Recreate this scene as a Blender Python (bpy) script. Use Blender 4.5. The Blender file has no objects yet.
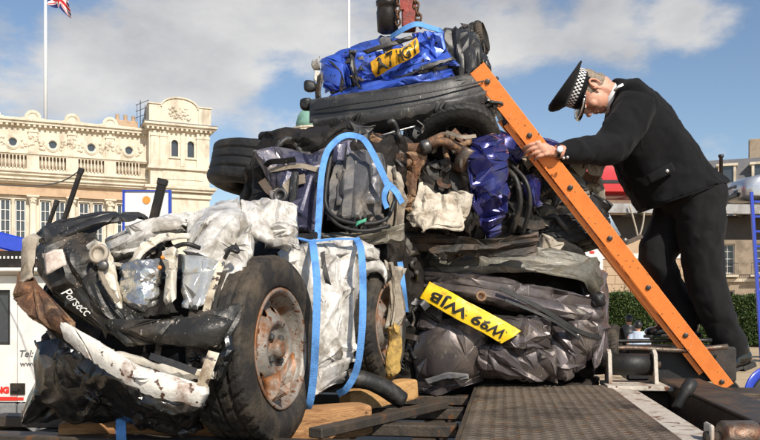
import bpy, bmesh, math, random
import numpy as np
from mathutils import Vector, Matrix

scene = bpy.context.scene
COL = scene.collection
R = math.radians
# ------------------------------------------------------------------ camera
EYE, F, CX, HY = 1.5, 800.0, 380.0, 308.0      # eye height (m), focal length in photo pixels, centre column, horizon row
cam_d = bpy.data.cameras.new('camera')
cam = bpy.data.objects.new('camera', cam_d)
COL.objects.link(cam)
cam.location = (0, 0, EYE)
cam.rotation_euler = (R(90), 0, 0)
cam_d.sensor_width = 36.0
cam_d.lens = 36.0 * F / 760.0
cam_d.shift_y = (HY - 220.0) / 760.0           # the lens rise keeps the verticals upright
cam_d.clip_start = 0.05
cam_d.clip_end = 3000
scene.camera = cam
# ------------------------------------------------------------------ light
SUN_AZ, SUN_EL = R(28), R(40)                  # right of straight-behind-the-camera, height
sdir = Vector((math.sin(SUN_AZ) * math.cos(SUN_EL), -math.cos(SUN_AZ) * math.cos(SUN_EL), math.sin(SUN_EL)))
sun_d = bpy.data.lights.new('sun', 'SUN')
sun_d.energy = 4.6
sun_d.angle = R(0.5)
sun_d.color = (1.0, 0.92, 0.80)
sun = bpy.data.objects.new('sun', sun_d)
COL.objects.link(sun)
sun.location = (5, -8, 12)
sun.rotation_euler = sdir.to_track_quat('Z', 'Y').to_euler()
vs = scene.view_settings
vs.view_transform = 'Standard'
vs.look = 'None'
vs.exposure = 0.2
vs.gamma = 1.0
vs.use_curve_mapping = False


def pixdir(px, py):
    return Vector(((px - CX) / F, 1.0, (HY - py) / F)).normalized()


def build_world():
    w = bpy.data.worlds.new('World')
    scene.world = w
    w.use_nodes = True
    nt = w.node_tree
    N, L = nt.nodes, nt.links
    for n in list(N):
        N.remove(n)
    out = N.new('ShaderNodeOutputWorld')
    sky = N.new('ShaderNodeTexSky')
    sky.sky_type = 'NISHITA'
    sky.sun_disc = False
    sky.sun_elevation = SUN_EL
    sky.sun_rotation = math.atan2(sdir.x, sdir.y)
    sky.air_density = 1.0
    sky.dust_density = 0.6
    sky.ozone_density = 1.6
    bg = N.new('ShaderNodeBackground')
    bg.inputs['Strength'].default_value = 0.108
    L.new(sky.outputs[0], bg.inputs['Color'])
    tc = N.new('ShaderNodeTexCoord')
    D = tc.outputs['Generated']

    def math_(op, a, b=None, c=None, clamp=False):
        n = N.new('ShaderNodeMath')
        n.operation = op
        n.use_clamp = clamp
        for i, v in enumerate((a, b, c)):
            if v is None:
                continue
            if isinstance(v, (int, float)):
                n.inputs[i].default_value = v
            else:
                L.new(v, n.inputs[i])
        return n.outputs[0]

    mp = N.new('ShaderNodeMapping')
    mp.inputs['Scale'].default_value = (1.0, 1.0, 1.9)
    mp.inputs['Location'].default_value = (0.37, 0.1, 0.2)
    L.new(D, mp.inputs['Vector'])

    def noise(scale, det, rough, vec=mp.outputs[0]):
        n = N.new('ShaderNodeTexNoise')
        n.inputs['Scale'].default_value = scale
        n.inputs['Detail'].default_value = det
        n.inputs['Roughness'].default_value = rough
        L.new(vec, n.inputs['Vector'])
        return n.outputs['Fac']
    big = noise(2.1, 2.0, .5)
    mid = noise(7.5, 10.0, .61)
    # cloud masses of this afternoon, each a direction with an angular size; noise frays them
    tot = math_('MULTIPLY', math_('SUBTRACT', big, 0.56), 1.4)
    tot = math_('MAXIMUM', tot, -.25)
    for px, py, rad, wgt in ((50, 66, 5.5, .50), (120, 58, 6.5, .62), (195, 66, 6.0, .75), (235, 34, 5.5, .55), (300, 8, 6.0, .62), (350, 0, 6, .62),
                             (470, 8, 5.5, .62), (560, 5, 5.5, .62), (640, 6, 5.0, .60), (700, 14, 3.4, .55), (425, 42, 4.8, .5), (505, 40, 4.0, .4), (335, 42, 4.5, .42),
                             (270, 145, 2.5, .28), (715, 148, 1.6, .5), (10, 110, 3.0, .25)):
        v = pixdir(px, py)
        dt = N.new('ShaderNodeVectorMath')
        dt.operation = 'DOT_PRODUCT'
        L.new(D, dt.inputs[0])
        dt.inputs[1].default_value = v
        mr = N.new('ShaderNodeMapRange')
        mr.interpolation_type = 'SMOOTHERSTEP'
        mr.inputs['From Min'].default_value = math.cos(R(rad))
        mr.inputs['From Max'].default_value = 1.0
        mr.inputs['To Max'].default_value = wgt
        L.new(dt.outputs['Value'], mr.inputs['Value'])
        tot = math_('ADD', tot, mr.outputs[0])
    tot = math_('MINIMUM', tot, .95)
    dens = math_('ADD', tot, math_('MULTIPLY', math_('SUBTRACT', mid, 0.5), 2.9))
    m = N.new('ShaderNodeMapRange')
    m.interpolation_type = 'SMOOTHSTEP'
    m.inputs['From Min'].default_value = 0.0
    m.inputs['From Max'].default_value = 0.85
    m.inputs['To Max'].default_value = 0.93
    L.new(dens, m.inputs['Value'])
    tone = noise(4.2, 6.0, .55)
    cr = N.new('ShaderNodeValToRGB')
    cr.color_ramp.elements[0].position = .33
    cr.color_ramp.elements[0].color = (.37, .375, .40, 1)
    cr.color_ramp.elements[1].position = .66
    cr.color_ramp.elements[1].color = (.74, .725, .70, 1)
    L.new(tone, cr.inputs['Fac'])
    bc = N.new('ShaderNodeBackground')
    L.new(cr.outputs['Color'], bc.inputs['Color'])
    bc.inputs['Strength'].default_value = 1.0
    mix = N.new('ShaderNodeMixShader')
    L.new(m.outputs[0], mix.inputs['Fac'])
    L.new(bg.outputs[0], mix.inputs[1])
    L.new(bc.outputs[0], mix.inputs[2])
    L.new(mix.outputs[0], out.inputs['Surface'])


build_world()
# ------------------------------------------------------------------ helpers
def P(px, py, d):
    """point of the place seen at photo pixel (px, py), d metres ahead"""
    return Vector(((px - CX) / F * d, d, EYE + (HY - py) / F * d))


def tag(o, label=None, cat=None, group=None, kind=None):
    for k, v in (('label', label), ('category', cat), ('group', group), ('kind', kind)):
        if v:
            o[k] = v
    return o


def empty(name, loc, rz=0.0, parent=None):
    o = bpy.data.objects.new(name, None)
    COL.objects.link(o)
    o.empty_display_size = .1
    o.location = loc
    o.rotation_euler = (0, 0, rz)
    o.parent = parent
    return o


def root_shift(parent):
    s = Vector((0, 0, 0))
    while parent is not None:
        s += parent.location
        parent = parent.parent
    return s


def mesh_obj(name, verts, faces, mat=None, parent=None, smooth=True, world=True, solid=0.0):
    """one mesh object; verts in world coordinates (parents unrotated) unless world=False"""
    v = np.asarray(verts, dtype=np.float64).reshape(-1, 3)
    if world and parent is not None:
        v = v - np.array(root_shift(parent))
    me = bpy.data.meshes.new(name)
    if isinstance(faces, np.ndarray):
        n, k = faces.shape
        me.vertices.add(len(v))
        me.vertices.foreach_set('co', v.astype(np.float32).ravel())
        me.loops.add(n * k)
        me.loops.foreach_set('vertex_index', faces.astype(np.int32).ravel())
        me.polygons.add(n)
        me.polygons.foreach_set('loop_start', np.arange(0, n * k, k, dtype=np.int32))
        me.update(calc_edges=True)
        me.validate()
    else:
        me.from_pydata([tuple(x) for x in v], [], faces)
        me.update()
    if smooth:
        me.polygons.foreach_set('use_smooth', np.ones(len(me.polygons), dtype=bool))
    if mat:
        for mm in (mat if isinstance(mat, (list, tuple)) else [mat]):
            me.materials.append(mm)
    o = bpy.data.objects.new(name, me)
    COL.objects.link(o)
    o.parent = parent
    if solid:
        md = o.modifiers.new('thick', 'SOLIDIFY')
        md.thickness = solid
        md.offset = -1
    return o


class MB:
    """collects boxes, bars, lathes into one mesh"""
    def __init__(s):
        s.v, s.f = [], []

    def add(s, v, f):
        b = len(s.v)
        s.v += [tuple(x) for x in v]
        s.f += [tuple(b + i for i in q) for q in f]
        return s

    def box(s, x0, x1, y0, y1, z0, z1, M=None, ch=0.0):
        if ch <= 0:
            v = [(x, y, z) for x in (x0, x1) for y in (y0, y1) for z in (z0, z1)]
            f = [(0, 1, 3, 2), (4, 6, 7, 5), (0, 4, 5, 1), (2, 3, 7, 6), (0, 2, 6, 4), (1, 5, 7, 3)]
        else:
            bm = bmesh.new()
            bmesh.ops.create_cube(bm, size=1)
            for q in bm.verts:
                q.co = ((x0 + x1) / 2 + q.co.x * (x1 - x0), (y0 + y1) / 2 + q.co.y * (y1 - y0), (z0 + z1) / 2 + q.co.z * (z1 - z0))
            bmesh.ops.bevel(bm, geom=list(bm.edges), offset=ch, segments=1, affect='EDGES')
            bm.verts.ensure_lookup_table()
            bm.verts.index_update()
            v = [tuple(q.co) for q in bm.verts]
            f = [tuple(q.index for q in p.verts) for p in bm.faces]
            bm.free()
        if M is not None:
            v = [tuple(M @ Vector(q)) for q in v]
        return s.add(v, f)

    def bar(s, a, b, w, h=None, up=(0, 0, 1), ch=0.0):
        a, b = Vector(a), Vector(b)
        h = w if h is None else h
        d = b - a
        L = d.length
        y = d.normalized()
        x = y.cross(Vector(up))
        if x.length < 1e-4:
            x = Vector((1, 0, 0))
        x.normalize()
        z = x.cross(y)
        M = Matrix((x, y, z)).transposed().to_4x4()
        M.translation = a
        return s.box(-w / 2, w / 2, 0, L, -h / 2, h / 2, M, ch)

    def lathe(s, prof, seg, origin=(0, 0, 0), axis=(0, 0, 1), cap=True):
        """prof: (radius, height along axis)"""
        ax = Vector(axis).normalized()
        t = Vector((1, 0, 0)) if abs(ax.x) < .9 else Vector((0, 1, 0))
        x = ax.cross(t).normalized()
        y = ax.cross(x)
        o = Vector(origin)
        v, f = [], []
        for r, h in prof:
            for k in range(seg):
                a = 2 * math.pi * k / seg
                v.append(o + x * (r * math.cos(a)) + y * (r * math.sin(a)) + ax * h)
        n = len(prof)
        for i in range(n - 1):
            for k in range(seg):
                k2 = (k + 1) % seg
                f.append((i * seg + k, i * seg + k2, (i + 1) * seg + k2, (i + 1) * seg + k))
        if cap:
            f.append(tuple(range(seg))[::-1])
            f.append(tuple((n - 1) * seg + k for k in range(seg)))
        return s.add(v, f)

    def build(s, name, mat=None, parent=None, smooth=False, world=False):
        return mesh_obj(name, s.v, s.f, mat, parent, smooth, world)


def auto_smooth(o, ang=35):
    me = o.data
    me.polygons.foreach_set('use_smooth', np.ones(len(me.polygons), dtype=bool))
    bm = bmesh.new()
    bm.from_mesh(me)
    for e in bm.edges:
        if len(e.link_faces) == 2 and e.calc_face_angle(0) > R(ang):
            e.smooth = False
    bm.to_mesh(me)
    bm.free()
    return o


# ---- crumple field: piecewise-linear vector noise on a tetrahedral lattice (flat facets, sharp creases)
def _hash(i, j, k, c, seed):
    h = (i.astype(np.int64) * 374761393 + j.astype(np.int64) * 668265263 + k.astype(np.int64) * 2147483647 + c * 974634721 + seed * 1274126177) & 0xffffffff
    h = (h ^ (h >> 13)) * 1274126177 & 0xffffffff
    h = (h ^ (h >> 16)) * 2246822519 & 0xffffffff
    h = h ^ (h >> 15)
    return (h & 0xffffff).astype(np.float64) / 0x7fffff - 1.0


def kuhn(p, seed=0, dim=3):
    i0 = np.floor(p).astype(np.int64)
    f = p - i0
    order = np.argsort(-f, axis=1)
    fs = np.take_along_axis(f, order, axis=1)
    w = [1 - fs[:, 0], fs[:, 0] - fs[:, 1], fs[:, 1] - fs[:, 2], fs[:, 2]]
    cur = i0.copy()
    rows = np.arange(len(p))
    out = np.zeros((len(p), dim))
    for s in range(4):
        for c in range(dim):
            out[:, c] += w[s] * _hash(cur[:, 0], cur[:, 1], cur[:, 2], c, seed)
        if s < 3:
            cur[rows, order[:, s]] += 1
    return out


def rotm(seed):
    rng = np.random.RandomState(seed % 99991)
    q = rng.normal(size=4)
    q /= np.linalg.norm(q)
    w, x, y, z = q
    return np.array([[1 - 2 * (y * y + z * z), 2 * (x * y - z * w), 2 * (x * z + y * w)],
                     [2 * (x * y + z * w), 1 - 2 * (x * x + z * z), 2 * (y * z - x * w)],
                     [2 * (x * z - y * w), 2 * (y * z + x * w), 1 - 2 * (x * x + y * y)]])


def crumple(p, cr, seed):
    """cr: list of (scale, amplitude)"""
    D = np.zeros_like(p)
    for n, (sc, am) in enumerate(cr):
        q = (p @ rotm(seed * 7 + n * 13 + 1).T) / (sc * np.array([1.9, .85, .75]))
        q = q + 0.45 * kuhn(q * .6 + 11.3, seed * 3 + n)
        D += am * kuhn(q, seed * 5 + n * 31)
    return D


def cat_rows(c, n):
    """Catmull-Rom resampling of c (k, m, 3) along axis 0 to n"""
    k = len(c)
    if k == 2:
        t = np.linspace(0, 1, n)[:, None, None]
        return c[0] * (1 - t) + c[1] * t
    e = np.concatenate([(2 * c[0] - c[1])[None], c, (2 * c[-1] - c[-2])[None]])
    t = np.linspace(0, k - 1, n)
    i = np.minimum(t.astype(int), k - 2)
    u = (t - i)[:, None, None]
    p0, p1, p2, p3 = e[i], e[i + 1], e[i + 2], e[i + 3]
    return .5 * (2 * p1 + (p2 - p0) * u + (2 * p0 - 5 * p1 + 4 * p2 - p3) * u * u + (3 * p1 - p0 - 3 * p2 + p3) * u ** 3)


def lin_rows(c, n):
    t = np.linspace(0, len(c) - 1, n)
    i = np.minimum(t.astype(int), len(c) - 2)
    u = (t - i)[:, None, None]
    return c[i] * (1 - u) + c[i + 1] * u


AMP = 1.5
CR_BIG = [(.20, .030), (.085, .014), (.035, .0045)]
CR_MED = [(.12, .016), (.05, .007), (.022, .0025)]
CR_SOFT = [(.22, .014), (.07, .004)]
CR_FINE = [(.05, .008), (.02, .004)]


def sharpen(o, ang):
    me = o.data
    bm = bmesh.new()
    bm.from_mesh(me)
    th = R(ang)
    for e in bm.edges:
        if len(e.link_faces) == 2 and e.calc_face_angle(0) > th:
            e.smooth = False
    bm.to_mesh(me)
    bm.free()
    return o


def soft_sheet(name, rows, mat, parent, seed=0, cr=CR_MED, res=.007, curl=.03, cw=.04, tear=.02, pleat=None, thick=.0045, bulge=0.0, raw=False, amp=None, sharp=20, flat=.5, buckle=1.0, grow=1.06):
    """a bent metal or plastic sheet: rows of (px, py, depth) control points, top to bottom; irregular facets, sharp creases, ragged edges"""
    if not raw and grow != 1:
        cx_ = np.mean([q[0] for r in rows for q in r])
        cy_ = np.mean([q[1] for r in rows for q in r])
        rows = [[(cx_ + (q[0] - cx_) * grow, cy_ + (q[1] - cy_) * grow, q[2]) for q in r] for r in rows]
    c = np.array([[tuple(q) if raw else tuple(P(*q)) for q in r] for r in rows], dtype=float)
    lu = np.linalg.norm(np.diff(c, axis=1), axis=2).sum(1).max()
    lv = np.linalg.norm(np.diff(c, axis=0), axis=2).sum(0).max()
    if len(c) > 2 and not raw:                                          # pressed flat: less belly between top and bottom edge
        t_ = np.linspace(0, 1, len(c))[:, None]
        ln = c[0, :, 1][None] * (1 - t_) + c[-1, :, 1][None] * t_
        c[:, :, 1] = ln + (c[:, :, 1] - ln) * flat
    nu, nv = max(8, int(lu / .012)), max(8, int(lv / .012))

    def both(fn):
        q_ = fn(c, nv)
        return np.swapaxes(fn(np.swapaxes(q_, 0, 1), nu), 0, 1)          # nv, nu, 3
    g = both(cat_rows) * .3 + both(lin_rows) * .7
    n = np.cross(np.gradient(g, axis=1), np.gradient(g, axis=0))
    n /= np.linalg.norm(n, axis=2, keepdims=True) + 1e-9
    if (n[:, :, 1]).mean() > 0:
        n = -n
    # irregular points in the sheet
    rng = np.random.RandomState(seed * 17 + 5)
    sp = res * 1.55
    mu, mv = max(5, int(lu / sp)), max(5, int(lv / sp))
    uu, vv = np.meshgrid(np.linspace(0, 1, mu), np.linspace(0, 1, mv))
    ju, jv = rng.uniform(-.42, .42, uu.shape) / (mu - 1), rng.uniform(-.42, .42, uu.shape) / (mv - 1)
    ju[:, 0] = ju[:, -1] = 0
    jv[0] = jv[-1] = 0
    U = np.clip(uu + ju, 0, 1).ravel()
    V = np.clip(vv + jv, 0, 1).ravel()
    fu, fv = U * (nu - 1), V * (nv - 1)
    u0, v0 = np.clip(fu.astype(int), 0, nu - 2), np.clip(fv.astype(int), 0, nv - 2)
    a, b = (fu - u0)[:, None], (fv - v0)[:, None]

    def sm(G):
        return (G[v0, u0] * (1 - a) + G[v0, u0 + 1] * a) * (1 - b) + (G[v0 + 1, u0] * (1 - a) + G[v0 + 1, u0 + 1] * a) * b
    p, nn = sm(g), sm(n)
    ms = min(lu, lv)
    ee = np.minimum(np.minimum(U, 1 - U) * lu, np.minimum(V, 1 - V) * lv)
    lim = min(1.0, ms / .22)
    am = AMP if amp is None else amp
    disp = crumple(p, [(a_ * 1.15, b_ * am * (1.15 * lim if a_ > .06 else .50 if a_ > .03 else .35)) for a_, b_ in cr if a_ > sp * 1.2], seed)
    if am > 0 and ms > .05:
        # long buckles: sharp ridges running across the sheet, each fading along its length
        for q_ in range(3):
            th = rng.uniform(0, math.pi)
            wl = rng.uniform(.10, .22)
            s_ = (U * lu * math.cos(th) + V * lv * math.sin(th)) / wl + rng.uniform(0, 1) + .25 * kuhn(p / .14, seed + q_ + 50, 1)[:, 0]
            tr = np.abs((s_ % 1.0) * 2 - 1)
            rid = np.clip(1 - tr / .28, 0, 1)
            w_ = np.clip(kuhn(p / .22, seed + q_ + 90, 1)[:, 0] * 1.6, -1, 1)
            disp = disp + nn * (min(.016, ms * .10) * buckle * rid * w_)[:, None]
    if pleat:
        pa, wl, ang = pleat[:3]
        t = R(ang)
        s = (U * lu * math.cos(t) + V * lv * math.sin(t)) / wl
        s = s + .5 * kuhn(p / .18, seed + 77, 1)[:, 0]
        tri = np.abs((s % 1.0) * 2 - 1) * 2 - 1
        disp = disp + nn * (pa * 1.3 * tri * (.6 + .4 * kuhn(p / .25, seed + 5, 1)[:, 0]))[:, None]
    curl, tear = curl * .55, tear * .6
    cwl = min(cw, .16 * ms)
    k = 1 - np.clip(ee / cwl, 0, 1)
    out = p + disp - nn * (min(curl, .9 * cwl) * k)[:, None]
    if bulge:
        out = out + nn * (bulge * .5 * np.sin(np.pi * U) * np.sin(np.pi * V))[:, None]
    from mathutils.geometry import delaunay_2d_cdt
    res_ = delaunay_2d_cdt([Vector((x * lu, y * lv)) for x, y in zip(U, V)], [], [], 0, 1e-7)
    orig = np.array([o_[0] for o_ in res_[3]])
    fc = orig[np.array(res_[2])]
    if tear > 0:
        rag = tear * (.5 + .5 * (kuhn(p / .06, seed + 3, 1)[:, 0] + .5 * kuhn(p / .02, seed + 4, 1)[:, 0]))
        fc = fc[(ee - rag)[fc].mean(1) > 0]
    # wind every face towards the camera side of the sheet
    q = p[fc]
    fl = (np.cross(q[:, 1] - q[:, 0], q[:, 2] - q[:, 0]) * nn[fc[:, 0]]).sum(1) < 0
    fc[fl] = fc[fl][:, ::-1]
    used = np.unique(fc)
    remap = -np.ones(len(p), dtype=int)
    remap[used] = np.arange(len(used))
    return sharpen(mesh_obj(name, out[used], remap[fc], mat, parent, True, True, thick), sharp)


SOFT = {'cloth_dirty', 'foam_yellow', 'chrome_foil', 'black_film', 'sticker'}


def smooth_noise(p, scale, seed):
    """smooth scalar field: a few random waves"""
    rng = np.random.RandomState(seed % 99991)
    h = np.zeros(len(p))
    for _ in range(5):
        k = rng.normal(size=3)
        k *= 2 * math.pi / (np.linalg.norm(k) * scale * rng.uniform(.7, 1.6))
        h += np.sin(p @ k + rng.uniform(0, 6.28)) / 5
    return h


def patch(name, rows, mat, parent, seed=0, cr=None, res=.007, curl=.03, cw=.04, tear=.02, pleat=None, thick=.004, bulge=0.0, raw=False, amp=1.0, sharp=27, flat=.5, buckle=.55, grow=1.05, folds=1.0):
    """folded sheet metal: rows of (px, py, depth) control points, top to bottom. Flat facets meet in straight sharp creases
    (long folds across the sheet, diamond buckles, zigzag pleats); the creases are edges of the mesh"""
    if mat.name in SOFT:
        return soft_sheet(name, rows, mat, parent, seed, CR_MED if cr is None else cr, res, curl, cw, 0.0, pleat, thick, bulge, raw, None, 22, flat)
    if not raw and grow != 1:
        cx_ = np.mean([q[0] for r in rows for q in r])
        cy_ = np.mean([q[1] for r in rows for q in r])
        rows = [[(cx_ + (q[0] - cx_) * grow, cy_ + (q[1] - cy_) * grow, q[2]) for q in r] for r in rows]
    c = np.array([[tuple(q) if raw else tuple(P(*q)) for q in r] for r in rows], dtype=float)
    if len(c) > 2 and not raw:
        t_ = np.linspace(0, 1, len(c))[:, None]
        ln = c[0, :, 1][None] * (1 - t_) + c[-1, :, 1][None] * t_
        c[:, :, 1] = ln + (c[:, :, 1] - ln) * flat
    lu = np.linalg.norm(np.diff(c, axis=1), axis=2).sum(1).max()
    lv = np.linalg.norm(np.diff(c, axis=0), axis=2).sum(0).max()
    ms = min(lu, lv)
    nu, nv = max(8, int(lu / .012)), max(8, int(lv / .012))

    def both(fn):
        q_ = fn(c, nv)
        return np.swapaxes(fn(np.swapaxes(q_, 0, 1), nu), 0, 1)
    g = both(cat_rows) * .55 + both(lin_rows) * .45
    n = np.cross(np.gradient(g, axis=1), np.gradient(g, axis=0))
    n /= np.linalg.norm(n, axis=2, keepdims=True) + 1e-9
    if (n[:, :, 1]).mean() > 0:
        n = -n
    rng = np.random.RandomState(seed * 17 + 5)
    pts, segs = [], []
    if mat.name in ('white_paint', 'blue_paint', 'graphite', 'grey_panel') and buckle == .55:
        buckle = .85

    def add_seg(p0, p1):
        """segment clipped to the sheet"""
        p0, p1 = np.array(p0, float), np.array(p1, float)
        d = p1 - p0
        t0, t1 = 0.0, 1.0
        for ax, hi in ((0, lu), (1, lv)):
            if abs(d[ax]) < 1e-9:
                if p0[ax] < 0 or p0[ax] > hi:
                    return
                continue
            a_, b_ = (0 - p0[ax]) / d[ax], (hi - p0[ax]) / d[ax]
            if a_ > b_:
                a_, b_ = b_, a_
            t0, t1 = max(t0, a_), min(t1, b_)
        if t1 - t0 < .02:
            return
        i = len(pts)
        pts.append(p0 + d * t0)
        pts.append(p0 + d * t1)
        segs.append((i, i + 1))
    pang = R(pleat[2]) + math.pi / 2 if pleat else rng.uniform(0, math.pi)
    longs = []
    for k in range(int((2 + ms / .10) * folds)):
        th = pang + rng.normal() * .45 if k % 3 else rng.uniform(0, math.pi)
        o = np.array([rng.uniform(.08, .92) * lu, rng.uniform(.08, .92) * lv])
        dv = np.array([math.cos(th), math.sin(th)])
        nv_ = np.array([-dv[1], dv[0]])
        longs.append((o, nv_, rng.choice([-1, 1]) * rng.uniform(.18, .50)))
        add_seg(o - dv * 3, o + dv * 3)
    dia = []
    for k in range(int(lu * lv / .0085 * buckle) + 1):
        th = pang + rng.normal() * .7
        l, w = rng.uniform(.04, .17) * min(1, ms / .17), rng.uniform(.010, .038) * min(1, ms / .14)
        o = np.array([rng.uniform(0, lu), rng.uniform(0, lv)])
        dv = np.array([math.cos(th), math.sin(th)])
        nv_ = np.array([-dv[1], dv[0]])
        dia.append((o, dv, nv_, l, w, rng.choice([-1, 1, 1]) * w * rng.uniform(.4, .85)))
        q = [o - dv * l, o + nv_ * w, o + dv * l, o - nv_ * w]
        for i in range(4):
            add_seg(q[i], q[(i + 1) % 4])
        add_seg(q[0], q[2])
    if pleat:
        pa, wl, ang = pleat[:3]
        t = R(ang)
        nd = np.array([math.cos(t), math.sin(t)])
        dv = np.array([-nd[1], nd[0]])
        s0 = rng.uniform(0, 1)
        lo = min(0, nd[0] * lu) + min(0, nd[1] * lv)
        hi = max(0, nd[0] * lu) + max(0, nd[1] * lv)
        k = math.floor(lo / wl * 2)
        while k < hi / wl * 2:
            sv = (k / 2 - s0) * wl
            add_seg(nd * sv - dv * 3, nd * sv + dv * 3)
            k += 1
    sp = max(res * 2.6, .012)
    mu, mv = max(4, int(lu / sp)), max(4, int(lv / sp))
    uu, vv = np.meshgrid(np.linspace(0, 1, mu + 1), np.linspace(0, 1, mv + 1))
    ju, jv = rng.uniform(-.38, .38, uu.shape) / mu, rng.uniform(-.38, .38, uu.shape) / mv
    ju[:, 0] = ju[:, -1] = 0
    jv[0] = jv[-1] = 0
    bg = np.stack([np.clip(uu + ju, 0, 1).ravel() * lu, np.clip(vv + jv, 0, 1).ravel() * lv], 1)
    allp = [Vector(q) for q in pts] + [Vector(q) for q in bg]
    from mathutils.geometry import delaunay_2d_cdt
    rs = delaunay_2d_cdt(allp, segs, [], 0, 5e-4)
    xy = np.array([tuple(q) for q in rs[0]])
    fc = np.array([tuple(q) for q in rs[2] if len(q) == 3])
    U0, V0 = np.clip(xy[:, 0] / lu, 0, 1), np.clip(xy[:, 1] / lv, 0, 1)
    # ragged outline: the rim is drawn in by uneven amounts
    wgt = lambda x: np.clip(1 - x / .3, 0, 1) ** 2

    def rag(s_, k):
        q = np.stack([s_ / .055, np.full_like(s_, k * 7.3), np.full_like(s_, seed * .37)], 1)
        return tear * 1.3 * (.5 + .5 * kuhn(q, seed + k, 1)[:, 0])
    U = U0 + (rag(xy[:, 1], 1) * wgt(U0) - rag(xy[:, 1], 2) * wgt(1 - U0)) / lu
    V = V0 + (rag(xy[:, 0], 3) * wgt(V0) - rag(xy[:, 0], 4) * wgt(1 - V0)) / lv
    fu, fv = np.clip(U, 0, 1) * (nu - 1), np.clip(V, 0, 1) * (nv - 1)
    u0, v0 = np.clip(fu.astype(int), 0, nu - 2), np.clip(fv.astype(int), 0, nv - 2)
    a, b = (fu - u0)[:, None], (fv - v0)[:, None]

    def sm(G):
        return (G[v0, u0] * (1 - a) + G[v0, u0 + 1] * a) * (1 - b) + (G[v0 + 1, u0] * (1 - a) + G[v0 + 1, u0 + 1] * a) * b
    p, nn = sm(g), sm(n)
    nn /= np.linalg.norm(nn, axis=1, keepdims=True) + 1e-9
    h = np.zeros(len(p))
    for o, nv_, sl in longs:
        h += sl * np.abs((xy - o) @ nv_)
    if longs:
        Amat = np.stack([xy[:, 0], xy[:, 1], np.ones(len(xy))], 1)
        h -= Amat @ np.linalg.lstsq(Amat, h, rcond=None)[0]
        m_ = np.abs(h).max()
        cap = min(.060, .20 * ms) * amp
        if m_ > cap:
            h *= cap / m_
    for o, dv, nv_, l, w, hh in dia:
        r_ = xy - o
        h += amp * hh * np.clip(1 - np.abs(r_ @ nv_) / w - np.abs(r_ @ dv) / l, 0, 1)
    if pleat:
        s_ = (xy @ nd) / wl + s0
        tri = np.abs((s_ % 1.0) * 2 - 1) * 2 - 1
        h += pa * 1.2 * tri * (.65 + .35 * smooth_noise(p, .35, seed + 5))
    h += .004 * smooth_noise(p, .16, seed + 9) * amp
    if bulge:
        h += bulge * .6 * np.sin(np.pi * U0) * np.sin(np.pi * V0)
    ee = np.minimum(np.minimum(U0, 1 - U0) * lu, np.minimum(V0, 1 - V0) * lv)
    cwl = min(cw * .6, .13 * ms)
    h -= min(curl * .6, cwl) * (1 - np.clip(ee / cwl, 0, 1))
    out = p + nn * h[:, None] + crumple(p, [(.10, .003 * amp)], seed)
    q = p[fc]
    fl = (np.cross(q[:, 1] - q[:, 0], q[:, 2] - q[:, 0]) * nn[fc[:, 0]]).sum(1) < 0
    fc[fl] = fc[fl][:, ::-1]
    return sharpen(mesh_obj(name, out, fc, mat, parent, True, True, thick), sharp)


def rounded_block(size, n=26, power=5.0):
    """cube-sphere turned into a rounded block; returns verts (half-size units applied), quads"""
    t = np.linspace(-1, 1, n)
    A, B = np.meshgrid(t, t)
    o = np.ones_like(A)
    faces, verts = [], []
    for ax in range(3):
        for s in (-1, 1):
            q = [None, None, None]
            q[ax] = o * s
            q[(ax + 1) % 3] = A
            q[(ax + 2) % 3] = B * s
            idx = np.arange(n * n).reshape(n, n) + len(verts) * n * n
            verts.append(np.stack(q, -1).reshape(-1, 3))
            faces.append(np.stack([idx[:-1, :-1], idx[:-1, 1:], idx[1:, 1:], idx[1:, :-1]], -1).reshape(-1, 4))
    v = np.concatenate(verts)
    f = np.concatenate(faces)
    key = np.round(v * 1e5).astype(np.int64)
    _, first, inv = np.unique(key, axis=0, return_index=True, return_inverse=True)
    inv = inv.ravel()
    v = v[first]
    f = inv[f]
    nrm = (np.abs(v) ** power).sum(1) ** (1 / power)
    v = v / nrm[:, None]
    return v * (np.array(size) / 2), f


def lump(name, c, size, rot, mat, parent, seed=0, cr=CR_BIG, n=44, power=6.0, raw=True):
    v, f = rounded_block(size, n, power)
    from mathutils import Euler
    M = np.array(Euler([R(a) for a in rot]).to_matrix())
    v = v @ M.T + np.array(c)
    v = v + crumple(v, [(a_, b_ * 1.9) for a_, b_ in cr], seed)
    return sharpen(mesh_obj(name, v, f, mat, parent), 22)


def smooth_path(pts, step=.02):
    c = np.array([tuple(p) for p in pts], dtype=float)[:, None, :]
    L = np.linalg.norm(np.diff(c[:, 0], axis=0), axis=1).sum()
    return cat_rows(c, max(len(pts) * 3, int(L / step)))[:, 0]


def frames(path):
    t = np.gradient(path, axis=0)
    t /= np.linalg.norm(t, axis=1, keepdims=True) + 1e-9
    x = np.cross(t[0], [0.13, -.9, .3])
    x /= np.linalg.norm(x)
    X = []
    for k in range(len(path)):
        x = x - t[k] * np.dot(x, t[k])
        x /= np.linalg.norm(x) + 1e-9
        X.append(x.copy())
    X = np.array(X)
    return t, X, np.cross(t, X)


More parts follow.
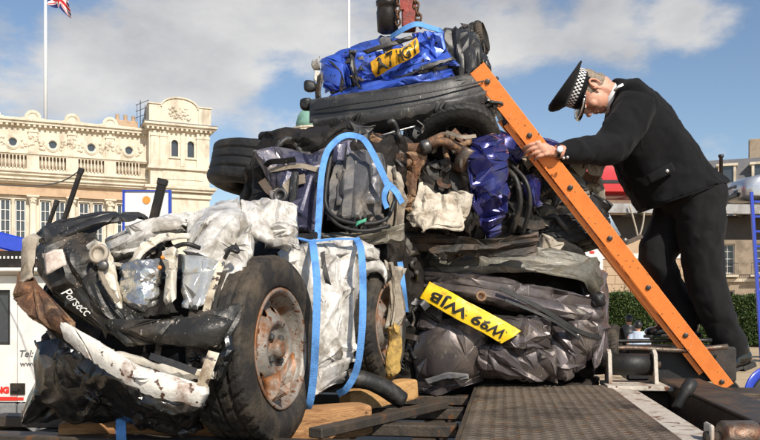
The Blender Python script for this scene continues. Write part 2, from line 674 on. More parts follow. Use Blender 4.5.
def tube(name, pts, r, mat, parent, seg=10, step=.02, world=True, smoothp=True, flat=1.0, jitter=0.0, seed=0):
    path = smooth_path(pts, step) if smoothp and len(pts) > 2 else np.array([tuple(p) for p in pts], dtype=float)
    t, X, Y = frames(path)
    n = len(path)
    if hasattr(r, '__len__'):
        rr = np.interp(np.linspace(0, 1, n), np.linspace(0, 1, len(r)), r)
    else:
        rr = np.full(n, float(r))
    a = np.linspace(0, 2 * math.pi, seg, endpoint=False)
    v = path[:, None] + rr[:, None, None] * (np.cos(a)[None, :, None] * X[:, None] + flat * np.sin(a)[None, :, None] * Y[:, None])
    v = v.reshape(-1, 3)
    if jitter:
        v = v + crumple(v, [(.05, jitter)], seed)
    f = []
    for i in range(n - 1):
        for k in range(seg):
            k2 = (k + 1) % seg
            f.append((i * seg + k, i * seg + k2, (i + 1) * seg + k2, (i + 1) * seg + k))
    f.append(tuple(range(seg))[::-1])
    f.append(tuple((n - 1) * seg + k for k in range(seg)))
    return mesh_obj(name, v, f, mat, parent, True, world)


def ribbon(name, pts, width, mat, parent, thick=.004, wdir=None, step=.015, twist=0.0):
    """a flat webbing band through world points"""
    path = smooth_path(pts, step)
    t = np.gradient(path, axis=0)
    t /= np.linalg.norm(t, axis=1, keepdims=True) + 1e-9
    ref = np.array(wdir if wdir is not None else (0, -1, .15), dtype=float)
    v = []
    n = len(path)
    for k in range(n):
        w = np.cross(t[k], ref)
        w /= np.linalg.norm(w) + 1e-9
        nn = np.cross(w, t[k])
        if twist:
            a = twist * math.sin(k * .23)
            w, nn = w * math.cos(a) + nn * math.sin(a), nn * math.cos(a) - w * math.sin(a)
        for sx, sn in ((-1, -1), (1, -1), (1, 1), (-1, 1)):
            v.append(path[k] + w * (sx * width / 2) + nn * (sn * thick / 2))
    f = []
    for k in range(n - 1):
        b = k * 4
        for q in range(4):
            q2 = (q + 1) % 4
            f.append((b + q, b + q2, b + 4 + q2, b + 4 + q))
    f += [(3, 2, 1, 0), ((n - 1) * 4, (n - 1) * 4 + 1, (n - 1) * 4 + 2, (n - 1) * 4 + 3)]
    return auto_smooth(mesh_obj(name, v, f, mat, parent, True, True), 50)


def text_mesh(txt, size, bold=0.0, ext=.001, shear=0.0, space=1.0):
    """verts, faces of lettering in its own XY plane, centred"""
    cu = bpy.data.curves.new('lettering', 'FONT')
    cu.body = txt
    cu.size = size
    cu.extrude = ext
    cu.offset = bold
    cu.shear = shear
    cu.space_character = space
    cu.align_x = 'CENTER'
    cu.align_y = 'CENTER'
    cu.resolution_u = 3
    o = bpy.data.objects.new('lettering', cu)
    COL.objects.link(o)
    dg = bpy.context.evaluated_depsgraph_get()
    me = bpy.data.meshes.new_from_object(o.evaluated_get(dg))
    v = np.array([tuple(x.co) for x in me.vertices])
    f = [tuple(p.vertices) for p in me.polygons]
    bpy.data.objects.remove(o)
    bpy.data.curves.remove(cu)
    bpy.data.meshes.remove(me)
    return v, f


# ------------------------------------------------------------------ materials
def new_mat(name):
    m = bpy.data.materials.new(name)
    m.use_nodes = True
    nt = m.node_tree
    b = nt.nodes['Principled BSDF']
    return m, nt, nt.nodes, nt.links, b


def ramp_(N, L, fac, a, b):
    mr = N.new('ShaderNodeMapRange')
    mr.inputs['From Min'].default_value = a
    mr.inputs['From Max'].default_value = b
    L.new(fac, mr.inputs['Value'])
    return mr.outputs[0]


def mixc(N, L, fac, a, b, mode='MIX'):
    n = N.new('ShaderNodeMix')
    n.data_type = 'RGBA'
    n.blend_type = mode
    for i, v in ((0, fac), (6, a), (7, b)):
        if hasattr(v, 'links') or hasattr(v, 'is_linked'):
            L.new(v, n.inputs[i])
        else:
            n.inputs[i].default_value = v if i == 0 else (*v, 1) if len(v) == 3 else v
    return n.outputs[2]


def noise_(N, L, vec, scale, det=5, rough=.6, dist=0.0):
    n = N.new('ShaderNodeTexNoise')
    n.inputs['Scale'].default_value = scale
    n.inputs['Detail'].default_value = det
    n.inputs['Roughness'].default_value = rough
    n.inputs['Distortion'].default_value = dist
    L.new(vec, n.inputs['Vector'])
    return n.outputs['Fac']


def surf(name, col, rough=.5, metal=0.0, coat=0.0, dirt=None, dirt_amt=.4, dirt_scale=6.0, spots=None, spot_amt=.0, spot_scale=25.0,
         wear=None, wear_lo=.53, wear_hi=.60, scratch=0.0, scratch_col=(.6, .6, .6), bump=.15, bump_scale=60.0, vary=.12, stretch=(1, 1, 1), sheen=0.0, spec=.5, rough_var=.15):
    """painted, rusted, dirty surface: base colour, broad grime, small chips, edge wear, scratches, fine relief"""
    m, nt, N, L, b = new_mat(name)
    tc = N.new('ShaderNodeTexCoord')
    mp = N.new('ShaderNodeMapping')
    mp.inputs['Scale'].default_value = stretch
    L.new(tc.outputs['Object'], mp.inputs['Vector'])
    V = mp.outputs[0]
    O = tc.outputs['Object']
    n1 = noise_(N, L, V, dirt_scale, 7, .65)
    n2 = noise_(N, L, V, dirt_scale * 5, 4, .6)
    lo = tuple(max(0, c * (1 - vary)) for c in col)
    hi = tuple(min(1, c * (1 + vary)) for c in col)
    c = mixc(N, L, ramp_(N, L, n2, .3, .7), lo, hi)
    rough_out = ramp_(N, L, n2, .2, .8)
    if dirt:
        f = ramp_(N, L, n1, .62 - dirt_amt * .3, .80 - dirt_amt * .3)
        c = mixc(N, L, f, c, dirt)
    if spots:
        n3 = noise_(N, L, O, spot_scale, 3, .55)
        c = mixc(N, L, ramp_(N, L, n3, .70 - spot_amt * .3, .73 - spot_amt * .3), c, spots)
    if scratch > 0:
        mp2 = N.new('ShaderNodeMapping')
        mp2.inputs['Scale'].default_value = (180, 180, 7)
        mp2.inputs['Rotation'].default_value = (.5, .8, .3)
        L.new(O, mp2.inputs['Vector'])
        n4 = noise_(N, L, mp2.outputs[0], 1.0, 2, .5)
        n5 = noise_(N, L, O, 9, 2, .5)
        mu = N.new('ShaderNodeMath')
        mu.operation = 'MULTIPLY'
        L.new(ramp_(N, L, n4, .66, .72), mu.inputs[0])
        L.new(ramp_(N, L, n5, .62 - scratch * .3, .75 - scratch * .3), mu.inputs[1])
        c = mixc(N, L, mu.outputs[0], c, scratch_col)
    if wear:
        g = N.new('ShaderNodeNewGeometry')
        ad = N.new('ShaderNodeMath')
        ad.operation = 'MULTIPLY_ADD'
        L.new(n2, ad.inputs[0])
        ad.inputs[1].default_value = .06
        L.new(g.outputs['Pointiness'], ad.inputs[2])
        c = mixc(N, L, ramp_(N, L, ad.outputs[0], wear_lo + .03, wear_hi + .03), c, wear)
    L.new(c, b.inputs['Base Color'])
    b.inputs['Metallic'].default_value = metal
    rm = N.new('ShaderNodeMath')
    rm.operation = 'MULTIPLY_ADD'
    L.new(n1, rm.inputs[0])
    rm.inputs[1].default_value = rough_var * 2
    rm.inputs[2].default_value = rough - rough_var
    rm.use_clamp = True
    L.new(rm.outputs[0], b.inputs['Roughness'])
    b.inputs['Coat Weight'].default_value = coat
    b.inputs['Coat Roughness'].default_value = .08
    b.inputs['Specular IOR Level'].default_value = spec
    if sheen:
        b.inputs['Sheen Weight'].default_value = sheen
    if bump:
        n6 = noise_(N, L, V, bump_scale, 4, .6)
        bp = N.new('ShaderNodeBump')
        bp.inputs['Strength'].default_value = bump
        bp.inputs['Distance'].default_value = .01
        L.new(n6, bp.inputs['Height'])
        L.new(bp.outputs[0], b.inputs['Normal'])
    return m


M = {}
RUST = (.16, .062, .025)
DUST = (.22, .175, .125)
M['white_paint'] = surf('white_paint', (.62, .60, .56), .34, 0, .35, dirt=(.28, .25, .21), dirt_amt=.50, dirt_scale=13, spots=(.14, .12, .10), spot_amt=.06, spot_scale=55, wear=(.16, .13, .105), wear_lo=.57, wear_hi=.66, scratch=.6, scratch_col=(.14, .12, .10), bump=.25, bump_scale=45)
M['cream_paint'] = surf('cream_paint', (.62, .55, .42), .42, 0, .2, dirt=(.22, .16, .10), dirt_amt=.5, dirt_scale=9, spots=(.06, .04, .03), spot_amt=.35, spot_scale=30, wear=(.7, .66, .58), bump=.2)
M['black_plastic'] = surf('black_plastic', (.018, .017, .015), .46, 0, .0, dirt=(.10, .078, .055), dirt_amt=.34, dirt_scale=6, scratch=.5, scratch_col=(.42, .38, .33), wear=(.15, .13, .11), wear_lo=.57, wear_hi=.68, spots=(.25, .21, .17), spot_amt=.12, spot_scale=40, bump=.3, bump_scale=40)
M['black_satin'] = surf('black_satin', (.022, .022, .023), .46, 0, .0, dirt=(.085, .075, .065), dirt_amt=.25, dirt_scale=5, scratch=.45, scratch_col=(.35, .33, .30), wear=(.12, .115, .11), wear_lo=.56, wear_hi=.66, bump=.12, bump_scale=80)
M['black_film'] = surf('black_film', (.010, .010, .010), .22, 0, .0, dirt=(.06, .05, .04), dirt_amt=.3, dirt_scale=5, bump=.5, bump_scale=14, spec=.7)
M['dark_metal'] = surf('dark_metal', (.026, .023, .020), .62, .2, .0, dirt=(.085, .055, .035), dirt_amt=.5, dirt_scale=8, wear=(.22, .19, .16), wear_lo=.55, wear_hi=.66, bump=.4, bump_scale=40)
M['grey_panel'] = surf('grey_panel', (.085, .085, .10), .42, .25, .15, dirt=(.20, .17, .14), dirt_amt=.42, dirt_scale=6, scratch=.5, scratch_col=(.5, .48, .45), wear=(.4, .37, .33), wear_lo=.555, wear_hi=.66, bump=.2)
M['indigo_panel'] = surf('indigo_panel', (.045, .045, .085), .42, .2, .3, dirt=(.16, .14, .13), dirt_amt=.36, dirt_scale=7, scratch=.5, scratch_col=(.5, .48, .45), wear=(.34, .30, .27), wear_lo=.56, wear_hi=.67, bump=.2)
M['graphite'] = surf('graphite', (.112, .095, .096), .41, .5, .25, dirt=(.19, .155, .13), dirt_amt=.42, dirt_scale=6, scratch=.35, scratch_col=(.55, .50, .46), wear=(.55, .5, .45), wear_lo=.575, wear_hi=.68, bump=.12, bump_scale=60)
M['graphite_dull'] = surf('graphite_dull', (.12, .115, .098), .5, .15, .05, dirt=(.19, .165, .12), dirt_amt=.5, dirt_scale=8, scratch=.5, scratch_col=(.4, .38, .33), wear=(.38, .34, .28), wear_lo=.56, wear_hi=.68, bump=.25)
M['blue_paint'] = surf('blue_paint', (.045, .11, .54), .32, .30, .35, dirt=(.03, .04, .12), dirt_amt=.3, dirt_scale=9, scratch=.35, scratch_col=(.5, .52, .6), spots=(.02, .02, .025), spot_amt=.2, spot_scale=28, wear=(.22, .30, .62), wear_lo=.57, wear_hi=.68, bump=.08)
M['navy_paint'] = surf('navy_paint', (.024, .026, .15), .28, .4, .6, dirt=(.05, .045, .06), dirt_amt=.35, dirt_scale=8, scratch=.35, scratch_col=(.5, .5, .55), wear=(.3, .29, .4), wear_lo=.58, wear_hi=.68, bump=.1)
M['rust'] = surf('rust', (.13, .062, .032), .75, .1, 0, dirt=(.045, .03, .024), dirt_amt=.55, dirt_scale=10, spots=(.26, .12, .05), spot_amt=.35, spot_scale=40, wear=(.30, .19, .11), bump=.6, bump_scale=70, vary=.35)
M['rusty_white'] = surf('rusty_white', (.70, .67, .61), .45, 0, .1, dirt=(.20, .085, .04), dirt_amt=.36, dirt_scale=13, spots=(.10, .05, .03), spot_amt=.28, spot_scale=35, bump=.3)
M['chrome_foil'] = surf('chrome_foil', (.62, .61, .58), .26, .9, 0, dirt=(.20, .175, .14), dirt_amt=.38, dirt_scale=12, bump=.5, bump_scale=30)
M['lens_glass'] = surf('lens_glass', (.50, .51, .50), .20, .45, .4, dirt=(.22, .2, .17), dirt_amt=.25, bump=.25, bump_scale=25)
M['tyre'] = surf('tyre', (.022, .020, .018), .72, 0, 0, dirt=(.085, .066, .046), dirt_amt=.55, dirt_scale=8, wear=(.09, .075, .06), wear_lo=.55, wear_hi=.66, bump=.35, bump_scale=90, spec=.35)
M['tyre_black'] = surf('tyre_black', (.014, .014, .0145), .62, 0, 0, dirt=(.045, .039, .032), dirt_amt=.35, dirt_scale=8, bump=.3, bump_scale=90, spec=.4)
M['rim_steel'] = surf('rim_steel', (.27, .25, .22), .55, .3, 0, dirt=(.19, .085, .035), dirt_amt=.56, dirt_scale=14, spots=(.13, .05, .02), spot_amt=.30, spot_scale=45, wear=(.33, .13, .045), wear_lo=.53, wear_hi=.60, bump=.3)
M['strap_blue'] = surf('strap_blue', (.12, .34, .76), .75, 0, 0, dirt=(.07, .20, .48), dirt_amt=.46, dirt_scale=16, bump=.4, bump_scale=260, vary=.1)
M['hose'] = surf('hose', (.014, .0135, .013), .5, 0, 0, dirt=(.06, .05, .04), dirt_amt=.4, dirt_scale=15, bump=.2)
M['cloth_dirty'] = surf('cloth_dirty', (.58, .52, .43), .85, 0, 0, dirt=(.26, .20, .14), dirt_amt=.45, dirt_scale=14, bump=.5, bump_scale=60, spec=.2)
M['foam_yellow'] = surf('foam_yellow', (.50, .33, .10), .9, 0, 0, dirt=(.20, .13, .06), dirt_amt=.5, dirt_scale=18, bump=.6, bump_scale=50, spec=.1)
M['trim_grey'] = surf('trim_grey', (.082, .082, .09), .6, 0, 0, dirt=(.21, .185, .155), dirt_amt=.42, dirt_scale=6, wear=(.3, .28, .25), wear_lo=.56, wear_hi=.66, bump=.25)
M['trim_tan'] = surf('trim_tan', (.27, .225, .17), .75, 0, 0, dirt=(.09, .075, .06), dirt_amt=.5, dirt_scale=9, wear=(.42, .37, .30), bump=.4)
M['plate_yellow'] = surf('plate_yellow', (.90, .58, .015), .33, 0, .4, dirt=(.45, .26, .02), dirt_amt=.26, dirt_scale=16, spots=(.12, .08, .02), spot_amt=.12, spot_scale=70, bump=.1, vary=.05)
M['plate_orange'] = surf('plate_orange', (.78, .40, .012), .35, 0, .4, dirt=(.32, .16, .02), dirt_amt=.34, dirt_scale=18, bump=.1, vary=.05)
M['plate_black'] = surf('plate_black', (.012, .011, .010), .45, 0, 0, bump=0, dirt=(.12, .09, .03), dirt_amt=.15, dirt_scale=60)
M['marker_white'] = surf('marker_white', (.62, .60, .57), .7, bump=0)
M['sticker'] = surf('sticker', (.66, .57, .50), .7, dirt=(.35, .24, .19), dirt_amt=.4, dirt_scale=25, bump=.2)
M['wood'] = surf('wood', (.40, .215, .095), .75, 0, 0, dirt=(.22, .105, .045), dirt_amt=.48, dirt_scale=2.2, stretch=(2, 14, 20), spots=(.11, .055, .03), spot_amt=.10, spot_scale=14, bump=.5, bump_scale=12, vary=.18, spec=.25)
M['wood_pale'] = surf('wood_pale', (.52, .30, .12), .75, 0, 0, dirt=(.32, .17, .07), dirt_amt=.4, dirt_scale=2.5, stretch=(2, 14, 20), bump=.4, bump_scale=12, spec=.25)
M['deck_steel'] = surf('deck_steel', (.062, .052, .043), .55, .35, 0, dirt=(.12, .085, .055), dirt_amt=.5, dirt_scale=5, spots=(.16, .075, .035), spot_amt=.25, spot_scale=22, bump=.4, bump_scale=50)
M['tread_steel'] = surf('tread_steel', (.17, .135, .10), .50, .35, 0, dirt=(.045, .035, .027), dirt_amt=.50, dirt_scale=3.2, spots=(.15, .085, .045), spot_amt=.28, spot_scale=16, bump=.3, bump_scale=60)
M['worn_white_steel'] = surf('worn_white_steel', (.52, .47, .40), .6, 0, 0, dirt=(.22, .12, .065), dirt_amt=.42, dirt_scale=9, spots=(.13, .05, .025), spot_amt=.26, spot_scale=24, bump=.3)
M['roller_steel'] = surf('roller_steel', (.16, .13, .105), .45, .6, 0, dirt=(.12, .055, .03), dirt_amt=.5, dirt_scale=16, bump=.3)
M['rubber'] = surf('rubber', (.012, .012, .012), .55, dirt=(.05, .042, .035), dirt_amt=.3, bump=.15)
M['orange_paint'] = surf('orange_paint', (.95, .275, .06), .42, 0, .25, dirt=(.82, .21, .04), dirt_amt=.32, dirt_scale=9, spots=(.25, .10, .04), spot_amt=.12, spot_scale=60, scratch=.3, scratch_col=(.85, .55, .38), bump=.08, vary=.06)
M['bolt_grey'] = surf('bolt_grey', (.12, .115, .11), .45, .7, bump=.1)
M['rung_metal'] = surf('rung_metal', (.55, .54, .52), .35, .9, bump=.1)
M['chain_rust'] = surf('chain_rust', (.15, .075, .04), .65, .4, dirt=(.05, .035, .025), dirt_amt=.5, dirt_scale=20, bump=.4)
M['crane_red'] = surf('crane_red', (.30, .035, .022), .5, 0, .1, dirt=(.10, .03, .02), dirt_amt=.5, dirt_scale=10, bump=.3)
M['crane_black'] = surf('crane_black', (.02, .017, .015), .4, .3, 0, dirt=(.07, .05, .035), dirt_amt=.5, dirt_scale=9, bump=.2)
M['ram_chrome'] = surf('ram_chrome', (.55, .5, .46), .2, 1, bump=.03)
M['navy_cloth'] = surf('navy_cloth', (.0085, .0087, .0100), .92, 0, 0, bump=.25, bump_scale=300, vary=.15, sheen=.04, spec=.15)
M['stone'] = surf('stone', (.66, .595, .48), .85, dirt=(.43, .37, .285), dirt_amt=.44, dirt_scale=1.1, stretch=(1, 1, .4), bump=.25, bump_scale=4, vary=.08, spec=.2)
M['stone_dark'] = surf('stone_dark', (.36, .29, .215), .85, dirt=(.22, .175, .13), dirt_amt=.5, dirt_scale=.8, bump=.2, bump_scale=3, vary=.08, spec=.2)
M['stone_warm'] = surf('stone_warm', (.50, .36, .24), .85, dirt=(.36, .25, .16), dirt_amt=.4, dirt_scale=.7, bump=.2, bump_scale=3, vary=.06, spec=.2)
M['brick_red'] = surf('brick_red', (.30, .105, .055), .85, bump=.2, bump_scale=6)
M['glass_dark'] = surf('glass_dark', (.045, .055, .065), .12, 0, 0, bump=.04, bump_scale=.5, spec=.8)
M['glass_blue'] = surf('glass_blue', (.02, .035, .075), .06, 0, 0, bump=0, spec=.9)
M['sash_white'] = surf('sash_white', (.74, .72, .68), .5, bump=0)
M['lead_roof'] = surf('lead_roof', (.20, .205, .21), .6, .1, dirt=(.13, .13, .135), dirt_amt=.5, dirt_scale=.8, bump=.2, bump_scale=4)
M['slate'] = surf('slate', (.11, .11, .12), .65, dirt=(.16, .15, .14), dirt_amt=.4, dirt_scale=1.5, bump=.3, bump_scale=5)
M['copper_green'] = surf('copper_green', (.19, .36, .29), .7, dirt=(.11, .23, .19), dirt_amt=.4, dirt_scale=1.2, bump=.2, bump_scale=3)
M['pole_white'] = surf('pole_white', (.80, .79, .76), .4, bump=0)
M['truck_white'] = surf('truck_white', (.74, .73, .70), .3, 0, .5, dirt=(.60, .57, .51), dirt_amt=.35, dirt_scale=2, bump=.03)
M['truck_blue'] = surf('truck_blue', (.012, .045, .42), .35, 0, .4, bump=.05)
M['sign_red'] = surf('sign_red', (.66, .03, .02), .4, bump=0)
M['print_grey'] = surf('print_grey', (.10, .10, .10), .5, bump=0)
M['sign_orange'] = surf('sign_orange', (.90, .27, .04), .5, bump=0)
M['grey_trim'] = surf('grey_trim', (.20, .205, .21), .55, dirt=(.13, .125, .12), dirt_amt=.4, bump=.1)
M['car_red'] = surf('car_red', (.52, .010, .012), .3, 0, .7, bump=0)
M['car_silver'] = surf('car_silver', (.50, .52, .55), .28, .6, .6, bump=0)
M['car_black'] = surf('car_black', (.015, .015, .016), .4, bump=.05)
M['lamp_clear'] = surf('lamp_clear', (.7, .72, .74), .1, .3, .6, bump=0)
M['transporter_grey'] = surf('transporter_grey', (.33, .33, .33), .5, .2, dirt=(.16, .14, .12), dirt_amt=.5, dirt_scale=2, bump=.15)
M['transporter_dark'] = surf('transporter_dark', (.045, .038, .032), .6, .2, dirt=(.08, .06, .045), dirt_amt=.5, dirt_scale=2, bump=.2)
M['gravel'] = surf('gravel', (.47, .36, .235), .9, dirt=(.36, .27, .175), dirt_amt=.45, dirt_scale=.4, spots=(.25, .19, .13), spot_amt=.25, spot_scale=30, bump=.6, bump_scale=45, spec=.2)
# ------------------------------------------------------------------ the parade ground
def build_ground():
    n = 60
    t = np.sign(np.linspace(-1, 1, n)) * np.abs(np.linspace(-1, 1, n)) ** 3 * 900
    X, Y = np.meshgrid(t, t + 20)
    v = np.stack([X, Y, np.zeros_like(X)], -1).reshape(-1, 3)
    i = np.arange(n * n).reshape(n, n)
    f = np.stack([i[:-1, :-1], i[:-1, 1:], i[1:, 1:], i[1:, :-1]], -1).reshape(-1, 4)
    tag(mesh_obj('ground', v, f, M['gravel'], None, False), 'pale sandy gravel parade ground', kind='structure')


build_ground()


# ------------------------------------------------------------------ stone palace on the left
def arc_pts(cx, cz, r, a0, a1, n):
    return [(cx + r * math.cos(R(a0 + (a1 - a0) * k / n)), cz + r * math.sin(R(a0 + (a1 - a0) * k / n))) for k in range(n + 1)]


def extrude_xz(mb, poly, y0, y1):
    """closed polygon in x,z extruded between y0 (front) and y1"""
    n = len(poly)
    v = [(x, y0, z) for x, z in poly] + [(x, y1, z) for x, z in poly]
    f = [tuple(range(n)), tuple(range(n, 2 * n))[::-1]]
    f += [(k, n + k, n + (k + 1) % n, (k + 1) % n) for k in range(n)]
    return mb.add(v, f)


def ring_xz(mb, cx, cz, r0, r1, y0, y1, n=20, sx=1.0, sz=1.0):
    v, f = [], []
    for k in range(n):
        a = 2 * math.pi * k / n
        for r, y in ((r0, y0), (r1, y0), (r1, y1), (r0, y1)):
            v.append((cx + sx * r * math.cos(a), y, cz + sz * r * math.sin(a)))
    for k in range(n):
        k2 = (k + 1) % n
        for q in range(4):
            q2 = (q + 1) % 4
            f.append((k * 4 + q, k * 4 + q2, k2 * 4 + q2, k2 * 4 + q))
    return mb.add(v, f)


def wall_with_holes(mb, x0, x1, z0, z1, y0, y1, holes):
    """wall slab with rectangular openings (x0,x1,z0,z1), made of boxes"""
    xs = sorted({x0, x1, *[h[0] for h in holes], *[h[1] for h in holes]})
    zs = sorted({z0, z1, *[h[2] for h in holes], *[h[3] for h in holes]})
    for a, b in zip(xs[:-1], xs[1:]):
        run = None
        for c, d in zip(zs[:-1], zs[1:]):
            mx, mz = (a + b) / 2, (c + d) / 2
            hole = any(h[0] < mx < h[1] and h[2] < mz < h[3] for h in holes)
            if not hole:
                run = (run[0], d) if run else (c, d)
            if hole and run:
                mb.box(a, b, y0, y1, run[0], run[1])
                run = None
        if run:
            mb.box(a, b, y0, y1, run[0], run[1])
    return mb


def sash_window(parent, x0, x1, z0, z1, y, cols=2, rows=4, fw=.07):
    w = MB()
    w.box(x0, x1, y - .04, y + .04, z0, z0 + fw).box(x0, x1, y - .04, y + .04, z1 - fw, z1)
    w.box(x0, x0 + fw, y - .04, y + .04, z0 + fw, z1 - fw).box(x1 - fw, x1, y - .04, y + .04, z0 + fw, z1 - fw)
    for c in range(1, cols):
        x = x0 + (x1 - x0) * c / cols
        w.box(x - .02, x + .02, y - .03, y + .03, z0 + fw, z1 - fw)
    for r in range(1, rows):
        z = z0 + (z1 - z0) * r / rows
        w.box(x0 + fw, x1 - fw, y - .032, y + .032, z - .02, z + .02)
    o = w.build('window', M['sash_white'], parent)
    MB().box(x0 + fw * .5, x1 - fw * .5, y + .042, y + .06, z0 + fw * .5, z1 - fw * .5).build('pane', M['glass_dark'], o)
    return o


def carving(mb, cx, cz, w, h, y, seed, n=14):
    """lumpy relief carving out of small faceted bosses"""
    rnd = random.Random(seed)
    for _ in range(n):
        x, z = cx + rnd.uniform(-w, w) / 2, cz + rnd.uniform(-h, h) / 2
        r = rnd.uniform(.06, .16)
        mb.lathe([(r, 0), (r * .8, r * .5), (r * .3, r * .8)], 7, (x, y, z), (rnd.uniform(-.4, .4), -1, rnd.uniform(-.4, .4)))


def build_palace():
    b = empty('stone_palace', (-20.25, 60, 0), R(23.8))
    tag(b, 'long cream stone palace with round windows, balustrades and a corner tower at left', 'building')
    B = 2.65
    pil = [0 - B * k for k in range(0, 7)]
    mids = [1.36] + [p - B / 2 for p in pil]
    xl = pil[-1] - 1.0
    xt = 2.8                                   # the tower starts here
    # attic wall with rectangular recess behind each round window
    w = MB()
    holes = [(m - .36, m + .36, 13.05, 13.77) for m in mids]
    wall_with_holes(w, xl, xt, 12.62, 14.55, 0, .6, holes)
    low = []
    for m in mids:
        low += [(m - .86, m - .14, 6.3, 9.35), (m + .14, m + .86, 6.3, 9.35)]
    wall_with_holes(w, xl, xt, 0, 9.6, .15, .7, low)
    w.box(xl, xt, .25, .8, 11.6, 12.6)
    w.box(xl, xt, .8, 9, 0, 14.4)
    w.build('wall', M['stone'], b)
    # cornice with dentils
    c = MB().box(xl, xt, -.38, .5, 14.72, 14.92).box(xl, xt, -.5, .5, 14.922, 15.05).box(xl, xt, -.16, .5, 14.552, 14.718)
    x = xl + .1
    while x < xt - .2:
        c.box(x, x + .16, -.34, -.162, 14.56, 14.716)
        x += .36
    c.build('cornice', M['stone'], b)
    MB().box(xl, xt, -.1, .45, 15.052, 15.2).build('blocking_course', M['stone'], b)
    MB().add([(xl, .3, 15.21), (xt, .3, 15.21), (xt, 6, 16.0), (xl, 6, 16.0), (xl, 6, 15.1), (xt, 6, 15.1), (xt, .3, 15.1), (xl, .3, 15.1)],
             [(0, 1, 2, 3), (4, 5, 6, 7), (0, 3, 4, 7), (1, 6, 5, 2), (0, 7, 6, 1), (2, 5, 4, 3)]).build('roof', M['lead_roof'], b)
    # string courses
    s = MB().box(xl, xt, -.18, .3, 12.602, 12.70).box(xl, xt, -.1, .3, 12.50, 12.6)
    s.box(xl, xt, -.25, .3, 11.30, 11.42).box(xl, xt, -.12, .3, 11.1, 11.298).box(xl, xt, 0.03, .3, 11.42, 11.60)
    s.build('string_course', M['stone'], b)
    s = MB().box(xl, xt, -.55, .35, 10.72, 10.86).box(xl, xt, -.42, .35, 10.56, 10.718).box(xl, xt, -.2, .35, 10.42, 10.558)
    s.build('entablature', M['stone'], b)
    MB().box(xl, xt, -.02, .3, 9.98, 10.418).build('frieze', M['stone_warm'], b)
    MB().box(xl, xt, -.1, .3, 9.62, 9.978).build('architrave', M['stone_warm'], b)
    MB().box(xl, xt, .1, .3, 10.862, 11.098).build('plinth_band', M['stone'], b)
    for k, p in enumerate(pil):
        q = MB().box(p - .42, p + .42, -.10, .05, 11.43, 12.49).box(p - .30, p + .30, -.12, .02, 12.71, 14.54)
        q.box(p - .36, p + .36, -.17, .02, 14.2, 14.34).box(p - .36, p + .36, -.16, .02, 12.712, 12.85)
        carving(q, p, 13.6, .5, .75, -.12, k, 16)
        q.build('pilaster', M['stone'], b)
        poly = [(p - .62, 15.2)] + arc_pts(p, 15.2, .50, 180, 0, 12)[0:0] + arc_pts(p, 15.22, .55, 180, 0, 14) + [(p + .62, 15.2)]
        q = extrude_xz(MB(), poly, -.30, .35)
        ring_xz(q, p, 15.22, .33, .45, -.36, -.3, 18)
        q.box(p - .75, p + .75, -.34, .3, 15.054, 15.198)
        q.build('segmental_crest', M['stone'], b)
        # column with capital below
        q = MB().lathe([(.30, 6.0), (.30, 6.2), (.265, 6.25), (.24, 9.0), (.24, 9.05), (.27, 9.08), (.25, 9.12), (.34, 9.4), (.38, 9.5)], 14, (p, -.08, 0))
        q.box(p - .42, p + .42, -.5, .2, 9.5, 9.612)
        carving(q, p, 9.27, .5, .28, -.33, k + 40, 9)
        auto_smooth(q.build('column', M['stone'], b), 40)
    for k, m in enumerate(mids):
        q = MB()
        ring_xz(q, m, 13.41, .30, .44, -.10, .12, 24, 1.0, 1.05)
        ring_xz(q, m, 13.41, .44, .52, -.05, .1, 24, 1.0, 1.05)
        fr = q.build('round_window', M['stone'], b)
        v = MB()
        ring_xz(v, m, 13.41, .26, .30, .02, .1, 24, 1, 1.05)
        v.build('frame', M['sash_white'], fr)
        MB().lathe([(.28, 0), (.28, .02)], 24, (m, .1, 13.41), (0, 1, 0)).build('pane', M['glass_dark'], fr)
        # filling plate round the circle
        pl = MB()
        n = 24
        ang = [2 * math.pi * i / n + math.pi / 4 for i in range(n)]
        vv, ff = [], []
        for a in ang:
            cx_, cz_ = math.cos(a), math.sin(a)
            sc = .37 / max(abs(cx_), abs(cz_))
            vv += [(m + .31 * cx_, .05, 13.41 + .31 * cz_), (m + sc * cx_, .05, 13.41 + sc * cz_)]
        for i in range(n):
            j = (i + 1) % n
            ff.append((2 * i, 2 * i + 1, 2 * j + 1, 2 * j))
        pl.add(vv, ff)
        pl.build('surround', M['stone'], fr)
        for sx in (-.72, .72):
            q = MB()
            carving(q, m + sx, 13.4, .34, .7, .0, k + int(80 + sx * 20), 10)
            q.build('carved_panel', M['stone'], b)
        q = MB()
        for i in range(7):
            x = m - .72 + i * .24
            q.lathe([(.05, 11.6), (.05, 11.66), (.035, 11.7), (.085, 11.92), (.04, 12.3), (.06, 12.42), (.06, 12.5)], 8, (x, -.02, 0))
        q.build('balustrade', M['stone'], b)
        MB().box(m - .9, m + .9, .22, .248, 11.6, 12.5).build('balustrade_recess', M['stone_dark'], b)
        for x0, x1 in ((m - .84, m - .16), (m + .16, m + .84)):
            sash_window(b, x0, x1, 6.3, 9.3, .34)
        MB().box(m - .92, m + .92, -.05, .14, 6.0, 6.28).build('window_sill', M['stone'], b)
        q = MB().lathe([(.13, 6.3), (.10, 6.4), (.09, 9.0), (.13, 9.2), (.15, 9.34)], 10, (m, .0, 0))
        q.build('mullion_column', M['stone'], b)
        MB().box(m - .95, m + .95, -.02, .146, 5.2, 5.98).build('brick_apron', M['brick_red'], b)
    # ---- corner tower, standing proud
    x0, x1, yf = xt, 7.25, -1.0
    t = MB()
    hs = [(4.35, 4.85, 13.05, 14.3), (5.55, 6.05, 13.05, 14.3)]
    wall_with_holes(t, x0, x1, 10.9, 14.95, yf, yf + .5, hs)
    t.box(x0, x1, yf + .5, 8, 10.9, 14.95)
    t.box(x0, x1, yf, 8, 0, 9.7)
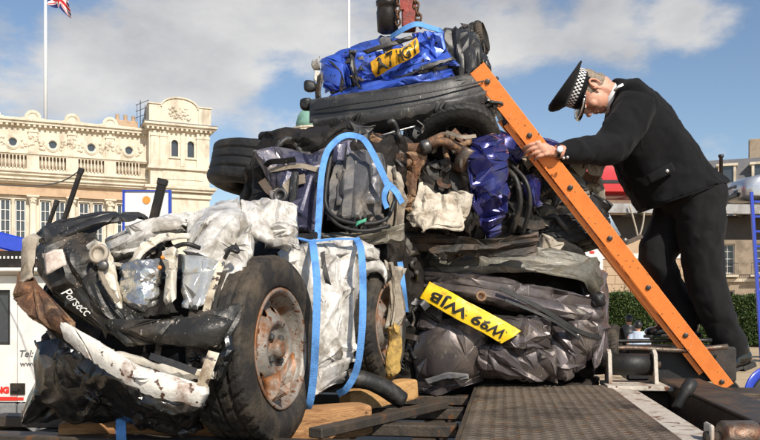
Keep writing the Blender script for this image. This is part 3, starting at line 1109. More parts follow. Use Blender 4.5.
    t.box(x0 + .0, x1, yf + .02, 7.9, 9.702, 10.898)
    t.build('tower_wall', M['stone'], b)
    for (a, c, d, e) in hs:
        o = MB().box(a, c, yf + .2, yf + .22, d, e).build('tower_window', M['glass_dark'], b)
        ar = MB()
        mx = (a + c) / 2
        poly = [(a - .16, e)] + [(a, e)] + [(mx + .25 * math.cos(R(180 - 18 * i)), e - .25 + .25 * math.sin(R(18 * i))) for i in range(11)][::1] + [(c, e), (c + .16, e), (c + .16, e + .22), (a - .16, e + .22)]
        ar.box(a - .14, a - .002, yf - .06, yf + .1, d - .05, e - .2).box(c + .002, c + .14, yf - .06, yf + .1, d - .05, e - .2)
        ar.box(a - .2, c + .2, yf - .1, yf + .1, d - .16, d - .052)
        n = 10
        for i in range(n):
            a0, a1 = R(180 - 18 * i), R(180 - 18 * (i + 1))
            z = e - .25
            pts = [(mx + .25 * math.cos(a0), z + .25 * math.sin(a0)), (mx + .25 * math.cos(a1), z + .25 * math.sin(a1)),
                   (mx + .40 * math.cos(a1), z + .40 * math.sin(a1)), (mx + .40 * math.cos(a0), z + .40 * math.sin(a0))]
            extrude_xz(ar, pts, yf - .06, yf + .3)
        ar.build('window_arch', M['stone'], o)
    t = MB()
    for px in (x0 + .28, 3.75, x1 - .75, x1 - .28):
        t.box(px - .26, px + .26, yf - .10, yf, 12.26, 14.9)
        t.box(px - .30, px + .30, yf - .15, yf, 14.5, 14.62)
    t.box(5.05, 5.35, yf - .08, yf, 12.3, 14.9)
    t.box(x0 - .1, x0, yf + .02, yf + .5, 12.26, 14.9).box(x0 - .1, x0, yf + .62, yf + .98, 12.26, 14.9)
    t.build('tower_pilasters', M['stone'], b)
    t = MB().box(x0 - .2, x1 + .2, yf - .22, 8, 12.05, 12.25).box(3.7, x1 - .5, yf - .05, yf, 11.3, 11.95)
    t.build('tower_string_course', M['stone'], b)
    t = MB().box(x0 - .45, x1 + .45, yf - .5, 8, 10.55, 10.75).box(x0 - .3, x1 + .3, yf - .35, 8, 10.35, 10.548).box(x0 - .12, x1 + .12, yf - .14, 8, 9.9, 10.2)
    t.build('tower_entablature', M['stone'], b)
    t = MB().box(x0 - .5, x1 + .5, yf - .55, 8.1, 15.3, 15.46).box(x0 - .35, x1 + .35, yf - .4, 8, 15.14, 15.298).box(x0 - .12, x1 + .12, yf - .16, 8, 14.952, 15.138)
    x = x0 - .3
    while x < x1 + .2:
        t.box(x, x + .16, yf - .38, yf - .162, 14.97, 15.136)
        x += .36
    y = yf - .1
    while y < 2:
        t.box(x0 - .34, x0 - .122, y, y + .16, 14.97, 15.136)
        y += .36
    t.build('tower_cornice', M['stone'], b)
    MB().box(x0 - .52, x1 + .52, yf - .57, 8.12, 15.462, 15.52).build('lead_flashing', M['lead_roof'], b)
    t = MB()
    for (a, c) in ((x0 - .1, 3.55), (x1 - .85, x1 + .1)):
        t.box(a, c, yf - .05, yf + .8, 15.52, 16.9)
        t.box(a - .06, c + .06, yf - .12, yf + .86, 16.9, 17.0)
    mx = (3.55 + x1 - .85) / 2
    hw = (x1 - .85 - 3.55) / 2
    poly = [(3.55, 15.52), (3.55, 16.75)] + [(mx + hw * .95 * math.cos(R(180 - 15 * i)), 16.75 + .75 * math.sin(R(15 * i))) for i in range(13)] + [(x1 - .85, 16.75), (x1 - .85, 15.52)]
    extrude_xz(t, poly, yf + .02, yf + .7)
    prev = None
    for i in range(13):
        cur = (mx + hw * .98 * math.cos(R(180 - 15 * i)), 16.78 + .77 * math.sin(R(15 * i)))
        if prev:
            t.bar((prev[0], yf + .25, prev[1]), (cur[0], yf + .25, cur[1]), .12, .75 if False else .12)
            t.bar((prev[0], yf - .02, prev[1]), (cur[0], yf - .02, cur[1]), .12, .10)
        prev = cur
    carving(t, mx, 16.4, 1.5, .9, yf + .02, 9, 40)
    t.build('tower_pediment', M['stone'], b)
    # left return of the parapet, curved too
    t = MB()
    vv = [(x0 - .08, yf + .8, 15.52), (x0 - .08, yf + .8, 16.7)]
    for i in range(9):
        vv.append((x0 - .08, yf + 1.9 - 1.1 * math.cos(R(22.5 * i)), 16.6 + .5 * math.sin(R(22.5 * i))))
    vv += [(x0 - .08, yf + 4.2, 16.5), (x0 - .08, yf + 4.2, 15.52)]
    n = len(vv)
    t.add(vv + [(x + .5, y, z) for x, y, z in vv], [tuple(range(n)), tuple(range(n, 2 * n))[::-1]] + [(k, n + k, n + (k + 1) % n, (k + 1) % n) for k in range(n)])
    t.build('tower_side_parapet', M['stone'], b)
    # chimneys and aerial behind the parapet
    t = MB().box(.2, 2.2, 1.4, 2.2, 15.1, 16.0, ch=.05).lathe([(.16, 16.0), (.14, 16.5)], 10, (.7, 1.8, 0)).lathe([(.16, 16.0), (.14, 16.5)], 10, (1.3, 1.8, 0)).lathe([(.16, 16.0), (.14, 16.45)], 10, (1.9, 1.8, 0))
    t.build('chimney_stack', M['stone_warm'], b)
    t = MB()
    for k, dz in enumerate((0, .5, 1.0)):
        t.bar((2.0, 1.2, 16.2 + dz), (3.0, 1.2, 16.7 + dz), .045)
    t.bar((2.35, 1.2, 15.1), (2.35, 1.2, 17.6), .06).bar((2.7, 1.2, 15.1), (2.7, 1.2, 17.3), .04).bar((2.1, 1.2, 16.0), (2.1, 1.2, 17.3), .035)
    t.build('roof_aerial', M['car_black'], b)


build_palace()


def build_flagpole():
    base = P(45.5, 130, 64)
    o = empty('flagpole', (base.x, 64, 14.5))
    tag(o, 'tall white flagpole rising from the palace roof, flag at its head', 'flagpole')
    MB().lathe([(.15, 0), (.125, 8), (.10, 13.2)], 14).build('pole', M['pole_white'], o, True)
    MB().lathe([(.3, 0), (.3, .2), (.18, .5)], 14).build('foot', M['pole_white'], o, True)
    MB().lathe([(.02, 13.2), (.16, 13.3), (.18, 13.4), (.10, 13.55), (.01, 13.62)], 12).build('finial', M['pole_white'], o, True)
    # union flag, blown to the right and drooping
    m, nt, N, L, bs = new_mat('union_flag')
    at = N.new('ShaderNodeAttribute')
    at.attribute_name = 'flag'
    L.new(at.outputs['Color'], bs.inputs['Base Color'])
    bs.inputs['Roughness'].default_value = .85
    nu, nv = 88, 56
    U, V = np.meshgrid(np.linspace(0, 2, nu), np.linspace(0, 1, nv))
    red, white, blue = (.55, .02, .03), (.78, .77, .75), (.012, .02, .12)
    colr = np.zeros((nv, nu, 3)) + blue
    x, y = U - 1, (V - .5)
    for sgn in (1, -1):
        dgn = np.abs(y - sgn * x * .5) / math.sqrt(1.25)
        colr[dgn < .10] = white
    for sgn in (1, -1):
        dgn = (y - sgn * x * .5) / math.sqrt(1.25)
        s2 = np.where(x * sgn > 0, dgn, -dgn)
        colr[(s2 > 0.0) & (s2 < .066)] = red
    colr[(np.abs(x) < .166) | (np.abs(y) < .166)] = white
    colr[(np.abs(x) < .10) | (np.abs(y) < .10)] = red
    h = 1.5
    s = U * h
    z = 12.75 - V * h * (1 - .13 * U) - .50 * U ** 1.35
    z = z + .10 * np.sin(3.2 * s + 2.4 * V) * U
    xw = .12 + s * .62 + .08 * np.sin(4 * s + V * 3)
    yw = .32 * np.sin(3.6 * s - 1.5 * V) * (s / 3) ** .7
    v = np.stack([xw, yw, z], -1).reshape(-1, 3)
    i = np.arange(nu * nv).reshape(nv, nu)
    f = np.stack([i[:-1, :-1], i[1:, :-1], i[1:, 1:], i[:-1, 1:]], -1).reshape(-1, 4)
    fl = mesh_obj('flag', v, f, m, None, True, False, .01)
    fl.location = o.location
    tag(fl, 'union flag of red white and blue flying from the tall white pole', 'flag')
    ca = fl.data.color_attributes.new('flag', 'FLOAT_COLOR', 'POINT')
    ca.data.foreach_set('color', np.concatenate([colr.reshape(-1, 3), np.ones((nu * nv, 1))], 1).astype(np.float32).ravel())
    # second thin mast behind the top bale
    b2 = P(349, 40, 90)
    o = empty('thin_mast', (b2.x, 90, 0))
    tag(o, 'thin pale mast in the sky above the blue bale', 'mast')
    MB().lathe([(.16, 0), (.14, 30), (.10, 46)], 10).build('pole', M['pole_white'], o, True)
    MB().lathe([(.5, 0), (.5, .4), (.3, .8)], 10).build('foot', M['stone'], o, True)


build_flagpole()


def build_cupola():
    c = P(311, 150, 85)
    o = empty('domed_turret', (c.x, 85, 0))
    tag(o, 'distant stone turret with a green copper dome behind the stacked cars', 'turret')
    g = .10625
    zt = lambda y: EYE + (HY - y) * g
    MB().lathe([(2.3, 0), (2.3, zt(140)), (2.5, zt(139.5)), (2.5, zt(137)), (2.15, zt(136.5)), (1.9, zt(136)), (1.9, zt(131)), (2.0, zt(130.5)), (2.0, zt(129))], 12).build('drum', M['stone'], o)
    MB().lathe([(1.6, zt(129)), (1.62, zt(124)), (1.45, zt(117)), (1.1, zt(112)), (.6, zt(109)), (.25, zt(107.5)), (.22, zt(105)), (.05, zt(104)), (.04, zt(98))], 20).build('dome', M['copper_green'], o, True)


build_cupola()


# ------------------------------------------------------------------ right-hand background
def build_right_terrace():
    # front runs from far left to nearer right
    a = P(612, 300, 71)
    b = empty('slate_roofed_terrace', (a.x, 71, 0), R(-22))
    tag(b, 'grey stone terrace with slate mansard roof and dormers at right edge', 'building')
    L_ = 26.0
    W = MB()
    holes = []
    xs = [1.6 + 2.6 * k for k in range(9)]
    for x in xs:
        for z0, z1 in ((.9, 3.0), (4.4, 6.9), (8.3, 10.2)):
            holes.append((x - .55, x + .55, z0, z1))
    wall_with_holes(W, 0, L_, 0, 11.0, 0, .5, holes)
    W.box(0, L_, .5, 9, 0, 11.0)
    W.build('wall', M['stone_dark'], b)
    MB().box(-.3, L_ + .3, -.45, .6, 11.002, 11.35).box(-.1, L_, -.2, .3, 3.7, 3.95).box(-.1, L_, -.15, .3, 7.6, 7.8).build('cornice', M['stone'], b)
    v = [(-.1, .3, 11.352), (L_, .3, 11.352), (L_, 2.2, 14.4), (-.1, 2.2, 14.4), (-.1, 9, 14.4), (L_, 9, 14.4), (-.1, 9, 11.352), (L_, 9, 11.352)]
    MB().add(v, [(0, 1, 2, 3), (3, 2, 5, 4), (4, 5, 7, 6), (0, 3, 4, 6), (1, 7, 5, 2), (0, 6, 7, 1)]).build('roof', M['slate'], b)
    for k, x in enumerate(xs):
        for z0, z1 in ((.9, 3.0), (4.4, 6.9), (8.3, 10.2)):
            sash_window(b, x - .53, x + .53, z0 + .01, z1 - .01, .3, 2, 4, .08)
        MB().box(x - .85, x + .85, -.75, -.02, 4.1, 4.25).build('balcony_floor', M['stone'], b)
        r = MB().box(x - .82, x + .82, -.74, -.70, 5.2, 5.25)
        for i in range(12):
            r.box(x - .8 + i * .145 - .012, x - .8 + i * .145 + .012, -.73, -.71, 4.25, 5.2)
        r.build('balcony_railing', M['car_black'], b)
        d = MB().box(x - .7, x + .7, .7, 2.6, 11.9, 12.0).box(x - .7, x - .5, .7, 2.4, 12.0, 13.6).box(x + .5, x + .7, .7, 2.4, 12.0, 13.6).box(x - .85, x + .85, .6, 2.6, 13.6, 13.8)
        dm = d.build('dormer', M['stone'], b)
        MB().box(x - .5, x + .5, .84, .88, 12.0, 13.6).build('pane', M['glass_dark'], dm)
    for x in (4.2, 12, 20):
        MB().box(x - .8, x + .8, 3, 4, 14.3, 16.2, ch=.05).build('chimney', M['stone_dark'], b)


build_right_terrace()


def build_garden_wall():
    a = P(560, 300, 40)
    b = empty('yellow_stone_house', (a.x, 40, 0), R(-4))
    tag(b, 'plain ochre stone house front behind the hedge, left of the policeman', 'building')
    W = MB().box(0, 7.6, 0, 6, 0, 6.2)
    W.build('wall', M['stone_warm'], b)
    MB().box(-.05, 7.65, -.08, -.002, 3.95, 4.2).build('white_band', M['sash_white'], b)
    MB().box(-.1, 7.7, -.2, 6.1, 6.2, 6.45).build('parapet_cap', M['stone'], b)
    r = random.Random(4)
    # ashlar courses stand a little proud
    k = 0
    z = 0.1
    while z < 3.8:
        x = -.9 * (k % 2) * .5
        while x < 7.5:
            x0, x1 = max(x, .02), min(x + .9, 7.58)
            if x1 - x0 > .15:
                MB().box(x0 + .012, x1 - .012, -.03 - r.uniform(0, .008), -.001, z + .012, z + .42).build('stone_block', M['stone_warm'], b)
            x += .9
        z += .43
        k += 1


build_garden_wall()

LEAF = []
for nm, cc in (('leaf_dark', (.030, .055, .014)), ('leaf_mid', (.050, .085, .020)), ('leaf_light', (.095, .125, .032))):
    LEAF.append(surf(nm, cc, .6, bump=0, vary=.3, dirt_scale=3, spec=.3))


def leaf_cloud(name, pts, size, mats, parent, seed, world=True):
    rng = np.random.RandomState(seed)
    n = len(pts)
    d = rng.normal(size=(n, 3))
    d /= np.linalg.norm(d, axis=1, keepdims=True)
    e = np.cross(d, rng.normal(size=(n, 3)))
    e /= np.linalg.norm(e, axis=1, keepdims=True)
    s = size * rng.uniform(.6, 1.3, (n, 1))
    p = np.asarray(pts)
    v = np.stack([p - d * s, p + e * s * .45, p + d * s, p - e * s * .45], 1).reshape(-1, 3)
    f = np.arange(n * 4).reshape(n, 4)
    o = mesh_obj(name, v, f, mats, parent, False, world)
    o.data.polygons.foreach_set('material_index', rng.choice(len(mats), n, p=[.45, .38, .17][:len(mats)]).astype(np.int32))
    return o


def build_hedge():
    a, c = P(560, 300, 33), P(800, 300, 30)
    o = empty('clipped_hedge', ((a.x + c.x) / 2, 31.5, 0))
    tag(o, 'long clipped green hedge running behind the policeman', 'hedge')
    rng = np.random.RandomState(3)
    t = rng.uniform(0, 1, 60000)
    th = 1.0
    face = rng.uniform(0, 1, len(t))
    x = a.x + (c.x - a.x) * t
    y = 33 - 3 * t
    zt = 1.98 + .06 * np.sin(x * 2.1) + .05 * np.sin(x * 5.3)
    z = np.where(face < .72, rng.uniform(.05, 1, len(t)) * zt, zt + rng.normal(0, .035, len(t)))
    dy = np.where(face < .72, rng.normal(0, .05, len(t)), rng.uniform(0, th, len(t)))
    dy += .06 * np.sin(x * 3.3 + z * 2)
    leaf_cloud('foliage', np.stack([x, y + dy, z], 1), .055, LEAF, o, 5)
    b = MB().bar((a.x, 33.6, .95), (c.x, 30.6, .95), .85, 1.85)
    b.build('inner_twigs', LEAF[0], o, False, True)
    # climbing plant on the ochre wall
    o = empty('climbing_plant', (P(648, 300, 38.5).x, 38.8, 0))
    tag(o, 'thin climbing plant against the ochre wall above the hedge', 'plant')
    pts = []
    for k in range(2600):
        u = rng.uniform(-1, 1)
        h = rng.uniform(1.4, 2.2 + .9 * math.exp(-((u - .1) * 2.2) ** 2) + .25 * rng.normal())
        pts.append((P(648, 300, 38.6).x + u * 1.8, 38.7 + rng.normal() * .15, h))
    leaf_cloud('foliage', np.array(pts), .05, LEAF, o, 6)
    for k in range(4):
        bx = P(640 + 6 * k, 300, 38.6).x
        tube('stem', [(bx, 38.8, 0), (bx + .1, 38.75, 1.2), (bx - .1 + .1 * k, 38.7, 2.2), (bx + .1 * k, 38.7, 2.9)], [.03, .02, .008], LEAF[0], o, 6, .2)


build_hedge()


# ------------------------------------------------------------------ car transporter with two cars on its upper deck
def loft(sections, name, mat, parent, ends=True, smooth=True):
    """sections: list of rings (same count) of points, local"""
    n = len(sections[0])
    v = [p for s in sections for p in s]
    f = []
    for i in range(len(sections) - 1):
        for k in range(n):
            k2 = (k + 1) % n
            f.append((i * n + k, i * n + k2, (i + 1) * n + k2, (i + 1) * n + k))
    if ends:
        f.append(tuple(range(n))[::-1])
        f.append(tuple((len(sections) - 1) * n + k for k in range(n)))
    return mesh_obj(name, v, f, mat, parent, smooth, False)


def build_car(name, loc, rz, paint, label):
    """hatchback; nose at +x"""
    o = empty(name, loc, rz)
    tag(o, label, 'car')
    ring = []
    xs = [(-1.95, .42, .74, .60), (-1.85, .30, .82, .74), (-1.4, .22, .90, .80), (-.6, .20, .93, .82), (.4, .20, .93, .83), (1.0, .20, .90, .82), (1.5, .22, .84, .81), (1.8, .25, .77, .78), (1.93, .29, .70, .73), (1.98, .34, .62, .68)]
    for x, z0, z1, w in xs:
        ring.append([(x, -w, z0 + .08), (x, -w * 1.02, (z0 + z1) / 2), (x, -w * .97, z1 - .05), (x, -w * .85, z1), (x, 0, z1 + .04), (x, w * .85, z1), (x, w * .97, z1 - .05), (x, w * 1.02, (z0 + z1) / 2), (x, w, z0 + .08), (x, w * .8, z0), (x, -w * .8, z0)])
    body = loft(ring, 'body', paint, o)
    auto_smooth(body, 50)
    ring = []
    for x, z, w in ((-1.75, .90, .72), (-1.45, 1.25, .64), (-1.0, 1.41, .60), (-.2, 1.45, .60), (.35, 1.36, .62), (1.05, .92, .74)):
        ring.append([(x, -w, .86), (x, -w * .97, (z + .86) / 2), (x, -w * .86, z - .04), (x, 0, z + .03), (x, w * .86, z - .04), (x, w * .97, (z + .86) / 2), (x, w, .86)])
    g = loft(ring, 'cabin_glass', M['glass_blue'], o)
    md = g.modifiers.new('sub', 'SUBSURF')
    md.levels = md.render_levels = 1
    ring = []
    for x, z, w in ((-1.5, 1.27, .50), (-1.0, 1.43, .54), (-.2, 1.475, .55), (.30, 1.40, .53)):
        ring.append([(x, -w, z - .03), (x, -w * .5, z + .012), (x, 0, z + .025), (x, w * .5, z + .012), (x, w, z - .03), (x, 0, z - .04)])
    loft(ring, 'roof', paint, o)
    for s in (-1, 1):
        for xd in (-.58, .62):
            MB().box(xd - .012, xd + .012, s * .835 - .012, s * .835 + .012, .34, .86).build('door_gap', M['car_black'], o)
        MB().box(-1.5, 1.3, s * .83 - .02, s * .83 + .02, .46, .54, ch=.01).build('side_moulding', M['car_black'], o)
        pil = MB()
        pil.bar((.35, s * .60, 1.37), (1.02, s * .73, .91), .06, .05).bar((-.55, s * .63, 1.42), (-.6, s * .80, .90), .06, .05).bar((-1.45, s * .62, 1.26), (-1.72, s * .73, .90), .12, .06)
        pil.build('door_pillar', paint, o)
        h = MB().lathe([(.02, -.10), (.13, -.05), (.15, .0), (.11, .05)], 14, (1.83, s * .55, .62), (.75, s * .45, .1))
        h.build('headlight', M['lamp_clear'], o, True)
        MB().box(.75, .95, s * .82 - .09 + s * .1, s * .82 + .09 + s * .1, .92, 1.05, ch=.03).build('wing_mirror', paint, o)
        for x in (-1.25, 1.28):
            wh = empty('wheel', (x, s * .74, .30), 0, o)
            MB().lathe([(.16, -.08), (.28, -.09), (.305, -.05), (.305, .05), (.28, .09), (.2, .08)], 28, (0, 0, 0), (0, 1, 0)).build('tyre', M['tyre_black'], wh, True)
            MB().lathe([(.02, s * .05), (.08, s * .07), (.17, s * .06), (.205, s * .085), (.205, -s * .05)], 24, (0, 0, 0), (0, 1, 0)).build('rim', M['rung_metal'], wh, True)
            MB().lathe([(.335, -.11), (.335, .11)], 28, (x, s * .74, .32), (0, 1, 0)).build('wheel_arch', M['car_black'], o, True)
    MB().box(1.93, 2.03, -.45, .45, .34, .44, ch=.02).box(1.90, 1.99, -.3, .3, .56, .64, ch=.01).build('grille', M['car_black'], o)
    MB().box(2.03, 2.045, -.26, .26, .45, .55).build('number_plate', M['sash_white'], o)
    return o


def build_transporter():
    d = 18.0
    zt = EYE + (HY - 203) / F * d
    a = P(560, 203, d)
    o = empty('car_transporter', (a.x, d, 0), R(3))
    tag(o, 'grey double-deck car transporter trailer parked behind the policeman', 'transporter')
    L_ = 12.0
    MB().box(0, L_, 0, .12, zt - .22, zt, ch=.01).build('deck_beam', M['transporter_grey'], o)
    MB().box(0, L_, 2.3, 2.42, zt - .22, zt, ch=.01).build('deck_beam', M['transporter_grey'], o)
    for y0 in (.14, 1.72):
        x = 0
        while x < L_:
            MB().box(x + .01, x + .99, y0, y0 + .55, zt - .1, zt - .06).build('deck_plate', M['transporter_dark'], o)
            x += 1.0
    for k in range(13):
        MB().box(k - .05 + .02, k + .05, .122, 2.298, zt - .20, zt - .102).build('cross_member', M['transporter_dark'], o)
    for x in (.3, 10.9):
        for y in (-.06, 2.44):
            MB().box(x - .07, x + .07, y - .055, y + .055, .5, zt + .02).build('post', M['transporter_dark'], o)
    MB().box(.5, L_ - 1, .6, .7, zt - .75, zt - .23).build('side_panel', M['transporter_dark'], o)
    for x in (-.3, .8):
        wh = empty('wheel', (x, .22, .5), 0, o)
        MB().lathe([(.25, -.14), (.46, -.15), (.5, -.09), (.5, .09), (.46, .15), (.25, .14)], 30, (0, 0, 0), (0, 1, 0)).build('tyre', M['tyre_black'], wh, True)
        MB().lathe([(.06, -.16), (.12, -.16), (.2, -.08), (.27, -.12), (.27, .1)], 24, (0, 0, 0), (0, 1, 0)).build('rim', M['rung_metal'], wh, True)
    # thin upright lashing pole and slack rope
    q = P(724.5, 203, d)
    ux = (q.x - a.x)
    MB().lathe([(.045, zt), (.04, zt + 1.05), (.06, zt + 1.06), (.06, zt + 1.12)], 10, (ux, -.02, 0)).build('lashing_pole', M['car_black'], o, True)
    q = P(634, 203, d).x - a.x
    tube('rope', [(q - .1, -.08, zt - .05), (q + .02, -.1, zt - .5), (q + .1, -.1, zt - .75), (q + .2, -.1, zt - .45), (q + .24, -.08, zt - .05)], .022, M['trim_tan'], o, 6, .06, False)
    # cars
    c = P(596, 203, d + 1.0)
    build_car('red_car', (c.x + .28, d + 1.1, zt + .02), R(2), M['car_red'], 'glossy red hatchback on the transporter, seen past the ladder')
    c = P(726, 203, d + 1.1)
    build_car('silver_car', (c.x + 2.05, d + 1.0, zt - .12), R(180), M['car_silver'], 'silver car with blue windscreen on the transporter at the right edge')
    # blue loading rack in front
    g = empty('blue_loading_rack', (P(757, 300, 14).x, 14, 0))
    tag(g, 'bright blue tubular steel ladder rack at the right edge', 'rack')
    zb, ztp = 1.5 + (HY - 305) / F * 14, 1.5 + (HY - 192) / F * 14
    for s, nm in ((0, 'upright'), (.42, 'upright')):
        MB().bar((s - .10, 0, ztp), (s + .12, 0, .0), .05, .05).build(nm, M['truck_blue'], g)
    k = 0
    z = .5
    while z < ztp:
        x = -.10 + .22 * (ztp - z) / ztp
        MB().bar((x, 0, z), (x + .42, 0, z), .035, .035).build('rung', M['truck_blue'], g)
        z += .26
    # white board with red mark
    w = empty('white_board', (P(596, 300, 9).x, 9, 0))
    tag(w, 'white board with a red mark showing past the silver wreck', 'board')
    x0, x1 = P(588, 0, 9).x - w.location.x, P(603, 0, 9).x - w.location.x
    zz = lambda y: EYE + (HY - y) / F * 9
    MB().box(x0 - .3, x1, 0, .03, zz(292), zz(249), ch=.004).build('panel', M['sash_white'], w)
    MB().box(x0 - .25, x0 - .2, .031, .07, 0, zz(255)).box(x1 - .1, x1 - .06, .031, .07, 0, zz(255)).build('stand', M['grey_trim'], w)
    MB().box(x0 + .02, x0 + .07, -.006, -.001, zz(253.5), zz(251)).build('red_mark', M['sign_red'], w)


build_transporter()


# ------------------------------------------------------------------ white lorry at the left
def build_lorry():
    d = 6.2
    X = lambda px: (px - CX) / F * d
    Z = lambda py: EYE + (HY - py) / F * d
    o = empty('white_lorry', (X(20), d, 0))
    ox = X(20)
    tag(o, 'white recovery lorry cab with red lettering behind the wrecked white car', 'lorry')
    x = lambda px: X(px) - ox
    # cab side with window opening and shut line
    w = MB()
    wall_with_holes(w, x(-220), x(17.0), Z(402), Z(276), 0, .06, [(x(-60), x(10), Z(345), Z(290))])
    w.build('door', M['truck_white'], o)
    MB().box(x(17.8), x(150), -.004, .06, Z(402), Z(276)).build('rear_side_panel', M['truck_white'], o)
    MB().box(x(16.6), x(18.2), .03, .05, Z(402), Z(276)).build('shut_line', M['car_black'], o)
    wn = MB()
    wn.box(x(-60), x(10), .035, .045, Z(345), Z(290)).build('window', M['glass_dark'], o)
    f = MB().box(x(7.6), x(9.8), .012, .034, Z(344), Z(291)).box(x(-60), x(7.5), .012, .034, Z(344.8), Z(342.6)).box(x(-60), x(7.5), .012, .034, Z(292.5), Z(290.3))
    f.build('window_seal', M['rubber'], o)
    f = MB().box(x(-1), x(6), .06, .09, Z(344), Z(310))
    f.build('seat_back', M['grey_trim'], o)
    # cab roof, with rack of dark mesh and blue beam over it
    MB().box(x(-220), x(150), .0, 1.9, Z(276.2), Z(268), ch=.02).build('roof_edge', M['truck_white'], o)
    MB().box(x(-220), x(150), .1, 1.9, Z(402), Z(290)).build('cab_body', M['grey_trim'], o)
    r = MB().box(x(-120), x(60), -.04, .05, Z(267.8), Z(251), ch=.01)
    r.build('roof_rack', M['crane_black'], o)
    h = MB()
    for i in range(20):
        h.box(x(-22 + i * 4), x(-20.2 + i * 4), -.046, -.041, Z(259), Z(256.5))
    h.build('rack_slots', M['truck_white'], o)
    MB().box(x(-120), x(60), -.10, .3, Z(272.5), Z(268.2), ch=.01).build('roof_gutter', M['truck_white'], o)
    # sill, step, stripe
    MB().box(x(-220), x(16.6), -.03, .1, Z(416), Z(403), ch=.015).box(x(17.8), x(150), -.03, .1, Z(416), Z(403), ch=.015).build('sill', M['grey_trim'], o)
    MB().box(x(-220), x(17.2), -.008, -.001, Z(400.5), Z(396.8)).box(x(18), x(24), -.012, -.005, Z(400), Z(397.2)).build('red_stripe', M['sign_red'], o)
    hb = MB().box(x(11), x(26), -.02, -.009, Z(394.5), Z(383), ch=.004)
    hb = hb.build('fuel_flap', M['crane_black'], o)
    MB().box(x(13), x(20), -.045, -.021, Z(391), Z(387.5), ch=.004).build('handle', M['rubber'], hb)
    for txt, px, py, hpx, mat, bold, italic in (('TOWING', -6.5, 390.5, 6.8, 'sign_red', .005, 0), ('Tel: 020', 35, 354, 7.5, 'print_grey', .0012, .25), ('www.s', 30.5, 364, 6.5, 'print_grey', .0006, 0)):
        v, f_ = text_mesh(txt, hpx / F * d * 1.25, bold, .0008, italic)
        if txt == 'TOWING':
            sh = x(9.2) - v[:, 0].max()
        elif txt.startswith('Tel'):
            sh = x(20.2) - v[:, 0].min()
        else:
            sh = x(20.2) - v[:, 0].min()
        vv = np.stack([v[:, 0] + sh, -v[:, 2] - (.0065 if px > 17 else .003), v[:, 1] + Z(py)], 1)
        mesh_obj('lettering', vv, f_, M[mat], o, False, False)
    # front wheel with arch
    wh = empty('wheel', (x(12), .12, Z(470)), 0, o)
    rr = Z(429) - Z(470)
    MB().lathe([(rr * .55, -.12), (rr * .9, -.14), (rr, -.09), (rr, .09), (rr * .9, .14)], 36, (0, 0, 0), (0, 1, 0)).build('tyre', M['tyre_black'], wh, True)
    MB().lathe([(.03, -.10), (rr * .2, -.12), (rr * .4, -.05), (rr * .58, -.1), (rr * .58, .1)], 30, (0, 0, 0), (0, 1, 0)).build('rim', M['grey_trim'], wh, True)
    a = MB()
    rin, rout = rr + .045, rr + .085
    for i in range(16):
        a0, a1 = R(180 - 180 * i / 16), R(180 - 180 * (i + 1) / 16)
        pts = [(x(12) + r_ * math.cos(t), Z(470) + r_ * math.sin(t)) for r_, t in ((rin, a0), (rin, a1), (rout, a1), (rout, a0))]
        extrude_xz(a, pts, -.06, .12)
    a.build('wheel_arch', M['grey_trim'], o)
    MB().box(x(-220), x(150), .16, .5, .35, Z(416)).build('chassis', M['transporter_dark'], o)
    # the bright blue beam behind
    b = empty('blue_crane_beam', P(8, 245, 7.6))
    tag(b, 'bright blue steel beam sloping down behind the wreck at the left edge', 'beam')
    q = b.location
    a, c = P(-60, 225, 7.5) - q, P(60, 256, 7.8) - q
    MB().bar(a, c, .2, .155, ch=.015).build('girder', M['truck_blue'], b)
    MB().bar(a + Vector((0, -.102, .02)), c + Vector((0, -.102, .02)), .006, .03).build('flange', M['truck_blue'], b)
    MB().box(-.08, .08, -.08, .08, -.30, -.06, ch=.01).build('support', M['truck_blue'], b)
    # dark stakes leaning up
    for (p0, p1, wd, lab) in (((62, 226), (81.5, 169), .028, 'tall dark steel stake leaning right in front of the palace'), ((48, 226), (57, 201), .024, 'short dark steel stake beside the tall stake'), ((153, 222), (163, 180), .05, 'wide black steel post against the white sign')):
        A, C = P(*p0, 4.6), P(*p1, 4.6)
        s = empty('steel_stake', (A.x, A.y, A.z - .6))
        tag(s, lab, 'stake')
        MB().bar(A - s.location - (C - A) * .8, C - s.location, wd, wd * .6, up=(0, 1, 0), ch=.004).build('shaft', M['crane_black'], s)
        MB().bar(C - s.location - (C - A).normalized() * .03, C - s.location + (C - A).normalized() * .006, wd * 1.12, wd * .75, up=(0, 1, 0), ch=.003).build('cap', M['rubber'], s)
    # wire between stakes
    tube_o = tube('guy_wire', [P(81, 170, 4.6), P(60, 182, 4.8), P(30, 186, 5.2), P(-10, 184, 5.6)], .004, M['print_grey'], None, 5, .1)
    tag(tube_o, 'thin wire running left from the tall dark stake', 'wire')
    # sign with orange dot
    s = empty('white_sign', P(146, 216, 9))
    tag(s, 'white sign with blue frame and a round orange dot', 'sign')
    d = 9.0
    X = lambda px: (px - CX) / F * d - s.location.x
    Z = lambda py: EYE + (HY - py) / F * d - s.location.z
    MB().box(X(125), X(169), 0, .03, Z(232), Z(191.5)).build('face', M['sash_white'], s)
    f = MB().box(X(123), X(125) - .001, -.02, .04, Z(232), Z(190)).box(X(169) + .001, X(171), -.02, .04, Z(232), Z(190)).box(X(125), X(169), -.019, .039, Z(191.5) + .001, Z(190.2))
    f.build('frame', M['truck_blue'], s)
    MB().lathe([(.044, 0), (.044, .008)], 28, (X(146.6), -.001, Z(200)), (0, -1, 0)).build('orange_dot', M['sign_orange'], s)
    MB().box(X(146) - .04, X(146) + .04, .041, .1, -s.location.z, Z(200)).build('post', M['grey_trim'], s)


build_lorry()
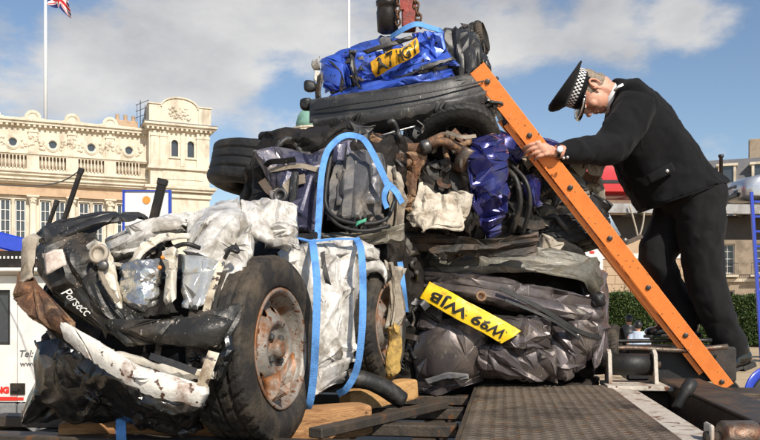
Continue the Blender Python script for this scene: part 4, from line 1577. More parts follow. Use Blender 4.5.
# ------------------------------------------------------------------ the recovery truck's steel bed
DZ = 1.10
bed = empty('truck_bed', (0.20, 2.15, 0), R(-8.8))
tag(bed, 'rusty steel vehicle-transporter bed carrying the crushed cars', 'truck bed')
bedM = Matrix.Translation(bed.location) @ Matrix.Rotation(R(-8.8), 4, 'Z')


def bed_local(p):
    return bedM.inverted() @ Vector(p)


def build_bed():
    # tread-plate runway in two sheets, each with raised lozenges
    z = DZ + .05
    MB().box(0.015, .60, -.55, 1.58, z - .012, z, ch=.002).build('tread_plate', M['tread_steel'], bed)
    v, f = [], []
    j = 0
    y = -.53
    while y < 1.56:
        x = .03 + (.0175 if j % 2 else 0)
        while x < .585:
            a = R(38 if j % 2 else -38)
            for i in range(8):
                t = 2 * math.pi * i / 8
                lx, ly = .016 * math.cos(t), .0052 * math.sin(t)
                v.append((x + lx * math.cos(a) - ly * math.sin(a), y + lx * math.sin(a) + ly * math.cos(a), z + .0003))
            for i in range(8):
                t = 2 * math.pi * i / 8
                lx, ly = .012 * math.cos(t), .0028 * math.sin(t)
                v.append((x + lx * math.cos(a) - ly * math.sin(a), y + lx * math.sin(a) + ly * math.cos(a), z + .0022))
            b = len(v) - 16
            for i in range(8):
                f.append((b + i, b + (i + 1) % 8, b + 8 + (i + 1) % 8, b + 8 + i))
            f.append(tuple(b + 8 + i for i in range(8)))
            x += .035
        y += .0205
        j += 1
    o = mesh_obj('tread_lozenges', v, f, M['tread_steel'], bed, False, False)
    tag(o, kind='stuff')
    # folded edge and worn pale margin
    MB().box(0.0, .0145, -.55, 1.58, z - .09, z - .002, ch=.002).build('folded_edge', M['deck_steel'], bed)
    MB().box(.602, .70, -.25, 1.62, z - .02, z - .004, ch=.003).build('worn_margin', M['worn_white_steel'], bed)
    MB().box(.60, .6995, -.55, -.26, z - .02, z - .006, ch=.003).build('worn_margin', M['deck_steel'], bed)
    # support under plate
    for u in (.06, .33, .62):
        MB().box(u - .03, u + .03, -.6, 1.55, z - .16, z - .022, ch=.004).build('runner', M['deck_steel'], bed)
    MB().box(-1.7, 1.3, 1.60, 1.72, z - .18, z - .03, ch=.004).build('end_beam', M['deck_steel'], bed)
    # open ladder frame to the left of the runway
    for u in (-.13, -.5, -.98, -1.45):
        MB().box(u - .04, u + .04, -1.0, 2.4, DZ - .13, DZ - .03, ch=.004).build('long_beam', M['deck_steel'], bed)
    for y in (-.25, .12, .52, .95, 1.4):
        MB().box(-1.7, -.02, y - .045, y + .045, DZ - .028, DZ + .012, ch=.004).build('cross_beam', M['deck_steel'], bed)
    MB().bar((-.42, .15, DZ + .03), (-.10, .92, DZ + .03), .05, .03, ch=.003).build('diagonal_brace', M['deck_steel'], bed)
    MB().box(-1.9, 1.6, -1.2, 3.4, DZ - .42, DZ - .36).build('under_tray', M['transporter_dark'], bed)
    # near corner roller
    r = empty('corner_roller', (.70, .10, z + .005), 0, bed)
    MB().lathe([(.02, -.052), (.030, -.050), (.042, -.046), (.045, -.04), (.045, .04), (.042, .046), (.030, .05), (.02, .052)], 28, (.05, 0, 0), (1, .15, 0)).build('drum', M['roller_steel'], r, True)
    MB().lathe([(.016, -.09), (.016, .11)], 14, (.05, 0, 0), (1, .15, 0)).build('axle', M['deck_steel'], r, True)
    MB().box(-.03, -.018, -.03, .04, -.03, .035, ch=.004).build('lug', M['worn_white_steel'], r)
    # winch roller in a white bracket at the far corner
    w = empty('roller_bracket', (.60, 1.62, z + .01), 0, bed)
    for u in (0, .20):
        vv = [(u, -.05, 0), (u, .11, 0), (u, .09, .13), (u, .02, .15), (u, -.02, .13)]
        vv2 = [(x + .016, y, zz) for x, y, zz in vv]
        n = 5
        MB().add(vv + vv2, [tuple(range(n)), tuple(range(n, 2 * n))[::-1]] + [(k, n + k, n + (k + 1) % n, (k + 1) % n) for k in range(n)]).build('cheek_plate', M['worn_white_steel'], w)
    MB().lathe([(.05, .018), (.05, .198)], 24, (0, .04, .08), (1, 0, 0)).build('drum', M['rubber'], w, True)
    MB().lathe([(.014, -.02), (.014, .24)], 12, (0, .04, .08), (1, 0, 0)).build('axle', M['roller_steel'], w, True)
    MB().box(-.02, .26, -.16, .14, -.022, -.002, ch=.003).build('base_plate', M['worn_white_steel'], w)
    # side rail beam running towards the camera on the right, chain and hook in the gutter
    MB().box(.86, 1.02, -1.2, 1.75, z - .14, z + .008, ch=.006).build('side_rail', M['deck_steel'], bed)
    MB().box(.85, 1.03, -1.2, 1.75, z + .010, z + .022, ch=.003).build('rail_cap', M['deck_steel'], bed)
    MB().box(.705, .855, -.55, 1.58, z - .13, z - .11).build('gutter_floor', M['transporter_dark'], bed)
    MB().lathe([(.017, 0), (.017, .07), (.024, .075), (.024, .13), (.012, .14)], 14, (.73, .78, z + .0), (.5, .55, .62)).build('tail_lamp', M['rubber'], bed, True)
    for k in range(7):
        a = k * .026
        t = MB()
        nseg = 14
        for i in range(nseg):
            p0 = 2 * math.pi * i / nseg
            p1 = 2 * math.pi * (i + 1) / nseg
            c0 = Vector((math.cos(p0) * .016, math.sin(p0) * .009, 0))
            c1 = Vector((math.cos(p1) * .016, math.sin(p1) * .009, 0))
            if k % 2:
                c0, c1 = Vector((c0.x, 0, c0.y)), Vector((c1.x, 0, c1.y))
            off = Vector((.77 + a * .7, .52 - a * .4, z - .05 + .01 * math.sin(k * 2)))
            t.bar(off + c0, off + c1, .006)
        t.build('chain_link', M['chain_rust'], bed)
    # side skirts down to wheels so the bed stands on something
    for (u, y) in ((-1.5, .2), (-1.5, 1.6), (1.25, 1.9)):
        wh = empty('wheel', (u, y, .42), 0, bed)
        MB().lathe([(.22, -.12), (.4, -.13), (.42, -.09), (.42, .09), (.4, .13), (.22, .12)], 30, (0, 0, 0), (1, 0, 0)).build('tyre', M['tyre_black'], wh, True)
        MB().lathe([(.05, -.1), (.2, -.06), (.24, -.1), (.24, .1), (.05, .1)], 24, (0, 0, 0), (1, 0, 0)).build('rim', M['grey_trim'], wh, True)
    # black lifting boom lying behind, low
    MB().box(.75, 1.28, 2.06, 2.3, z - .02, z + .155, ch=.01).build('rear_boom', M['rubber'], bed)
    tube('boom_pipe', [(.5, 1.96, z + .14), (.75, 1.98, z + .15), (1.0, 1.98, z + .14), (1.22, 2.0, z + .16)], .014, M['roller_steel'], bed, 8, .05, False)
    tube('boom_pipe', [(.45, 1.98, z + .18), (.8, 2.0, z + .185), (1.15, 2.02, z + .19)], .010, M['hose'], bed, 8, .05, False)
    # step where the policeman stands
    MB().box(1.06, 1.70, 1.50, 2.05, z - .09, z - .045, ch=.006).build('foot_board', M['deck_steel'], bed)


build_bed()


def beam_block(name, A, C, w, h, mat, label, seed):
    """squared timber from A to C (world), with sawn grain relief"""
    A, C = Vector(A), Vector(C)
    o = empty(name, ((A.x + C.x) / 2, (A.y + C.y) / 2, min(A.z, C.z) - h / 2))
    tag(o, label, 'timber')
    d = (C - A)
    v, f = rounded_block((1, 1, 1), 14, 14)
    y = np.array(d.normalized())
    x = np.cross(y, [0, 0, 1.0])
    x /= np.linalg.norm(x)
    z = np.cross(x, y)
    mid = np.array((A + C) / 2)
    vv = mid + v[:, :1] * x * w + v[:, 1:2] * y * d.length + v[:, 2:] * z * h
    vv = vv + crumple(vv, [(.06, .0015)], seed)
    q = mesh_obj('block', vv, f, mat, o)
    auto_smooth(q, 40)
    return o


beam_block('timber_block', P(215, 432, 2.52), P(368, 418, 2.70), .11, .105, M['wood'], 'brown timber block wedged under the big front wheel', 3)
beam_block('timber_block', P(345, 402, 3.0), P(412, 388, 3.2), .09, .08, M['wood_pale'], 'pale timber wedge under the back of the white wreck', 4)
beam_block('timber_block', P(60, 436, 2.50), P(232, 438, 2.62), .12, .10, M['wood'], 'dark timber baulk under the nose of the white wreck', 5)
# ------------------------------------------------------------------ crushed cars
def axes_from(n, up=(0, 0, 1)):
    n = Vector(n).normalized()
    x = Vector(up).cross(n)
    if x.length < 1e-3:
        x = Vector((1, 0, 0))
    x.normalize()
    return x, n.cross(x), n


def wheel(parent, c, normal, Rr=.285, width=.17, rim_r=.175, spin=0.0, up=(0, 0, 1), tyre_mat='tyre', rim_mat='rim_steel', seed=1, squash=(1, 1), crush=0.0, rim=True, label=None, sipes=1.0):
    c = Vector(c)
    w = empty('wheel', c - root_shift(parent), 0, parent)
    if label:
        w['label'] = label
    x, y, n = [np.array(q) for q in axes_from(normal, up)]
    hw = width / 2
    # tyre section, outer bead round to inner bead: (radius, lateral)
    sec = [(rim_r - .006, hw * .62), (rim_r + .004, hw * .80), (rim_r + .012, hw * .86), (rim_r + .016, hw * .83)]
    for t in np.linspace(0, 1, 12):
        sec.append((rim_r + .016 + (Rr - .014 - rim_r - .016) * t, hw * (.84 + .18 * math.sin(math.pi * (t * .85 + .05)))))
    for t in np.linspace(0, 1, 5)[1:]:
        a = t * math.pi / 2
        sec.append((Rr - .014 + .012 * math.sin(a), hw * (.90 + .0 * t) - .012 * (1 - math.cos(a))))
    edge = sec[-1][1]
    tread = [(Rr, l) for l in np.linspace(edge, -edge, 42)[1:-1]]
    prof = sec + tread + [(r, -l) for r, l in sec[::-1]]
    pr = np.array(prof)
    NA = 300
    ang = np.linspace(0, 2 * math.pi, NA, endpoint=False)
    A, Rad = np.meshgrid(ang, pr[:, 0])
    Lat = np.repeat(pr[:, 1][:, None], NA, 1)
    is_t = np.zeros(len(prof), bool)
    is_t[len(sec) - 3:len(sec) + len(tread) + 3] = True
    ln = Lat / hw
    groove = np.zeros_like(A)
    for g in (-.42, 0.0, .42):
        groove = np.maximum(groove, (np.abs(ln - g) < .055))
    ph = (A * 36 / (2 * math.pi) + np.abs(ln) * 1.3 + .5 * (np.abs(ln) < .42)) % 1.0
    groove = np.maximum(groove, ((ph < .20) & (np.abs(ln) > .10)).astype(float) * .8 * sipes)
    Rad = Rad - .0065 * groove * is_t[:, None]
    pts = (np.cos(A + spin) * Rad * squash[0])[..., None] * x + (np.sin(A + spin) * Rad * squash[1])[..., None] * y + Lat[..., None] * n
    p = pts.reshape(-1, 3) + np.array(c)
    if crush:
        p = p + crumple(p, [(.22, crush)], seed)
    p = p + crumple(p, [(.05, .0012)], seed + 1)
    i = np.arange(len(prof) * NA).reshape(len(prof), NA)
    j = np.roll(i, -1, axis=1)
    f = np.stack([i[:-1], j[:-1], j[1:], i[1:]], -1).reshape(-1, 4)
    ty = mesh_obj('tyre', p, f, M[tyre_mat], w)
    if not rim:
        return w
    # pressed steel rim with slots round the disc
    rs = rim_r
    ex = hw * .80
    prof = [(rs + .012, ex + .004), (rs + .014, ex + .010), (rs + .006, ex + .013), (rs - .003, ex + .006), (rs - .006, ex - .012), (rs - .012, ex - .026), (rs - .016, ex - .040),
            (rs - .020, ex - .046), (rs - .030, ex - .044), (rs - .045, ex - .034), (rs - .058, ex - .024), (rs - .070, ex - .012), (rs - .078, ex - .004), (rs - .086, ex + .001), (rs - .096, ex - .003),
            (rs - .104, ex - .014), (rs - .110, ex - .020), (.032, ex - .020), (.030, ex - .016), (.028, ex + .004), (.022, ex + .010), (.0, ex + .011)]
    fine = []
    for a, b in zip(prof[:-1], prof[1:]):
        k = 3 if a[0] - b[0] > .009 else 2
        for t in range(k):
            fine.append((a[0] + (b[0] - a[0]) * t / k, a[1] + (b[1] - a[1]) * t / k))
    fine.append(prof[-1])
    pr = np.array(fine)
    NA = 192
    ang = np.linspace(0, 2 * math.pi, NA, endpoint=False)
    A, Rad = np.meshgrid(ang, pr[:, 0])
    Lat = np.repeat(pr[:, 1][:, None], NA, 1)
    pts = (np.cos(A + spin) * Rad * squash[0])[..., None] * x + (np.sin(A + spin) * Rad * squash[1])[..., None] * y + Lat[..., None] * n
    p = pts.reshape(-1, 3) + np.array(c)
    if crush:
        p = p + crumple(p, [(.22, crush)], seed)
    i = np.arange(len(pr) * NA).reshape(len(pr), NA)
    j = np.roll(i, -1, axis=1)
    f = np.stack([i[:-1], j[:-1], j[1:], i[1:]], -1).reshape(-1, 4)
    rc = (Rad[:-1] + Rad[1:]).ravel() / 2
    ac = A[:-1].ravel()
    rmid, rhalf = rs - .050, .0115
    k = (ac * 10 / (2 * math.pi)) % 1.0
    da = (k - .5) * 2 * math.pi / 10 * rmid
    hole = ((rc - rmid) / rhalf) ** 2 + (da / .017) ** 2 < 1
    f = f[~hole]
    mesh_obj('rim', p, f, M[rim_mat], w, True, True, .003)
    for q in range(4):
        b = MB()
        a = spin + q * math.pi / 2 + .3
        o = np.array(c) + (math.cos(a) * .048) * x + (math.sin(a) * .048) * y + (ex - .02) * n
        b.lathe([(.011, 0), (.011, .012), (.008, .016)], 6, o, n)
        b.build('wheel_bolt', M['bolt_grey'], w, False, True)
    MB().lathe([(rs - .03, 0), (rs - .03, .02), (.05, .03)], 24, np.array(c) + (ex - .10) * n, n).build('brake_drum', M['rust'], w, True, True)
    return w


def bale(name, c, label, group='crushed cars stacked on the truck bed'):
    o = empty(name, c)
    return tag(o, label, 'wrecked car', group)


def number_plate(parent, rows, txt, base, seed, flip=False, size=.8, lift=.004, squeeze=1.0, cr=CR_SOFT, bold=.0):
    """bent plate through rows of control points with its lettering pressed onto it"""
    c = np.array([[tuple(P(*q)) for q in r] for r in rows], dtype=float)
    nu, nv = 110, 30
    g = cat_rows(c, nv)
    g = np.swapaxes(cat_rows(np.swapaxes(g, 0, 1), nu), 0, 1)
    n = np.cross(np.gradient(g, axis=1), np.gradient(g, axis=0))
    n /= np.linalg.norm(n, axis=2, keepdims=True)
    if n[:, :, 1].mean() > 0:
        n = -n
    g = g + crumple(g.reshape(-1, 3), cr, seed).reshape(g.shape)
    i = np.arange(nu * nv).reshape(nv, nu)
    f = np.stack([i[:-1, :-1], i[1:, :-1], i[1:, 1:], i[:-1, 1:]], -1).reshape(-1, 4)
    o = mesh_obj('number_plate', g.reshape(-1, 3), f, base, parent, True, True, .003)
    v, tf = text_mesh(txt, 1.0, bold, .0, 0, 1.0)
    w, h = np.ptp(v[:, 0]), np.ptp(v[:, 1])
    s = (v[:, 0] - v[:, 0].min()) / w
    t = (v[:, 1] - v[:, 1].min()) / h
    m0 = (1 - size) / 2
    s = .5 + (s - .5) * squeeze
    t = m0 + t * size
    if flip:
        s, t = 1 - s, 1 - t
    fu, fv = s * (nu - 1), (1 - t) * (nv - 1)
    u0, v0 = np.clip(fu.astype(int), 0, nu - 2), np.clip(fv.astype(int), 0, nv - 2)
    a, b = (fu - u0)[:, None], (fv - v0)[:, None]

    def sm(G):
        return (G[v0, u0] * (1 - a) + G[v0, u0 + 1] * a) * (1 - b) + (G[v0 + 1, u0] * (1 - a) + G[v0 + 1, u0 + 1] * a) * b
    pts = sm(g) + sm(n) * lift
    mesh_obj('lettering', pts, tf, M['plate_black'], o, False, True)
    return o


def clutter(parent, box, d, n, seed, mats, kinds=('strip', 'pipe', 'sheet'), size=1.0, spread=.10):
    """loose bits of wreck pressed into a bale: bent strips, hoses, folded sheet"""
    r = random.Random(seed)
    x0, y0, x1, y1 = box
    for k in range(n):
        kind = r.choice(kinds)
        px, py = r.uniform(x0, x1), r.uniform(y0, y1)
        dd = d + r.uniform(-spread, spread) * .6
        a = r.uniform(0, math.pi)
        mt = M[r.choice(mats)]
        if kind == 'sheet':
            s = r.uniform(14, 34) * size
            q = []
            for j in range(3):
                row = []
                for i in range(3):
                    u, v = (i - 1) * s * .6, (j - 1) * s * .45
                    row.append((px + u * math.cos(a) - v * math.sin(a), py + u * math.sin(a) + v * math.cos(a), dd + r.uniform(-.035, .035)))
                q.append(row)
            patch('torn_sheet', q, mt, parent, seed * 31 + k, CR_MED, .009, .02, .03, .02)
        elif kind == 'strip':
            s = r.uniform(18, 48) * size
            q = [P(px + (t - .5) * s * math.cos(a) + r.uniform(-4, 4), py + (t - .5) * s * math.sin(a) + r.uniform(-4, 4), dd + r.uniform(-.03, .02)) for t in (0, .33, .66, 1)]
            ribbon('bent_strip', q, r.uniform(.018, .045), mt, parent, .005, (r.uniform(-.5, .5), -1, r.uniform(-.4, .6)), .02, r.uniform(0, .5))
        else:
            s = r.uniform(20, 60) * size
            q = [P(px + (t - .5) * s * math.cos(a) + r.uniform(-7, 7), py + (t - .5) * s * math.sin(a) + r.uniform(-7, 7), dd + r.uniform(-.04, .02)) for t in (0, .25, .5, .75, 1)]
            tube('hose', q, r.uniform(.005, .014), mt, parent, 8, .02)


M['core'] = surf('core', (.014, .012, .011), .7, .1, 0, dirt=(.03, .022, .016), dirt_amt=.4, dirt_scale=9, bump=.4, bump_scale=30, spec=.3)

# ================= A: white car, nose towards the camera
A = bale('crushed_white_car', P(190, 430, 2.7), 'crushed white car at lower left, black torn nose, rusty steel wheel in front')
lump('crushed_core', P(168, 325, 2.88), (.62, .74, .40), (0, 8, -16), M['core'], A, 1, CR_BIG, 60)
lump('crushed_core', P(316, 322, 3.12), (.34, .70, .44), (0, 0, -28), M['core'], A, 2, CR_BIG, 50)
lump('crushed_core', P(290, 262, 2.95), (.22, .30, .22), (0, 0, -25), M['core'], A, 3, CR_MED, 30)
lump('crushed_core', P(392, 275, 3.42), (.16, .30, .30), (0, 0, -20), M['core'], A, 4, CR_MED, 30)
# black front panel, curving down from upper left
patch('front_panel', [[(33, 228, 2.46), (58, 216, 2.47), (92, 212, 2.5), (128, 211, 2.56)],
                      [(24, 250, 2.38), (52, 240, 2.35), (78, 238, 2.36), (98, 230, 2.44)],
                      [(42, 285, 2.32), (64, 276, 2.28), (88, 270, 2.28), (104, 260, 2.34)],
                      [(74, 318, 2.28), (94, 308, 2.23), (115, 300, 2.22), (130, 294, 2.28)],
                      [(122, 352, 2.24), (134, 336, 2.19), (148, 322, 2.18), (156, 312, 2.24)]], M['black_plastic'], A, 11, [(.16, .016), (.06, .008), (.022, .0035)], .006, .05, .03, .012, (.006, .08, 20))
patch('front_panel', [[(34, 233, 2.44), (60, 218, 2.44), (100, 212, 2.48), (150, 209, 2.56)],
                      [(36, 240, 2.38), (64, 227, 2.37), (102, 219, 2.42), (148, 214, 2.52)],
                      [(44, 246, 2.37), (70, 234, 2.36), (100, 226, 2.42), (135, 222, 2.5)]], M['black_satin'], A, 12, CR_MED, .006, .03, .02, .02)
patch('nose_corner', [[(22, 238, 2.40), (32, 232, 2.38), (42, 232, 2.38)], [(14, 262, 2.36), (26, 258, 2.32), (38, 256, 2.34)], [(14, 286, 2.36), (24, 284, 2.32), (36, 280, 2.33)]], M['trim_tan'], A, 13, CR_MED, .006, .03, .02, .02)
# brown bumper end, white rusted bumper bar
patch('bumper_end', [[(14, 266, 2.38), (32, 282, 2.29), (56, 303, 2.23), (76, 322, 2.20)], [(12, 284, 2.34), (30, 305, 2.25), (52, 324, 2.19), (72, 337, 2.17)], [(16, 300, 2.38), (32, 320, 2.28), (54, 337, 2.22), (72, 345, 2.2)]], M['rust'], A, 14, CR_MED, .006, .04, .03, .015)
patch('bumper_bar', [[(58, 317, 2.21), (88, 335, 2.15), (120, 354, 2.11), (155, 371, 2.08), (206, 384, 2.09)],
                     [(56, 329, 2.17), (86, 348, 2.12), (117, 367, 2.08), (152, 386, 2.05), (204, 397, 2.07)],
                     [(60, 342, 2.21), (84, 360, 2.16), (114, 380, 2.12), (148, 399, 2.09), (200, 411, 2.11)]], M['rusty_white'], A, 15, [(.12, .012), (.05, .006), (.02, .002)], .005, .02, .02, .006, flat=.5, buckle=.5, folds=.6, amp=.7)
patch('bumper_beam', [[(95, 340, 2.24), (130, 352, 2.19), (170, 360, 2.16), (218, 366, 2.17)], [(97, 352, 2.22), (130, 363, 2.17), (170, 372, 2.14), (216, 378, 2.15)], [(102, 360, 2.26), (132, 370, 2.2), (170, 381, 2.17), (214, 386, 2.18)]], M['cream_paint'], A, 16, CR_MED, .006, .03, .02, .02)
ribbon('torn_strip', [P(214, 352, 2.12), P(208, 368, 2.10), P(202, 386, 2.10)], .030, M['cream_paint'], A, .003)
ribbon('torn_strip', [P(150, 356, 2.12), P(175, 364, 2.10), P(196, 372, 2.10)], .018, M['black_satin'], A, .004)
# black lip under the lamps
patch('bumper_cover', [[(108, 320, 2.24), (150, 315, 2.18), (190, 308, 2.16), (222, 304, 2.18), (243, 298, 2.24)],
                       [(112, 334, 2.20), (152, 333, 2.13), (190, 330, 2.11), (222, 326, 2.13), (240, 320, 2.2)],
                       [(128, 349, 2.22), (160, 350, 2.16), (190, 351, 2.13), (214, 353, 2.15), (230, 350, 2.2)]], M['black_plastic'], A, 17, [(.14, .014), (.05, .007), (.02, .003)], .0055, .03, .03, .010, folds=.7, buckle=.45, amp=.8, flat=.7)
patch('lamp_housing', [[(216, 338, 2.18), (226, 332, 2.15), (236, 330, 2.18)], [(218, 360, 2.16), (228, 356, 2.12), (236, 350, 2.15)], [(210, 390, 2.18), (222, 386, 2.14), (230, 376, 2.18)]], M['black_film'], A, 18, CR_SOFT, .006, .03, .02, .01, bulge=.015)
# black plastic hanging under the bumper
patch('undertray', [[(40, 338, 2.34), (76, 352, 2.26), (116, 376, 2.21), (160, 398, 2.19), (206, 405, 2.22)],
                    [(32, 372, 2.38), (62, 382, 2.28), (110, 396, 2.24), (160, 407, 2.22), (206, 412, 2.24)],
                    [(28, 398, 2.42), (60, 408, 2.34), (110, 416, 2.29), (160, 417, 2.27), (204, 416, 2.28)],
                    [(36, 418, 2.48), (62, 424, 2.42), (110, 427, 2.38), (160, 425, 2.36), (200, 422, 2.36)]], M['black_film'], A, 19, [(.16, .022), (.07, .012), (.03, .004)], .006, .04, .04, .012, grow=1.0)
patch('undertray', [[(36, 332, 2.40), (52, 335, 2.33), (70, 350, 2.28)], [(34, 358, 2.36), (50, 362, 2.29), (72, 372, 2.26)], [(40, 385, 2.38), (56, 390, 2.30), (84, 396, 2.26)]], M['black_film'], A, 20, CR_BIG, .006, .04, .03, .02)
# white bonnet folds
W = M['white_paint']
CRW = [(.13, .030), (.055, .010), (.02, .003)]
patch('bonnet_fold', [[(95, 233, 2.52), (125, 222, 2.5), (160, 212, 2.52), (200, 203, 2.56)],
                      [(102, 246, 2.44), (130, 238, 2.40), (165, 228, 2.42), (198, 218, 2.46)],
                      [(112, 262, 2.44), (140, 252, 2.40), (165, 240, 2.42), (192, 238, 2.48)]], W, A, 21, CRW, .006, .05, .03, .012)
patch('bonnet_fold', [[(180, 213, 2.54), (204, 201, 2.52), (230, 197, 2.56), (248, 204, 2.62)],
                      [(180, 236, 2.44), (204, 225, 2.36), (230, 222, 2.38), (252, 228, 2.48)],
                      [(184, 258, 2.42), (204, 262, 2.32), (224, 262, 2.32), (244, 256, 2.42)]], W, A, 22, CRW, .006, .06, .03, .008)
patch('wing_fold', [[(226, 246, 2.42), (246, 232, 2.38), (264, 238, 2.44)], [(214, 272, 2.34), (238, 266, 2.29), (256, 262, 2.36)], [(204, 300, 2.28), (220, 298, 2.23), (238, 288, 2.28)], [(198, 320, 2.28), (208, 319, 2.22), (219, 312, 2.26)]], W, A, 23, CRW, .0055, .05, .02, .006)
patch('wing_fold', [[(212, 198, 2.66), (240, 192, 2.66), (266, 195, 2.7), (292, 214, 2.76)], [(218, 216, 2.56), (246, 212, 2.54), (272, 217, 2.58), (299, 231, 2.68)], [(234, 242, 2.5), (252, 238, 2.47), (274, 240, 2.51), (298, 248, 2.62)]], W, A, 24, [(.09, .028), (.04, .010), (.02, .003)], .006, .05, .03, .012)
patch('wing_fold', [[(262, 228, 2.6), (280, 222, 2.56), (298, 228, 2.6)], [(262, 238, 2.55), (282, 236, 2.50), (300, 240, 2.56)], [(266, 248, 2.58), (282, 248, 2.54), (298, 249, 2.58)]], W, A, 25, CR_SOFT, .006, .05, .02, .0, bulge=.02)
patch('bonnet_edge', [[(110, 258, 2.42), (128, 262, 2.36), (140, 244, 2.36), (160, 233, 2.38), (192, 230, 2.42)], [(114, 266, 2.38), (131, 268, 2.32), (144, 252, 2.33), (162, 240, 2.35), (190, 238, 2.4)]], M['cream_paint'], A, 26, CR_FINE, .005, .03, .015, .005)
patch('bonnet_edge', [[(120, 226, 2.45), (150, 216, 2.45), (182, 210, 2.47)], [(124, 236, 2.40), (152, 226, 2.39), (184, 222, 2.42)], [(132, 246, 2.43), (156, 234, 2.42), (184, 230, 2.45)]], W, A, 27, CR_MED, .005, .04, .02, .02)
# smashed lamps
patch('lamp_bowl', [[(82, 246, 2.35), (94, 238, 2.31), (107, 244, 2.34)], [(88, 266, 2.31), (102, 262, 2.26), (114, 266, 2.3)], [(98, 290, 2.29), (111, 285, 2.24), (121, 289, 2.28)], [(111, 314, 2.28), (120, 307, 2.22), (130, 304, 2.26)]], M['cream_paint'], A, 28, CR_SOFT, .005, .04, .02, .004, bulge=.012)
MB().lathe([(.030, 0), (.026, .008), (.020, .010), (.016, -.006), (.004, -.01)], 24, P(99, 254, 2.255), (-.1, -1, .25)).build('bulb_socket', M['trim_tan'], A, True, True)
MB().lathe([(.014, 0), (.015, .012), (.010, .016)], 16, P(104, 266, 2.245), (.2, -1, .1)).build('bulb_cap', M['bolt_grey'], A, True, True)
ribbon('bulb_strip', [P(100, 270, 2.24), P(108, 288, 2.215), P(118, 302, 2.205)], .012, M['trim_tan'], A, .004)
patch('headlight', [[(118, 262, 2.32), (138, 256, 2.29), (160, 258, 2.31)], [(116, 284, 2.27), (140, 280, 2.23), (162, 280, 2.27)], [(122, 308, 2.26), (142, 310, 2.22), (160, 306, 2.26)]], M['chrome_foil'], A, 29, [(.03, .014), (.014, .006)], .0045, .03, .02, .006)
patch('headlight', [[(184, 258, 2.32), (206, 255, 2.29), (224, 262, 2.31)], [(178, 284, 2.26), (202, 282, 2.22), (218, 284, 2.26)], [(180, 306, 2.24), (196, 308, 2.20), (210, 302, 2.24)]], M['lens_glass'], A, 30, [(.06, .022), (.03, .005)], .0045, .03, .02, .004)
patch('lamp_bracket', [[(160, 252, 2.30), (172, 246, 2.28), (184, 250, 2.3)], [(160, 275, 2.26), (170, 272, 2.23), (180, 274, 2.26)], [(160, 306, 2.25), (168, 304, 2.22), (176, 302, 2.25)]], M['cream_paint'], A, 31, CR_MED, .005, .03, .015, .01)
for px, py in ((163, 258), (160, 268)):
    MB().lathe([(.005, 0), (.0055, .008), (.003, .011)], 10, P(px, py, 2.22), (.1, -1, .2)).build('indicator_bulb', M['sign_orange'], A, True, True)
ribbon('torn_strip', [P(222, 262, 2.30), P(212, 290, 2.23), P(206, 312, 2.21)], .02, M['cream_paint'], A, .004)
tube('wiring', [P(225, 258, 2.28), P(230, 250, 2.25), P(238, 252, 2.25), P(236, 246, 2.27)], .006, M['hose'], A, 8, .01)
patch('torn_sheet', [[(221, 250, 2.28), (236, 240, 2.27)], [(224, 256, 2.27), (238, 248, 2.26)]], M['black_satin'], A, 60, CR_FINE, .005, .01, .01, .01)
tube('wiring', [P(168, 250, 2.3), P(185, 244, 2.28), P(200, 248, 2.3)], .007, M['hose'], A, 8, .01)
clutter(A, (140, 238, 190, 256), 2.40, 7, 5, ['dark_metal', 'black_plastic', 'trim_grey'], ('strip', 'pipe', 'sheet'), .5)
clutter(A, (130, 345, 215, 375), 2.22, 5, 6, ['black_plastic', 'dark_metal', 'black_film'], ('strip', 'pipe', 'sheet'), .5)
# sticker and scrawl
patch('sticker', [[(45, 254, 2.265), (62, 250, 2.24)], [(47, 273, 2.25), (65, 265, 2.235)]], M['sticker'], A, 32, CR_FINE, .005, .004, .01, .008)
v, f = text_mesh('Porsecc', .036, .0, .0006, .3, .95)
c0, ux = P(76, 302, 2.205), (P(91, 316, 2.195) - P(61, 288, 2.235)).normalized()
nn = Vector((.12, -.93, .34)).normalized()
uy = nn.cross(ux).normalized()
pts = np.array([tuple(c0 + ux * a + uy * b + nn * (cc + .0)) for a, b, cc in v])
pts = pts + crumple(pts, [(.02, .0035)], 3) * np.array([1, .3, 1])
mesh_obj('chalk_scrawl', pts, f, M['marker_white'], A, False, True)
# white flank
patch('side_panel', [[(280, 252, 2.66), (310, 244, 2.74), (345, 240, 2.92), (382, 246, 3.12)],
                     [(283, 282, 2.57), (312, 276, 2.66), (348, 272, 2.84), (380, 280, 3.05)],
                     [(290, 320, 2.56), (315, 315, 2.63), (350, 310, 2.80), (368, 318, 3.02)],
                     [(298, 355, 2.60), (320, 352, 2.66), (350, 346, 2.84), (366, 350, 3.04)],
                     [(302, 376, 2.64), (322, 370, 2.70), (350, 362, 2.88), (364, 362, 3.08)]], W, A, 33, [(.22, .024), (.09, .012), (.04, .005)], .0065, .05, .03, .01, (.010, .12, 12))
patch('sill_panel', [[(298, 374, 2.60), (322, 366, 2.65), (352, 356, 2.82)], [(298, 388, 2.57), (322, 380, 2.62), (350, 370, 2.80)], [(300, 404, 2.64), (322, 396, 2.68), (346, 384, 2.86)]], W, A, 34, CRW, .006, .05, .02, .01)
patch('window_ledge', [[(278, 246, 2.72), (310, 239, 2.82), (345, 237, 2.98), (384, 242, 3.18)], [(280, 254, 2.62), (312, 248, 2.70), (347, 245, 2.88), (384, 252, 3.06)], [(283, 264, 2.62), (313, 260, 2.71), (347, 256, 2.89), (384, 262, 3.08)]], W, A, 35, CRW, .006, .04, .02, .01)
patch('torn_slot', [[(319, 250, 2.66), (325, 249, 2.66)], [(321, 268, 2.63), (327, 266, 2.63)], [(324, 282, 2.63), (333, 286, 2.63)]], M['black_satin'], A, 36, CR_FINE, .004, .005, .008, .01)
